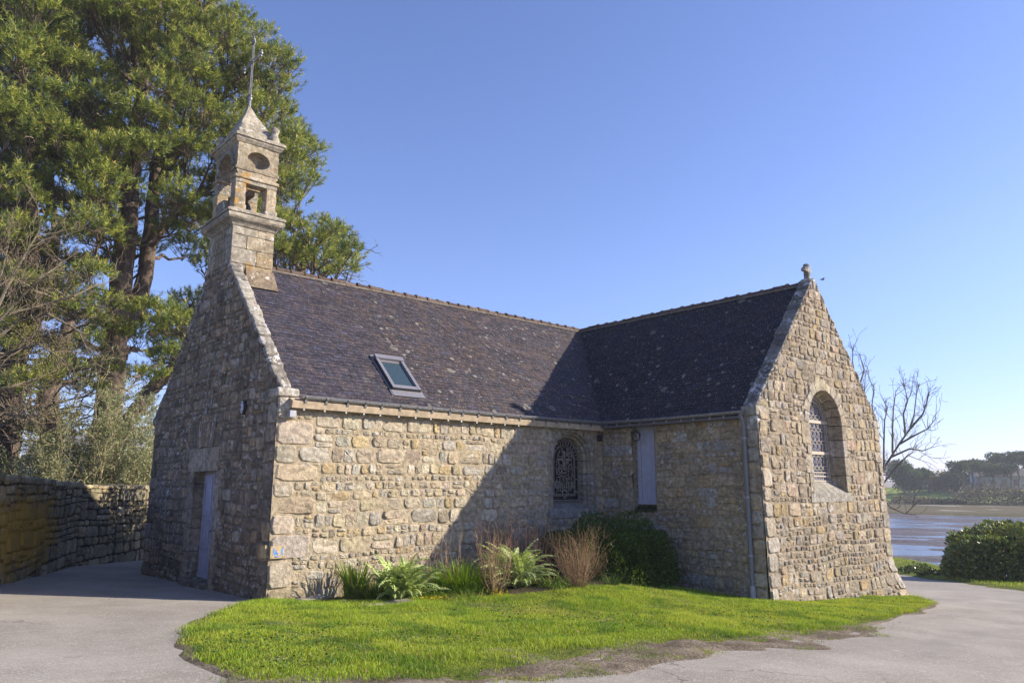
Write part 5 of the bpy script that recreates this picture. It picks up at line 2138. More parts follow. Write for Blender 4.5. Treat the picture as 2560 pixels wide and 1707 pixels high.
def shoots(mb, P, D, ln, k, nl, nw, rng, cdark, clight, tipcol=None):
    """bottle-brush pine shoots: k needles round each axis"""
    n = len(P)
    D = D / (np.linalg.norm(D, axis=1, keepdims=True) + 1e-9)
    A, B = orth(D)
    t = rng.uniform(.0, 1, (n, k))
    ph = rng.uniform(0, 2 * np.pi, (n, k))
    th = np.radians(rng.uniform(18, 50, (n, k)) + 22 * (1 - t))
    L_ = nl * rng.uniform(.7, 1.2, (n, k))
    base = P[:, None] + D[:, None] * (ln[:, None] * t)[..., None]
    dr = np.cos(th)[..., None] * D[:, None] + np.sin(th)[..., None] * (np.cos(ph)[..., None] * A[:, None] + np.sin(ph)[..., None] * B[:, None])
    dr[..., 2] -= .08
    tip = base + dr * L_[..., None]
    sd = np.cross(dr, rng.normal(0, 1, (n, k, 3)))
    sd /= np.linalg.norm(sd, axis=-1, keepdims=True) + 1e-9
    wv = sd * nw / 2
    V = np.stack([base - wv, base + wv, tip], 2).reshape(-1, 3)
    F = np.arange(n * k)[:, None] * 3 + np.array([[0, 1, 2]])
    mixf = np.clip(rng.normal(.45, .28, (n, 1)), 0, 1)
    c = np.asarray(cdark) * (1 - mixf) + np.asarray(clight) * mixf
    cc = c[:, None] * rng.uniform(.8, 1.25, (n, k))[..., None]
    if tipcol is not None:
        q = (rng.random((n, k)) < .10) & (t > .75)
        cc = np.where(q[..., None], np.asarray(tipcol), cc)
    mb.add(V, F, np.repeat(cc.reshape(-1, 3), 3, axis=0))


def wiggle(p0, p1, n, amp, rng, sag=0.0):
    t = np.linspace(0, 1, n)[:, None]
    P = np.asarray(p0) * (1 - t) + np.asarray(p1) * t
    off = rng.normal(0, amp, (n, 3))
    off[0] = 0
    off[-1] = 0
    P = P + off
    P[:, 2] -= sag * np.sin(np.pi * t[:, 0])
    return P


BARKC = (.135, .102, .08)


def pine(label, loc, trunks, masses, seed, leafcols, name='pine_tree', nsh=140, ndl=24, ndead=55):
    """trunks: list of (points, radii); masses: list of (centre, radius)"""
    rng = np.random.default_rng(seed)
    t = empty(name, loc, label, 'tree', 'tall pines behind the boundary wall')
    mt, mc = MB(), MB()
    skel = []
    for pts, rr in trunks:
        pts = np.asarray(pts, float)
        s = np.linspace(0, 1, len(pts))
        q = np.linspace(0, 1, len(pts) * 5)
        # smooth the limb
        P = np.stack([np.interp(q, s, pts[:, k]) for k in range(3)], 1)
        for _ in range(3):
            P[1:-1] = (P[:-2] + 2 * P[1:-1] + P[2:]) / 4
        P += rng.normal(0, .02, P.shape)
        R = np.interp(q, s, rr) * rng.uniform(.95, 1.05, len(q))
        tube(mt, P, R, 12, np.array(BARKC) * rng.uniform(.85, 1.1))
        skel.append((P, R))
    SP = np.concatenate([p for p, r in skel])
    SR = np.concatenate([r for p, r in skel])
    for c, r in masses:
        c = np.asarray(c, float)
        d = SP - c
        hd = np.hypot(d[:, 0], d[:, 1])
        cost = np.linalg.norm(d, axis=1) + 1.6 * np.maximum(0, (d[:, 2] + .35 * hd))
        i = int(np.argmin(cost))
        p0 = SP[i]
        lb = np.linalg.norm(c - p0)
        rad0 = min(SR[i] * .55, .03 + .016 * lb)
        br = wiggle(p0, c - np.array([0, 0, .15 * r]), 7, .035 * lb, rng, sag=.06 * lb)
        tube(mt, br, np.linspace(rad0, .022, 7), 6, np.array(BARKC) * rng.uniform(.9, 1.5))
        # twigs and shoots
        n = int(nsh * (r / 1.0) ** 1.7)
        u = rng.normal(0, 1, (n, 3))
        u /= np.linalg.norm(u, axis=1, keepdims=True)
        u[:, 2] = np.where(u[:, 2] < -.35, -u[:, 2] * .6, u[:, 2])
        rr_ = rng.uniform(.45, 1.0, n) ** .6
        lump = 1 + .55 * fbm(u * 1.0, 2.4, seed + int(c[0] * 10) % 97, 2)
        P = c + u * (r * rr_ * lump)[:, None] * np.array([1.12, 1.12, .68])
        D = u * .7 + np.array([0, 0, .85]) + rng.normal(0, .25, (n, 3))
        Ls = rng.uniform(.2, .42, n)
        shoots(mc, P, D, Ls, ndl, .21, .027, rng, leafcols[0], leafcols[1], leafcols[2])
        for j in range(0, n, 5):
            q = wiggle(br[rng.integers(4, 7)], P[j], 4, .05 * r, rng)
            tube(mt, q, [.022, .016, .012, .008], 4, (.16, .125, .09), cap=False)
    # dead, needleless branches and twigs inside the crown
    for k in range(ndead):
        i = rng.integers(int(len(SP) * .12), len(SP))
        a = rng.uniform(0, 2 * math.pi)
        l = rng.uniform(1.0, 3.2)
        e = SP[i] + np.array([math.cos(a) * l, math.sin(a) * l, l * rng.uniform(-.25, .45)])
        q = wiggle(SP[i], e, 7, .05 * l, rng, sag=.05 * l)
        c = np.array((.19, .155, .12)) * rng.uniform(.6, 1.3)
        tube(mt, q, np.linspace(min(.06, SR[i] * .4), .012, 7), 5, c, cap=False)
        for j in range(2, 7):
            for m in range(2):
                d = unit(q[j] - q[j - 1] + rng.normal(0, .25, 3) * l * .3)
                l2 = rng.uniform(.2, .8)
                tube(mt, wiggle(q[j], q[j] + d * l2, 4, .05, rng), [.016, .013, .010, .006], 3, c * rng.uniform(.8, 1.3), cap=False)
    mt.build('trunk', BARK, t, smooth=True)
    mc.build('crown', NEEDLE, t)
    return t


CROWN = [(-60, -80), (300, -90), (545, -60), (560, 10), (600, 45), (655, 85), (685, 150), (680, 215), (690, 280), (745, 345), (742, 410), (700, 460), (690, 500),
         (760, 490), (815, 540), (842, 580), (822, 640), (640, 650), (560, 640), (470, 640), (430, 760), (415, 830), (380, 900), (330, 880), (250, 860), (170, 870), (60, 860), (-60, 860)]
HOLES = [(325, 520, 75, 165, .03), (425, 610, 85, 105, .12), (205, 640, 90, 90, .08), (120, 540, 70, 70, .15), (330, 250, 50, 60, .15), (490, 420, 60, 80, .15), (260, 790, 130, 80, .10), (80, 800, 110, 80, .06), (375, 690, 60, 70, .04), (150, 420, 50, 45, .25), (430, 290, 45, 45, .3), (250, 120, 40, 45, .4), (560, 140, 30, 40, .4)]


def pines():
    rng = np.random.default_rng(12)
    pts = []
    tries = 0
    while tries < 9000:
        tries += 1
        x, y = rng.uniform(-60, 845), rng.uniform(-80, 900)
        if not pip(np.array(x), np.array(y), CROWN):
            continue
        ed = float(edge_dist(np.array(x), np.array(y), CROWN))
        if ed < 14 and x > 440:
            continue
        pr = 1.0
        for hx, hy, a, b, q in HOLES:
            if ((x - hx) / a) ** 2 + ((y - hy) / b) ** 2 < 1:
                pr = min(pr, q)
        if rng.random() > pr:
            continue
        dist = rng.uniform(30.5, 40)
        need = 42 + (16 if pr < 1 else 0)
        if any(math.hypot(x - a, y - b) < need * (1.0 if abs(d - dist) < 3 else .55) for a, b, d in pts):
            continue
        pts.append((x, y, dist))
    main, left, right = [], [], []
    for x, y, d in pts:
        ed = float(edge_dist(np.array(x), np.array(y), CROWN))
        r = rng.uniform(.6, 1.0)
        if x > 440:
            r = min(r, max(.4, ed * S_ / F_PX * d * .95))
        q = (at(x, y, d), r)
        if x > 600 and y > 465:
            right.append(q)
        elif x < 110 + (y * .04):
            left.append(q)
        else:
            main.append(q)
    g1 = ((.08, .13, .036), (.39, .405, .075), (.6, .42, .12))
    g2 = ((.075, .125, .038), (.36, .38, .07), (.55, .38, .11))
    T = lambda L_, d: [at(x, y, d + k * .0) for k, (x, y) in enumerate(L_)]
    gz0 = lambda p: (p[0], p[1], gzs(p[0], p[1]))
    b1 = at(232, 1080, 34.5)
    m_tr = [
        ([gz0(b1)] + T([(238, 1060), (252, 900), (270, 720), (288, 560), (300, 420), (318, 250), (350, 80), (380, -70)], 34.5), [.75, .62, .52, .46, .42, .36, .28, .18, .08]),
        (T([(262, 800), (322, 690), (345, 560), (352, 440), (372, 300), (420, 150), (470, 20)], 35.2), [.36, .33, .30, .27, .21, .14, .05]),
        (T([(252, 1030), (285, 985), (318, 935), (350, 890), (388, 852), (440, 820), (500, 770)], 31.5), [.30, .30, .29, .27, .22, .15, .07]),
        (T([(345, 770), (385, 740), (450, 708), (530, 690), (600, 640)], 34.8), [.2, .19, .17, .12, .05]),
        (T([(286, 570), (240, 480), (170, 400), (90, 330)], 33.8), [.24, .2, .15, .07]),
        (T([(345, 560), (420, 470), (500, 420), (560, 350), (610, 260)], 35), [.22, .17, .13, .1, .05]),
        (T([(300, 430), (240, 330), (200, 230), (180, 120)], 35.5), [.22, .17, .12, .06]),
        (T([(352, 440), (440, 300), (520, 210), (600, 130)], 34.5), [.18, .13, .1, .05]),
    ]
    pine('tallest pine with forked trunks whose crown stands directly behind the belfry', gz0(b1), m_tr, main, 21, g1)
    b2 = at(4, 1085, 33)
    l_tr = [([gz0(b2)] + T([(4, 1060), (18, 960), (28, 880), (40, 780), (62, 620), (70, 420), (60, 220), (40, 20)], 33), [.62, .56, .5, .46, .42, .36, .28, .2, .1]),
            (T([(30, 840), (100, 700), (130, 560), (120, 420)], 33.5), [.3, .25, .18, .08]),
            (T([(50, 560), (0, 440), (-60, 360)], 33), [.2, .15, .08])]
    pine('pine with a straight dark trunk at the far left edge', gz0(b2), l_tr, left, 22, g2)
    b3 = at(650, 1000, 41)
    r_tr = [([gz0(b3)] + T([(650, 900), (655, 760), (680, 640), (720, 570), (760, 530)], 38), [.4, .36, .3, .24, .16, .06]),
            (T([(670, 680), (740, 630), (800, 590)], 38), [.18, .12, .05])]
    pine('lower rounded pine rising behind the slate roof just right of the belfry', gz0(b3), r_tr, right, 23, g1)
    # a bare dark trunk standing between the left and the main pine
    b4 = at(118, 1090, 31.5)
    k = [(at(118, 1040, 31.5), .9)]
    t_ = [([gz0(b4)] + T([(120, 1060), (116, 990), (110, 940), (112, 890), (128, 830), (152, 760), (175, 680)], 31.5), [.44, .42, .40, .37, .34, .28, .2, .12]),
          (T([(112, 980), (60, 965), (20, 972), (-30, 990)], 31.3), [.2, .17, .13, .07])]
    masses = [(at(x, y, 31.5 + rng.uniform(-1, 1)), rng.uniform(.5, .8)) for x, y in ((150, 850), (200, 790), (110, 870), (230, 700), (180, 720), (60, 880), (20, 900), (240, 850), (205, 900))]
    pine('dark leaning pine trunk forking low between the far left pine and the tallest pine', gz0(b4), t_, masses, 24, g2)


pines()


# ------------------------------------------------------------------ bare trees and shrubs
def branching(mb, p, d, ln, r, depth, rng, spread=.55, up=.1, col=(.3, .25, .18), ratio=.72, kids=(2, 3), n=5, ends=None, minr=.004, curl=.12):
    pts = [np.asarray(p, float)]
    k = 5
    dd = np.asarray(d, float)
    for i in range(k):
        dd = dd + rng.normal(0, curl, 3) + np.array([0, 0, up * .25])
        dd /= np.linalg.norm(dd)
        pts.append(pts[-1] + dd * ln / k)
    r1 = max(r * .68, minr)
    tube(mb, pts, np.linspace(r, r1, k + 1), n, np.asarray(col) * rng.uniform(.75, 1.25), cap=False)
    if ends is not None:
        ends.append((pts[-1], dd))
    if depth <= 0:
        return
    for c in range(rng.integers(kids[0], kids[1] + 1)):
        i = rng.integers(2, k + 1) if c else k
        nd = dd + rng.normal(0, spread, 3) + np.array([0, 0, up])
        nd /= np.linalg.norm(nd)
        branching(mb, pts[i], nd, ln * ratio * rng.uniform(.75, 1.2), max(r1 * (.85 if c == 0 else .62), minr), depth - 1, rng, spread, up, col, ratio, kids, max(3, n - 1), ends, minr, curl)


def gz0(p):
    return (p[0], p[1], gzs(p[0], p[1]))


def left_bare_tree():
    rng = np.random.default_rng(31)
    b = at(-60, 1100, 26.5)
    t = empty('bare_tree', gz0(b), 'leafless lichen-tinted tree reaching in over the wall from the left edge', 'tree')
    mt, mtw = MB(), MB()
    trunk = [gz0(b), at(-60, 1000, 26.5), at(-50, 860, 26.5), at(-30, 760, 26.5)]
    tube(mt, wiggle(trunk[0], trunk[1], 4, .03, rng), [.26, .25, .24, .22], 8, (.2, .165, .12))
    tube(mt, trunk[1:], [.22, .2, .15], 8, (.2, .165, .12))
    limbs = [[(-40, 800), (40, 740), (110, 720), (180, 760), (212, 830)], [(-40, 780), (30, 700), (90, 640), (150, 600)], [(-50, 850), (20, 810), (90, 790), (150, 830)],
             [(-30, 760), (20, 650), (60, 580), (90, 530)], [(-50, 900), (20, 890), (80, 870), (130, 850)], [(20, 720), (100, 700), (170, 680), (230, 650)], [(-30, 760), (0, 640), (20, 560)],
             [(-45, 960), (10, 950), (60, 958), (100, 975)]]
    ends = []
    for q in limbs:
        d = 26.5 + rng.uniform(-1.2, 1.2)
        P = [at(x, y, d + k * rng.uniform(-.3, .3)) for k, (x, y) in enumerate(q)]
        tube(mt, P, np.linspace(.055, .016, len(P)), 6, np.array((.15, .125, .09)), cap=False)
        for i in range(len(P) - 1):
            for c in range(5):
                f = rng.random()
                s = P[i] * (1 - f) + P[i + 1] * f
                dd = unit(P[i + 1] - P[i]) * .9 + rng.normal(0, .5, 3) + np.array([0, 0, .12])
                branching(mtw, s, unit(dd), rng.uniform(.55, 1.05), .015, 3, rng, .5, .04, (.165, .13, .09), .70, (2, 3), 4, ends, .0045, .14)
    mt.build('trunk', TWIG, t)
    mtw.build('twigs', TWIG, t)
    ml = MB()
    E_ = np.array([e[0] for e in ends])
    sel = E_[rng.random(len(E_)) < .12]
    n = 700
    P = sel[rng.integers(0, len(sel), n)] + rng.normal(0, .06, (n, 3))
    leaves(ml, P, rng.normal(0, 1, (n, 3)), rng.uniform(.03, .07, n), rng.uniform(.015, .03, n), np.array((.32, .25, .04)) * rng.uniform(.6, 1.2, n)[:, None], rng)
    cl = [at(118, 850, 26), at(60, 760, 26.2), at(150, 800, 26.4)]
    n = 900
    P = np.array(cl)[rng.integers(0, 3, n)] + rng.normal(0, .2, (n, 3))
    leaves(ml, P, rng.normal(0, 1, (n, 3)), rng.uniform(.04, .08, n), rng.uniform(.015, .03, n), np.array((.26, .25, .03)) * rng.uniform(.6, 1.2, n)[:, None], rng)
    ml.build('lichen_tufts', LEAF, t)


left_bare_tree()


def willow_shrub(label, base, w_, h_, n_st, nleaf, seed, lean=(0, 0), col=(.15, .165, .095)):
    rng = np.random.default_rng(seed)
    t = empty('grey_leaved_shrub', gz0(base), label, 'shrub', 'grey-leaved shrubs behind the boundary wall')
    ms, ml = MB(), MB()
    PP, DD = [], []
    for i in range(n_st):
        a = rng.uniform(0, 2 * np.pi)
        r = rng.uniform(.0, 1) ** .6
        p0 = np.array(gz0(base)) + np.array([math.cos(a) * r * w_ * .35, math.sin(a) * r * w_ * .35, 0])
        hh = h_ * rng.uniform(.55, 1.05) * (1 - .25 * r)
        p1 = p0 + np.array([math.cos(a) * r * w_ * .55 + lean[0] * hh, math.sin(a) * r * w_ * .55 + lean[1] * hh, hh])
        P = wiggle(p0, p1, 9, .06 * h_ / 3, rng)
        tube(ms, P, np.linspace(.03, .007, 9), 4, np.array((.38, .31, .19)) * rng.uniform(.7, 1.2), cap=False)
        for j in range(3, 9):
            for c in range(4):
                d = unit(rng.normal(0, 1, 3) + np.array([0, 0, .9]))
                l = rng.uniform(.25, .7)
                q = wiggle(P[j], P[j] + d * l, 4, .03, rng)
                tube(ms, q, [.008, .007, .006, .004], 3, np.array((.30, .25, .165)) * rng.uniform(.7, 1.2), cap=False)
                m = int(nleaf * rng.uniform(.4, 1.6) * (.6 + .09 * j))
                f = rng.uniform(.1, 1, m)[:, None]
                PP.append(P[j] + d * l * f + rng.normal(0, .05, (m, 3)))
                DD.append(d + rng.normal(0, .7, (m, 3)))
    P, D = np.concatenate(PP), np.concatenate(DD)
    n = len(P)
    leaves(ml, P, D, rng.uniform(.08, .15, n), rng.uniform(.024, .042, n), np.array(col) * 1.35 * rng.uniform(.55, 1.45, n)[:, None] * rng.uniform(.93, 1.07, (n, 3)), rng)
    ms.build('stems', TWIG, t)
    ml.build('leaves', LEAF, t)


willow_shrub('tall grey-green shrub above the middle of the boundary wall', at(200, 1100, 29.5), 2.6, 6.4, 52, 13, 41, (0, 0), (.19, .20, .105))
willow_shrub('bushy silver-leaved shrub above the wall just left of the chapel', at(300, 1105, 30.5), 2.6, 6.2, 44, 20, 42, (-.05, 0), (.21, .225, .135))
willow_shrub('low dark shrub behind the wall near the far left pine trunk', at(75, 1105, 28.5), 2.0, 3.8, 26, 10, 43, (0, 0), (.09, .11, .05))
willow_shrub('low spreading silver shrub in front of the slate-roofed house', at(338, 1110, 32), 1.6, 2.3, 20, 10, 44, (0, 0), (.17, .19, .11))


def right_bare_tree():
    rng = np.random.default_rng(52)
    b = at(1985, 1250, 40)
    t = empty('bare_tree', gz0(b), 'leafless grey tree by the shore rising behind the right end of the chapel', 'tree')
    mt = MB()
    d = 40
    tr = [gz0(b), at(1990, 1200, d), at(2005, 1140, d), at(2030, 1075, d)]
    tube(mt, tr, [.14, .13, .11, .09], 8, (.19, .165, .14))
    limbs = [[(2030, 1075), (2065, 1020), (2090, 985), (2100, 950), (2105, 905), (2112, 880)], [(2050, 1040), (2050, 985), (2052, 940), (2058, 895)], [(2065, 1020), (2100, 1000), (2130, 985), (2150, 960)],
             [(2045, 1050), (2090, 1030), (2120, 1035), (2138, 1028)], [(2090, 985), (2120, 950), (2128, 925), (2132, 900)], [(2030, 1075), (2030, 1020), (2032, 965), (2040, 930)],
             [(2005, 1140), (2060, 1070), (2085, 1045), (2110, 1055)], [(2000, 1150), (2000, 1060), (1990, 960), (1985, 900), (1988, 860)], [(1995, 1100), (2010, 1000), (2003, 930), (2008, 880)],
             [(2080, 1000), (2075, 950), (2085, 920), (2078, 890)], [(1990, 1000), (1970, 900), (1958, 830), (1960, 790)], [(1970, 900), (1985, 850), (1975, 815)], [(2020, 1130), (2045, 1165), (2080, 1180), (2110, 1150)]]
    for q in limbs:
        dd = d + rng.uniform(-1.3, 1.3)
        P = [at(x, y, dd + rng.uniform(-.25, .25)) for x, y in q]
        tube(mt, P, np.linspace(.052, .014, len(P)), 6, np.array((.18, .155, .13)) * rng.uniform(.85, 1.15), cap=False)
        for i in range(len(P) - 1):
            for c in range(3):
                f = rng.random()
                s = P[i] * (1 - f) + P[i + 1] * f
                v = unit(P[i + 1] - P[i]) * .9 + rng.normal(0, .5, 3) + np.array([0, 0, .25])
                branching(mt, s, unit(v), rng.uniform(.36, .7), .015, 2, rng, .5, .15, (.18, .155, .13), .72, (1, 3), 4, None, .008, .14)
    mt.build('trunk', TWIG, t)


right_bare_tree()


def leaf_bush(name, label, cat, base, rx, ry, h, n, ll, lw, col, seed, mat, lump=.25, stems=14, group=None, zlow=.02, tip=None, sharp=.55):
    rng = np.random.default_rng(seed)
    t = empty(name, gz0(base), label, cat, group)
    ml, ms = MB(), MB()
    g0 = np.array(gz0(base))
    u = rng.normal(0, 1, (n, 3))
    u /= np.linalg.norm(u, axis=1, keepdims=True)
    u[:, 2] = np.abs(u[:, 2]) * 1.0
    r = 1 - rng.uniform(0, 1, n) ** 1.7 * sharp
    lum = 1 + lump * fbm(u, 2.3, seed, 3)
    P = g0 + u * (r * lum)[:, None] * np.array([rx, ry, h * .93]) + np.array([0, 0, h * zlow])
    # let the lower part hang nearly straight to the ground
    low = rng.random(n) < .42
    P[low, 2] = g0[2] + rng.uniform(.03, .7, low.sum()) * h
    ph = np.arctan2(u[low, 1], u[low, 0])
    zz = (P[low, 2] - g0[2]) / h
    rr = np.sqrt(np.clip(1 - (np.clip(zz - .15, 0, 1)) ** 2, .05, 1)) * (1 - rng.uniform(0, 1, low.sum()) ** 1.7 * .5)
    l2 = 1 + lump * fbm(np.stack([np.cos(ph), np.sin(ph), zz], 1), 2.3, seed, 3)
    P[low, 0] = g0[0] + np.cos(ph) * rx * rr * l2
    P[low, 1] = g0[1] + np.sin(ph) * ry * rr * l2
    D = (P - g0 - np.array([0, 0, h * .3])) / np.array([rx, ry, h]) + np.array([0, 0, .35]) + rng.normal(0, .55, (n, 3))
    c = np.array(col) * rng.uniform(.55, 1.45, n)[:, None] * rng.uniform(.92, 1.08, (n, 3))
    if tip is not None:
        k = (rng.random(n) < .22) & (r > .85)
        c[k] = np.array(tip) * rng.uniform(.7, 1.2, k.sum())[:, None]
    leaves(ml, P, D, rng.uniform(.7, 1.3, n) * ll, rng.uniform(.7, 1.3, n) * lw, c, rng)
    for i in range(stems):
        q = P[rng.integers(0, n)]
        s = g0 + np.array([rng.normal(0, .12) * rx, rng.normal(0, .12) * ry, -.05])
        W_ = wiggle(s, s + (q - s) * .85, 6, .05 * h, rng)
        tube(ms, W_, np.linspace(.025, .008, 6) * max(.6, h / 1.7), 5, np.array((.14, .11, .08)), cap=False)
    ml.build('foliage', mat, t)
    ms.build('stems', TWIG, t)
    return t


# shore-side bush at the right edge, bushlets beside it
leaf_bush('evergreen_bush', 'large glossy dark green bush on the grass strip at the right edge', 'bush', at(2332, 1318, 37), 2.95, 2.3, 2.6, 24000, .15, .10, (.15, .19, .055), 61, GLOSSY, .16, 24, tip=(.30, .27, .07), sharp=.4)
for i, (x, y, d, r_, h_, lab) in enumerate(((2080, 1300, 41, .45, .26, 'small low bush on the shore edge nearest the chapel corner'), (2112, 1302, 40, .5, .5, 'small leafy bush on the shore edge between the lowest bush and the large glossy one'),
                                            (2138, 1304, 38, .5, .36, 'small leafy bush at the foot of the large glossy bush'))):
    leaf_bush('shore_bush', lab, 'bush', at(x, y, d), r_, r_, h_, 500, .11, .075, (.10, .13, .05), 70 + i, GLOSSY, .3, 6, 'small bushes along the shore edge')

# unseen bush added behind the nave to shade the end of the boundary wall
leaf_bush('evergreen_bush', 'tall unseen evergreen bush added behind the chapel to shade the boundary wall', 'bush', (4.1, 9.35), 2.6, 1.7, 4.7, 12000, .16, .10, (.05, .08, .025), 62, LEAF, .15, 14, sharp=.5)

# ------------------------------------------------------------------ planting along the chapel
leaf_bush('evergreen_shrub', 'wide dark green shrub in the shaded inner corner under the shutter', 'shrub', (7.25, -1.55), 1.62, 1.35, 1.56, 42000, .07, .028, (.07, .115, .022), 81, LEAF, .17, 30, tip=(.085, .12, .025))


def sword_clump(name, label, base, n, hmin, hmax, wd, spread, col, seed, mat, droop=.5, cat='plant', fan=1.0, rad_=.18):
    rng = np.random.default_rng(seed)
    t0 = gz0(base)
    mb = MB()
    for i in range(n):
        a = rng.uniform(0, 2 * math.pi)
        r = rng.uniform(0, 1) ** .5 * rad_
        p = np.array(t0) + np.array([math.cos(a) * r * fan, math.sin(a) * r, 0])
        h = rng.uniform(hmin, hmax)
        ln = spread * rng.uniform(.2, 1) * (r / rad_ + .25)
        d = np.array([math.cos(a) * fan, math.sin(a), 0])
        k = 6
        s = np.linspace(0, 1, k)
        P = p + d * (ln * h * s[:, None] ** 1.8) + np.array([0, 0, 1]) * (h * (s - droop * ln * .6 * s ** 3))[:, None]
        sd = np.array([-d[1], d[0], 0])
        sd = unit(sd * math.cos(rng.uniform(-1.2, 1.2)) + d * .6 * math.sin(rng.uniform(-1.2, 1.2)) + 1e-4)
        wv = wd * np.array([.7, 1, 1, .85, .55, .04])[:, None] * sd / 2 * rng.uniform(.7, 1.2)
        V = np.concatenate([P - wv, P + wv])
        c = np.array(col) * rng.uniform(.65, 1.35) * rng.uniform(.93, 1.07, 3)
        if rng.random() < .07:
            c = np.array((.30, .24, .11))
        mb.add(V, [(j, j + 1, k + j + 1, k + j) for j in range(k - 1)], c)
    o = mb.build(name, mat, loc=t0)
    return tag(o, label, cat)


def cardoon(label, base, n, ln, seed, col=(.26, .34, .22), hfac=1.0, group='silvery thistle-leaved plants by the nave wall', az=None):
    rng = np.random.default_rng(seed)
    t0 = np.array(gz0(base))
    mb = MB()
    for i in range(n):
        a = rng.uniform(0, 2 * math.pi) if az is None else az[i % len(az)] + rng.normal(0, .25)
        l = ln * rng.uniform(.45, 1.05)
        el = math.radians(rng.uniform(28, 82))
        d = np.array([math.cos(a), math.sin(a), 0])
        k = 16
        s = np.linspace(0, 1, k)
        th = el - math.radians(rng.uniform(55, 95)) * s ** 1.8
        ds = l / (k - 1) * 1.25 * hfac
        hx = np.concatenate([[0], np.cumsum(np.cos(th[:-1]) * ds)])
        hz_ = np.concatenate([[0], np.cumsum(np.sin(th[:-1]) * ds)])
        st = rng.uniform(0, .42) * ln * rng.random()
        R = t0 + np.array([rng.normal(0, .11), rng.normal(0, .09), st]) + d * hx[:, None] + np.array([0, 0, 1]) * (np.maximum(hz_, -st - .0) + .03)[:, None]
        sd = np.array([-d[1], d[0], 0])
        T = np.gradient(R, axis=0)
        T /= np.linalg.norm(T, axis=1, keepdims=True)
        Nn = np.cross(sd, T)
        tw = rng.normal(0, .25)
        sd2 = sd * math.cos(tw) + Nn * math.sin(tw)
        c = np.array(col) * rng.uniform(.7, 1.25)
        wmid = .022 * (1 - .8 * s)[:, None]
        V = np.concatenate([R - sd2 * wmid, R + sd2 * wmid])
        mb.add(V, [(j, j + 1, k + j + 1, k + j) for j in range(k - 1)], c * 1.25)
        for j in range(2, k):
            wl = l * .24 * math.sin(math.pi * (.12 + .86 * s[j]) ** .8) * rng.uniform(.75, 1.2)
            for sg in (-1, 1):
                dirv = sd2[j] * sg * .85 + T[j] * .62 + Nn[j] * rng.uniform(.05, .35)
                dirv /= np.linalg.norm(dirv)
                p = R[j]
                w_ = T[j] * l * .042
                mid = p + dirv * wl * .5 + Nn[j] * .015
                tip = p + dirv * wl - np.array([0, 0, .12 * wl])
                V = [p - w_ * .6, p + w_ * .8, mid + w_ * .8, mid - w_ * .55, tip]
                F4 = [(0, 1, 2, 3)]
                cc = c * rng.uniform(.85, 1.15)
                mb.add(V, F4, cc)
                mb.add([V[3], V[2], V[4]], [(0, 1, 2)], cc)
                # teeth
                q = p + dirv * wl * .55
                for s2 in (-1, 1):
                    tp = q + T[j] * s2 * wl * .24 + dirv * wl * .22
                    mb.add([q - dirv * wl * .10, q + dirv * wl * .12, tp], [(0, 1, 2)], cc)
    o = mb.build('thistle_plant', CARD, loc=tuple(t0))
    return tag(o, label, 'plant', group)


CARD = mat_leaf('silver_leaf', .25, .6, .2)


def dry_stems(label, base, n, h, r0, r1, seed, col=(.27, .165, .09), lean=(0, 0), thick=.006, side=3, name='dry_stems', flop=.0, lobe=0.0):
    rng = np.random.default_rng(seed)
    t0 = np.array(gz0(base))
    mb = MB()
    for i in range(n):
        a = rng.uniform(0, 2 * math.pi)
        r = rng.uniform(0, 1) ** .5
        p = t0 + np.array([math.cos(a), math.sin(a), 0]) * r * r0
        hh = h * rng.uniform(.42, 1.08) * (1 - .18 * r)
        e = p + np.array([math.cos(a), math.sin(a), 0]) * (r * r1 * rng.uniform(.6, 1.1)) + np.array([lean[0] * hh, lean[1] * hh, hh])
        if lobe:
            k_ = -1 if i % 5 < 2 else 1
            e = e + np.array([.75, -.66, 0]) * k_ * lobe * rng.uniform(.5, 1.2)
            e[2] -= .12 * hh * (k_ < 0)
        s = np.linspace(0, 1, 6)[:, None]
        P = p * (1 - s) + e * s
        bow = np.array([math.cos(a), math.sin(a), 0]) * .16 * r1 * r
        P = P + bow * np.sin(s * math.pi) + rng.normal(0, .012, P.shape)
        P[-1, :2] += np.array([math.cos(a), math.sin(a)]) * flop * rng.uniform(-.3, 1) * hh
        c = np.array(col) * rng.uniform(.6, 1.45) * rng.uniform(.92, 1.08, 3)
        tube(mb, P, np.linspace(thick, thick * .35, 6) * rng.uniform(.6, 1.2), 3, c, cap=False)
        for q in range(side):
            j = rng.integers(2, 6)
            d = unit(P[j] - P[j - 1] + rng.normal(0, .28, 3) * np.linalg.norm(P[j] - P[j - 1]) * 2)
            l = rng.uniform(.08, .3) * h
            tube(mb, [P[j], P[j] + d * l * .5 + rng.normal(0, .01, 3), P[j] + d * l], [thick * .5, thick * .4, thick * .2], 3, c * rng.uniform(.8, 1.2), cap=False)
    o = mb.build(name, DRY, loc=tuple(t0))
    return tag(o, label, 'plant', 'dry brown stems in the flower bed')


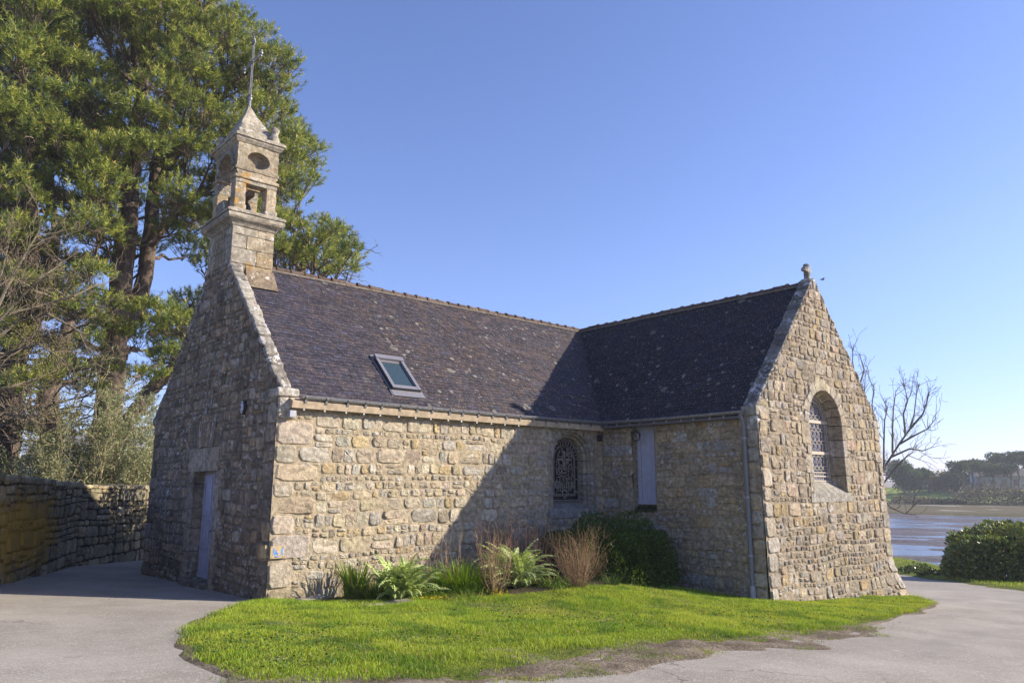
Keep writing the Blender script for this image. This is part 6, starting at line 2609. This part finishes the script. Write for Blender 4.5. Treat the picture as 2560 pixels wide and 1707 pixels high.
BED = ragged(smooth_poly([(.5, -.08), (6.4, -.08), (6.6, -2.5), (5.2, -3.0), (3.6, -2.4), (2.3, -2.0), (1.2, -1.6), (.6, -.9)], 2), .12, 44)
poly_sheet('flower_bed', BED, SOIL_BED, .06, step=.07, bumpy=.03, edge=.2, seed=12)
sword_clump('iris_clump', 'clump of stiff upright sword leaves nearest the left corner of the nave wall', (1.52, -.42), 85, .45, .82, .036, .55, (.15, .23, .035), 91, LEAF, .3)
sword_clump('leafy_clump', 'low dark grassy clump between the sword leaves and the first silvery thistle plant', (1.62, -.95), 420, .22, .5, .014, .95, (.13, .19, .035), 92, LEAF, .8, fan=1.2, rad_=.38)
sword_clump('leafy_clump', 'dense bright green strap-leaved clump in the middle of the bed', (3.3, -1.35), 620, .40, .78, .020, .95, (.25, .37, .03), 93, LEAF, .9, fan=1.25, rad_=.42)
cardoon('silvery thistle plant with jagged arching leaves, leftmost of the two big ones', (1.9, -1.38), 150, .66, 94, (.40, .47, .17))
cardoon('taller silvery thistle plant mixed with dry stems right of the bright strap-leaved clump', (4.2, -1.85), 140, .70, 95, (.42, .48, .20), 1.1)
dry_stems('thin column of dry brown stems rising in front of the bright green clump', (3.42, -2.15), 64, 1.28, .10, .36, 96, (.30, .20, .12), thick=.0042, side=4)
sword_clump('leafy_clump', 'loose pale green strap leaves at the foot of the taller silvery thistle plant', (4.75, -2.35), 150, .16, .4, .022, 1.3, (.22, .31, .06), 105, LEAF, 1.1, fan=1.3, rad_=.3)
sword_clump('leafy_clump', 'thin dark green tuft squeezed between the sword leaves and the nave wall', (2.3, -.45), 160, .3, .6, .018, .8, (.10, .16, .035), 106, LEAF, .8, fan=1.4, rad_=.35)
sword_clump('leafy_clump', 'low grassy fringe in front of the bright strap-leaved clump', (3.0, -1.95), 200, .12, .3, .012, 1.2, (.20, .29, .04), 107, LEAF, 1.0, fan=1.8, rad_=.3)
dry_stems('few thin dry seed stalks rising behind the leftmost silvery thistle plant', (2.7, -.8), 22, 1.0, .35, .3, 108, (.30, .21, .12), (.05, 0), .005, 5)
sword_clump('leafy_clump', 'ragged green tuft of soft leaves filling the gap right of the leftmost silvery thistle plant', (2.55, -1.35), 260, .2, .48, .022, 1.1, (.20, .30, .05), 104, LEAF, 1.0, fan=1.2, rad_=.3)
dry_stems('vase-shaped sheaf of rusty dry stems in front of the dark shrub', (5.08, -2.65), 210, 1.14, .12, .37, 97, (.29, .19, .115), thick=.0032, side=3, flop=.10, lobe=.19)
dry_stems('tall thin haze of reddish dry stems against the wall left of the dark shrub', (5.0, -.95), 260, 1.45, .55, .55, 98, (.17, .10, .075), thick=.005, side=3)
dry_stems('sparse dry seed stalks leaning left above the bright green clump', (3.1, -1.0), 26, 1.15, .5, .35, 99, (.30, .21, .13), (-.12, 0), .006, 5)
sword_clump('grass_tuft', 'small shaded grass tuft between the rusty sheaf and the dark shrub', (5.95, -2.75), 90, .2, .42, .012, 1.1, (.07, .11, .03), 103, LEAF, 1.0, rad_=.16)


def yellow_patch(label, base, n, seed, r=.12):
    rng = np.random.default_rng(seed)
    t0 = np.array(gz0(base))
    mb = MB()
    P = t0 + rng.normal(0, 1, (n, 3)) * [r, r, .02] + [0, 0, .07]
    leaves(mb, P, rng.normal(0, 1, (n, 3)) + [0, 0, .6], rng.uniform(.05, .10, n), rng.uniform(.02, .035, n), np.array((.55, .42, .03)) * rng.uniform(.6, 1.2, n)[:, None], rng)
    tag(mb.build('yellow_leaves', LEAF, loc=tuple(t0)), label, 'plant', 'patches of yellow leaves')


yellow_patch('patch of yellow leaves in the grass below the leftmost silvery thistle plant', (2.12, -1.9), 70, 1)
yellow_patch('few yellow leaves at the foot of the thin dry brown column', (3.32, -2.35), 36, 2, .09)


def edging(label, base, dx, dy, hz, rot, seed):
    t0 = np.array(gz0(base))
    mb = MB()
    c, s = math.cos(rot), math.sin(rot)

    def fn(P):
        return np.stack([t0[0] + c * P[:, 0] - s * P[:, 1], t0[1] + s * P[:, 0] + c * P[:, 1], t0[2] + P[:, 2]], 1)
    rough_block(mb, (-dx, -dy, -.08), (dx, dy, hz), (.30, .27, .22), .05, .03, 6, seed, 5, fn=fn)
    tag(mb.build('edging_stone', STONE_O, loc=tuple(t0), smooth=True), label, 'stone', 'flat stones edging the flower bed')


edging('whitish flat edging stone closest to the chapel corner', (.62, -.42), .27, .12, .10, .2, 1)
edging('long flat mossy edging stone sunk in the grass below the sword leaves', (1.35, -1.75), .46, .14, .07, -.18, 2)
edging('short flat edging stone between two longer ones below the dark grassy clump', (1.0, -1.25), .22, .11, .07, -.7, 3)


# ------------------------------------------------------------------ houses behind the wall
def house(label, c, rot, w_, d_, h, rh, wallc, roofc, chim=True, wins=(), name='house', group=None):
    z = gzs(c[0], c[1])
    t = empty(name, (c[0], c[1], z), label, 'house', group)
    cr, sr = math.cos(rot), math.sin(rot)

    def tr(V):
        V = np.asarray(V, float)
        return np.stack([c[0] + cr * V[:, 0] - sr * V[:, 1], c[1] + sr * V[:, 0] + cr * V[:, 1], z + V[:, 2]], 1)
    a, b = w_ / 2, d_ / 2
    mb = MB()
    V = tr([(-a, -b, -.5), (a, -b, -.5), (a, b, -.5), (-a, b, -.5), (-a, -b, h), (a, -b, h), (a, b, h), (-a, b, h), (-a, 0, h + rh), (a, 0, h + rh)])
    mb.addp(V, [[0, 1, 5, 4], [2, 3, 7, 6], [1, 2, 6, 9, 5], [3, 0, 4, 8, 7]], wallc)
    mb.build('wall', COLM, t)
    mb = MB()
    e = .25
    s = rh / b
    for sg in (-1, 1):
        V = tr([(-a - e, sg * (b + e), h - s * e), (a + e, sg * (b + e), h - s * e), (a + e, 0, h + rh), (-a - e, 0, h + rh),
                (-a - e, sg * (b + e), h - s * e + .16), (a + e, sg * (b + e), h - s * e + .16), (a + e, 0, h + rh + .16), (-a - e, 0, h + rh + .16)])
        mb.add(V, BOXF, roofc)
    rf = mb.build('roof', COLM, t)
    if chim:
        for sx in ((-a + .5),) if chim == 1 else ((-a + .5), (a - .5)):
            mb = MB()
            V0 = [(sx - .35, -.3, h + rh - .5), (sx + .35, -.3, h + rh - .5), (sx + .35, .3, h + rh - .5), (sx - .35, .3, h + rh - .5), (sx - .35, -.3, h + rh + .9), (sx + .35, -.3, h + rh + .9), (sx + .35, .3, h + rh + .9), (sx - .35, .3, h + rh + .9)]
            mb.add(tr(V0), BOXF, (.45, .33, .24))
            V1 = [(x * 1.0 + (.08 if x > sx else -.08), y * 1.25, q) for x, y, q in V0]
            V1 = [(x, y, h + rh + (.9 if i < 4 else 1.02)) for i, (x, y, q) in enumerate(V1)]
            mb.add(tr(V1), BOXF, (.4, .3, .22))
            mb.build('chimney', COLM, rf)
    for (x, zz, ww, hh) in wins:
        mb = MB()
        V = tr([(x - ww / 2, -b - .05, zz), (x + ww / 2, -b - .05, zz), (x + ww / 2, -b + .02, zz), (x - ww / 2, -b + .02, zz), (x - ww / 2, -b - .05, zz + hh), (x + ww / 2, -b - .05, zz + hh), (x + ww / 2, -b + .02, zz + hh), (x - ww / 2, -b + .02, zz + hh)])
        mb.add(V, BOXF, (.25, .25, .27))
        wi = mb.build('window', COLM, t)
        mb = MB()
        g = .07
        V = tr([(x - ww / 2 + g, -b - .06, zz + g), (x + ww / 2 - g, -b - .06, zz + g), (x + ww / 2 - g, -b - .06, zz + hh - g), (x - ww / 2 + g, -b - .06, zz + hh - g)])
        mb.add(V, [(0, 1, 2, 3)], (.03, .035, .045))
        mb.build('pane', GLASS, wi)
    return t


p = at(312, 1060, 50)
house('slate-roofed house with a white gable edge glimpsed just left of the chapel', p, .95, 7.0, 6.0, 2.4, 3.6, (.72, .70, .68), (.12, .135, .165), chim=False)
p = at(184, 1060, 62)
house('white house wall glimpsed through the tall grey-green shrub', p, .5, 5.0, 5.0, 4.2, 2.0, (.78, .76, .74), (.1, .1, .11), chim=False)
p = at(55, 1090, 66)
house('low grey-roofed house with a pinkish chimney glimpsed right of the far left pine', p, .45, 8.0, 6.0, 2.2, 2.3, (.6, .57, .52), (.20, .18, .17), chim=2)


# ------------------------------------------------------------------ bay, far shore
def mat_water():
    t = NT('water')
    v = t.vscale((1, 1, 1))
    a = t.noise(2.2, 5, .65)
    b = t.noise(.35, 4, .6)
    nrm = t.bump(t.math('ADD', a, t.math('MULTIPLY', b, 2.0)), .18, .04)
    return t.bsdf((.035, .03, .032), .2, nrm, spec=1.0)


WZ = -2.42
mb = MB()
mb.add([(20, -120, WZ), (420, -120, WZ), (420, 260, WZ), (20, 260, WZ)], [(0, 1, 2, 3)])
tag(mb.build('water', mat_water()), kind='structure')


def mud():
    ux = np.array([.954, .30])
    vx = np.array([-.30, .954])
    c = np.array([-5.87, -13.0])
    A, B = np.meshgrid(span(42, 150, .6), span(-50, 50, .7), indexing='ij')
    X = c[0] + A * ux[0] + B * vx[0]
    Y = c[1] + A * ux[1] + B * vx[1]
    # weed-covered bars lying roughly parallel to the shores
    f = .8 * fbm(np.stack([A / 8.0, B / 11.0, 0 * A], -1), 1.0, 5, 4) + .85 * fbm(np.stack([A / 1.7, B / 5.5, 0 * A], -1), 1.0, 9, 4)
    prof = .12 - .0 * A + .25 * np.exp(-((A - 74) / 9) ** 2) - .25 * np.exp(-((A - 110) / 18) ** 2) - .15 * np.exp(-((A - 46) / 5) ** 2)
    H = WZ + .012 + .17 * f + .24 * (prof - .12)
    H = np.minimum(H, WZ + .20) + .02 * fbm(np.stack([X, Y, 0 * X], -1), 1.2, 3, 2)
    idx = np.arange(A.size).reshape(A.shape)
    F = np.stack([idx[:-1, :-1], idx[1:, :-1], idx[1:, 1:], idx[:-1, 1:]], -1).reshape(-1, 4)
    m = MB()
    q = np.clip(.5 + .5 * fbm(np.stack([X, Y, 0 * X], -1), .25, 8, 3), 0, 1)[..., None]
    col = np.array((.085, .07, .064)) * (1 - q) + np.array((.14, .115, .105)) * q
    m.add(np.stack([X, Y, H], -1).reshape(-1, 3), F, col.reshape(-1, 3))
    tag(m.build('mudflat', mat_col('wet_mud', .6, .3, amt=.4, ns=3, bump=.8, bs=6), smooth=True), kind='structure')


mud()


def fxy(f, g):
    """point f metres from the camera towards the bay and g metres sideways (to the left)"""
    return np.array([-5.87 + .954 * f - .30 * g, -13.0 + .30 * f + .954 * g])


def far_side():
    rng = np.random.default_rng(91)
    # salt marsh and pasture laid on the far bank
    A, B = np.meshgrid(span(133, 212, 2), span(-120, 130, 4), indexing='ij')
    X = -5.87 + .954 * A - .30 * B
    Y = -13.0 + .30 * A + .954 * B
    idx = np.arange(A.size).reshape(A.shape)
    F = np.stack([idx[:-1, :-1], idx[1:, :-1], idx[1:, 1:], idx[:-1, 1:]], -1).reshape(-1, 4)
    m = MB()
    q = np.clip(.5 + .6 * fbm(np.stack([A / 6, B / 40, 0 * A], -1), 1, 4, 3), 0, 1)[..., None]
    col = np.array((.085, .075, .032)) * (1 - q) + np.array((.14, .105, .06)) * q
    m.add(np.stack([X, Y, gz(X, Y) + .05 + .10 * fbm(np.stack([X, Y, 0 * X], -1), .2, 2, 2)], -1).reshape(-1, 3), F, col.reshape(-1, 3))
    tag(m.build('salt_marsh', mat_col('marsh', .95, .1, amt=.4, ns=1.5)), kind='structure')
    A, B = np.meshgrid(span(208, 262, 3), span(-40, 60, 5), indexing='ij')
    X = -5.87 + .954 * A - .30 * B
    Y = -13.0 + .30 * A + .954 * B
    m = MB()
    idx = np.arange(A.size).reshape(A.shape)
    F = np.stack([idx[:-1, :-1], idx[1:, :-1], idx[1:, 1:], idx[:-1, 1:]], -1).reshape(-1, 4)
    q = np.clip(.5 + .5 * fbm(np.stack([A / 20, B / 30, 0 * A], -1), 1, 4, 3), 0, 1)[..., None]
    m.add(np.stack([X, Y, gz(X, Y) + .1], -1).reshape(-1, 3), F, (np.array((.17, .24, .04)) * (1 - q) + np.array((.24, .27, .06)) * q).reshape(-1, 3))
    tag(m.build('pasture', mat_col('pasture_grass', .95, .1, amt=.2, ns=1.2)), kind='structure')


far_side()


def at_far(xf, f):
    """ground point seen at full-frame column xf (2560 px photograph), at depth f towards the bay"""
    d = CF + (xf - 1280) / F_PX * CR
    k = f / (d[0] * .954 + d[1] * .30)
    x, y = C0[0] + d[0] * k, C0[1] + d[1] * k
    return np.array([x, y, gzs(x, y)])


def far_tree(label, xf, f, h, cw, kind, seed, col, group='trees on the far shore'):
    rng = np.random.default_rng(seed)
    h, cw = h * .70, cw * .85
    b = at_far(xf, f)
    t = empty('pine_tree' if kind == 'umbrella' else 'broadleaf_tree', tuple(b), label, 'tree', group)
    mt, mc = MB(), MB()
    top = b + np.array([rng.normal(0, .6), rng.normal(0, .6), h * (.72 if kind == 'umbrella' else .55)])
    tube(mt, wiggle(b - [0, 0, .3], top, 7, .2, rng), np.linspace(.3, .14, 7), 6, (.14, .11, .09))
    cl = []
    nb = 9 if kind == 'umbrella' else 13
    for i in range(nb):
        a = rng.uniform(0, 2 * math.pi)
        r = cw * rng.uniform(.1, .95) ** .7
        if kind == 'umbrella':
            zc = h * rng.uniform(.68, .95) - .12 * r
            rr = cw * rng.uniform(.3, .5)
            fl = .5
        else:
            zc = h * rng.uniform(.28, .86)
            r *= math.sqrt(max(.15, 1 - ((zc / h - .45) / .55) ** 2))
            rr = cw * rng.uniform(.35, .55)
            fl = .8
        c = b + np.array([math.cos(a) * r * .7, math.sin(a) * r * .7, zc])
        cl.append((c, rr, fl))
        s = b + (top - b) * rng.uniform(.55, 1)
        tube(mt, wiggle(s, c, 5, .15, rng), np.linspace(.11, .04, 5), 4, (.14, .11, .09), cap=False)
    for c, rr, fl in cl:
        n = int(95 * rr ** 1.5) + 40
        u = rng.normal(0, 1, (n, 3))
        u /= np.linalg.norm(u, axis=1, keepdims=True)
        P = c + u * (rr * rng.uniform(.4, 1.05, n))[:, None] * np.array([1, 1, fl])
        D = u + np.array([0, 0, .5]) + rng.normal(0, .5, (n, 3))
        leaves(mc, P, D, rng.uniform(.35, .7, n), rng.uniform(.2, .4, n), np.array(col) * 1.5 * rng.uniform(.6, 1.4, n)[:, None], rng)
    mt.build('trunk', TWIG, t)
    mc.build('crown', LEAF, t)


PINEC = (.045, .065, .025)
for i, (xf, f, h, cw, k, c, lab) in enumerate([
    (2222, 232, 11.5, 4.4, 'b', (.035, .06, .022), 'dark round evergreen on the far shore touching the chapel gable edge'),
    (2252, 228, 9.5, 4.2, 'b', (.04, .065, .025), 'second dark evergreen right of the chapel edge, behind the bare tree'),
    (2284, 236, 10.5, 3.6, 'u', PINEC, 'small flat-topped pine standing behind the bare tree twigs'),
    (2312, 240, 8.0, 4.4, 'b', (.10, .10, .035), 'olive-brown rounded tree left of the open sky gap on the far shore'),
    (2345, 238, 6.5, 3.6, 'b', (.06, .075, .03), 'lowest dark bush-like tree in the sky gap of the far shore'),
    (2366, 232, 13.0, 4.4, 'u', PINEC, 'first tall flat-topped pine right of the sky gap'),
    (2392, 240, 12.6, 4.2, 'u', PINEC, 'second tall flat-topped pine left of the white house'),
    (2414, 246, 12.0, 4.6, 'u', (.05, .07, .03), 'flat-topped pine whose crown overlaps the roof of the white house'),
    (2442, 236, 11.4, 3.8, 'u', PINEC, 'thin pine standing in front of the white house'),
    (2462, 250, 14.5, 4.6, 'u', PINEC, 'tall pine rising behind the right part of the white house'),
    (2484, 238, 11.2, 4.2, 'u', (.06, .08, .035), 'lighter green pine at the right end of the white house'),
    (2506, 246, 15.0, 4.6, 'u', PINEC, 'tall pine with clear sky showing beneath its crown'),
    (2528, 240, 14.0, 4.6, 'u', PINEC, 'tall pine second from the right edge on the far shore'),
    (2552, 244, 16.0, 5.0, 'u', PINEC, 'tallest pine at the right edge on the far shore'),
    (2580, 240, 14.5, 5.0, 'u', PINEC, 'pine cut by the right edge on the far shore')]):
    far_tree(lab, xf, f, h, cw, 'umbrella' if k == 'u' else 'broad', 300 + i, c)
for i, (xf, f, h, cw, lab) in enumerate([(2395, 262, 8, 4.5, 'dark undergrowth tree left behind the white house'), (2430, 268, 9, 5, 'dark tree directly behind the white house roof'), (2490, 262, 8, 5, 'dark tree right behind the white house'),
                                         (2530, 262, 7, 5, 'low dark tree beneath the tall pines of the right edge'), (2570, 258, 7, 5, 'low dark tree under the pine cut by the right edge'), (2345, 262, 7, 5, 'low dark tree far behind the sky gap'),
                                         (2262, 262, 10, 5, 'dark tree behind the second evergreen by the chapel edge'), (2210, 255, 12, 5, 'dark tree half hidden by the chapel gable edge')]):
    far_tree(lab, xf, f, h, cw, 'broad', 340 + i, (.04, .055, .028))


def far_bush(name, label, xf, f, rx, h, col, seed, n=700, group='bushes along the far shore'):
    rng = np.random.default_rng(seed)
    if xf < 2360:
        h *= .55
    b = at_far(xf, f)
    mb = MB()
    u = rng.normal(0, 1, (n, 3))
    u /= np.linalg.norm(u, axis=1, keepdims=True)
    u[:, 2] = np.abs(u[:, 2])
    lum = 1 + .3 * fbm(u, 2.0, seed, 2)
    P = b + u * (lum * rng.uniform(.55, 1, n))[:, None] * np.array([rx, rx * .8, h])
    leaves(mb, P, u + rng.normal(0, .6, (n, 3)) + [0, 0, .4], rng.uniform(.3, .6, n), rng.uniform(.2, .4, n), np.array(col) * rng.uniform(.6, 1.4, n)[:, None], rng)
    tag(mb.build(name, LEAF, loc=tuple(b)), label, 'bush', group)


BR = (.10, .078, .062)
GR = (.055, .065, .03)
for i, (xf, f, rx, h, c, lab) in enumerate([
    (2225, 206, 5, 3.2, BR, 'brown thicket on the far shore touching the chapel edge'), (2262, 205, 5, 2.8, BR, 'brown thicket below the left end of the green pasture'), (2288, 207, 3.5, 2.6, GR, 'green bush below the middle of the pasture'),
    (2312, 206, 4, 2.2, GR, 'dark green bush below the pasture, right of the brown thicket'), (2340, 205, 3.5, 2.4, GR, 'small olive bush at the right end below the pasture'), (2372, 207, 5, 3.8, BR, 'brown thicket at the right end of the pasture'),
    (2402, 209, 6, 4.6, BR, 'broad brown thicket below the left side of the white house'), (2438, 210, 6.5, 5.0, BR, 'tallest brown thicket below the white house'), (2474, 208, 6, 4.4, (.085, .07, .05), 'greyish thicket below the right side of the white house'),
    (2508, 209, 6, 4.2, BR, 'brown thicket below the sky gap among the tall pines'), (2542, 207, 6, 4.4, (.075, .07, .045), 'olive thicket below the right edge pines'), (2578, 208, 6, 4.2, BR, 'brown thicket cut by the right edge'),
    (2300, 246, 5, 2.6, GR, 'dark gorse bush above the pasture, left one'), (2335, 248, 5, 2.4, (.12, .095, .03), 'yellowish gorse bush above the pasture'), (2372, 246, 5, 2.6, GR, 'dark gorse bush at the upper right of the pasture')]):
    far_bush('far_bush', lab, xf, f, rx, h, c, 400 + i)
p = at_far(2452, 252)
house('long white house with a grey-brown roof among the far pines', (p[0], p[1]), rad(-62), 12, 8, 3.3, 2.0, (.42, .42, .43), (.16, .14, .13), chim=1,
      wins=[(-4.4, .5, 1.2, 2.0), (-2.0, .5, 1.5, 2.0), (.6, .5, 1.5, 2.0), (3.6, .5, 1.4, 2.0)])

# a bird in the air right of the finial
bp = at(1889, 642, 33)
mb = MB()
ux = unit((.8, -.4, .05))
sdv = np.array((.4, .8, .0))
tube(mb, [bp - ux * .09, bp - ux * .04, bp + ux * .03, bp + ux * .08, bp + ux * .11], [.008, .03, .035, .022, .004], 7, (.03, .03, .03))
for sg in (-1, 1):
    V = [bp + ux * .05, bp - ux * .04, bp - ux * .03 + sdv * sg * .11 + np.array((0, 0, .05)), bp + ux * .04 + sdv * sg * .12 + np.array((0, 0, .055)), bp - ux * .05 + sdv * sg * .15 + np.array((0, 0, .01))]
    mb.addp(V, [[0, 1, 2, 3], [3, 2, 4]], (.03, .03, .03))
tag(mb.build('bird', COLM, loc=tuple(bp)), 'tiny dark bird flying right of the stone finial', 'bird')


# ------------------------------------------------------------------ the air over the bay
def haze():
    m, t = newmat('haze_air')
    v = t.nodes.new('ShaderNodeVolumePrincipled')
    v.inputs['Color'].default_value = (.86, .90, 1.0, 1)
    v.inputs['Density'].default_value = .0005
    v.inputs['Anisotropy'].default_value = .2
    o = t.nodes.new('ShaderNodeOutputMaterial')
    t.links.new(v.outputs[0], o.inputs['Volume'])
    mb = MB()
    box(mb, (-110, -130, -5), (480, 300, 32))
    tag(mb.build('haze', m), 'thin pale sea haze over the bay', 'haze', kind='stuff')


haze()
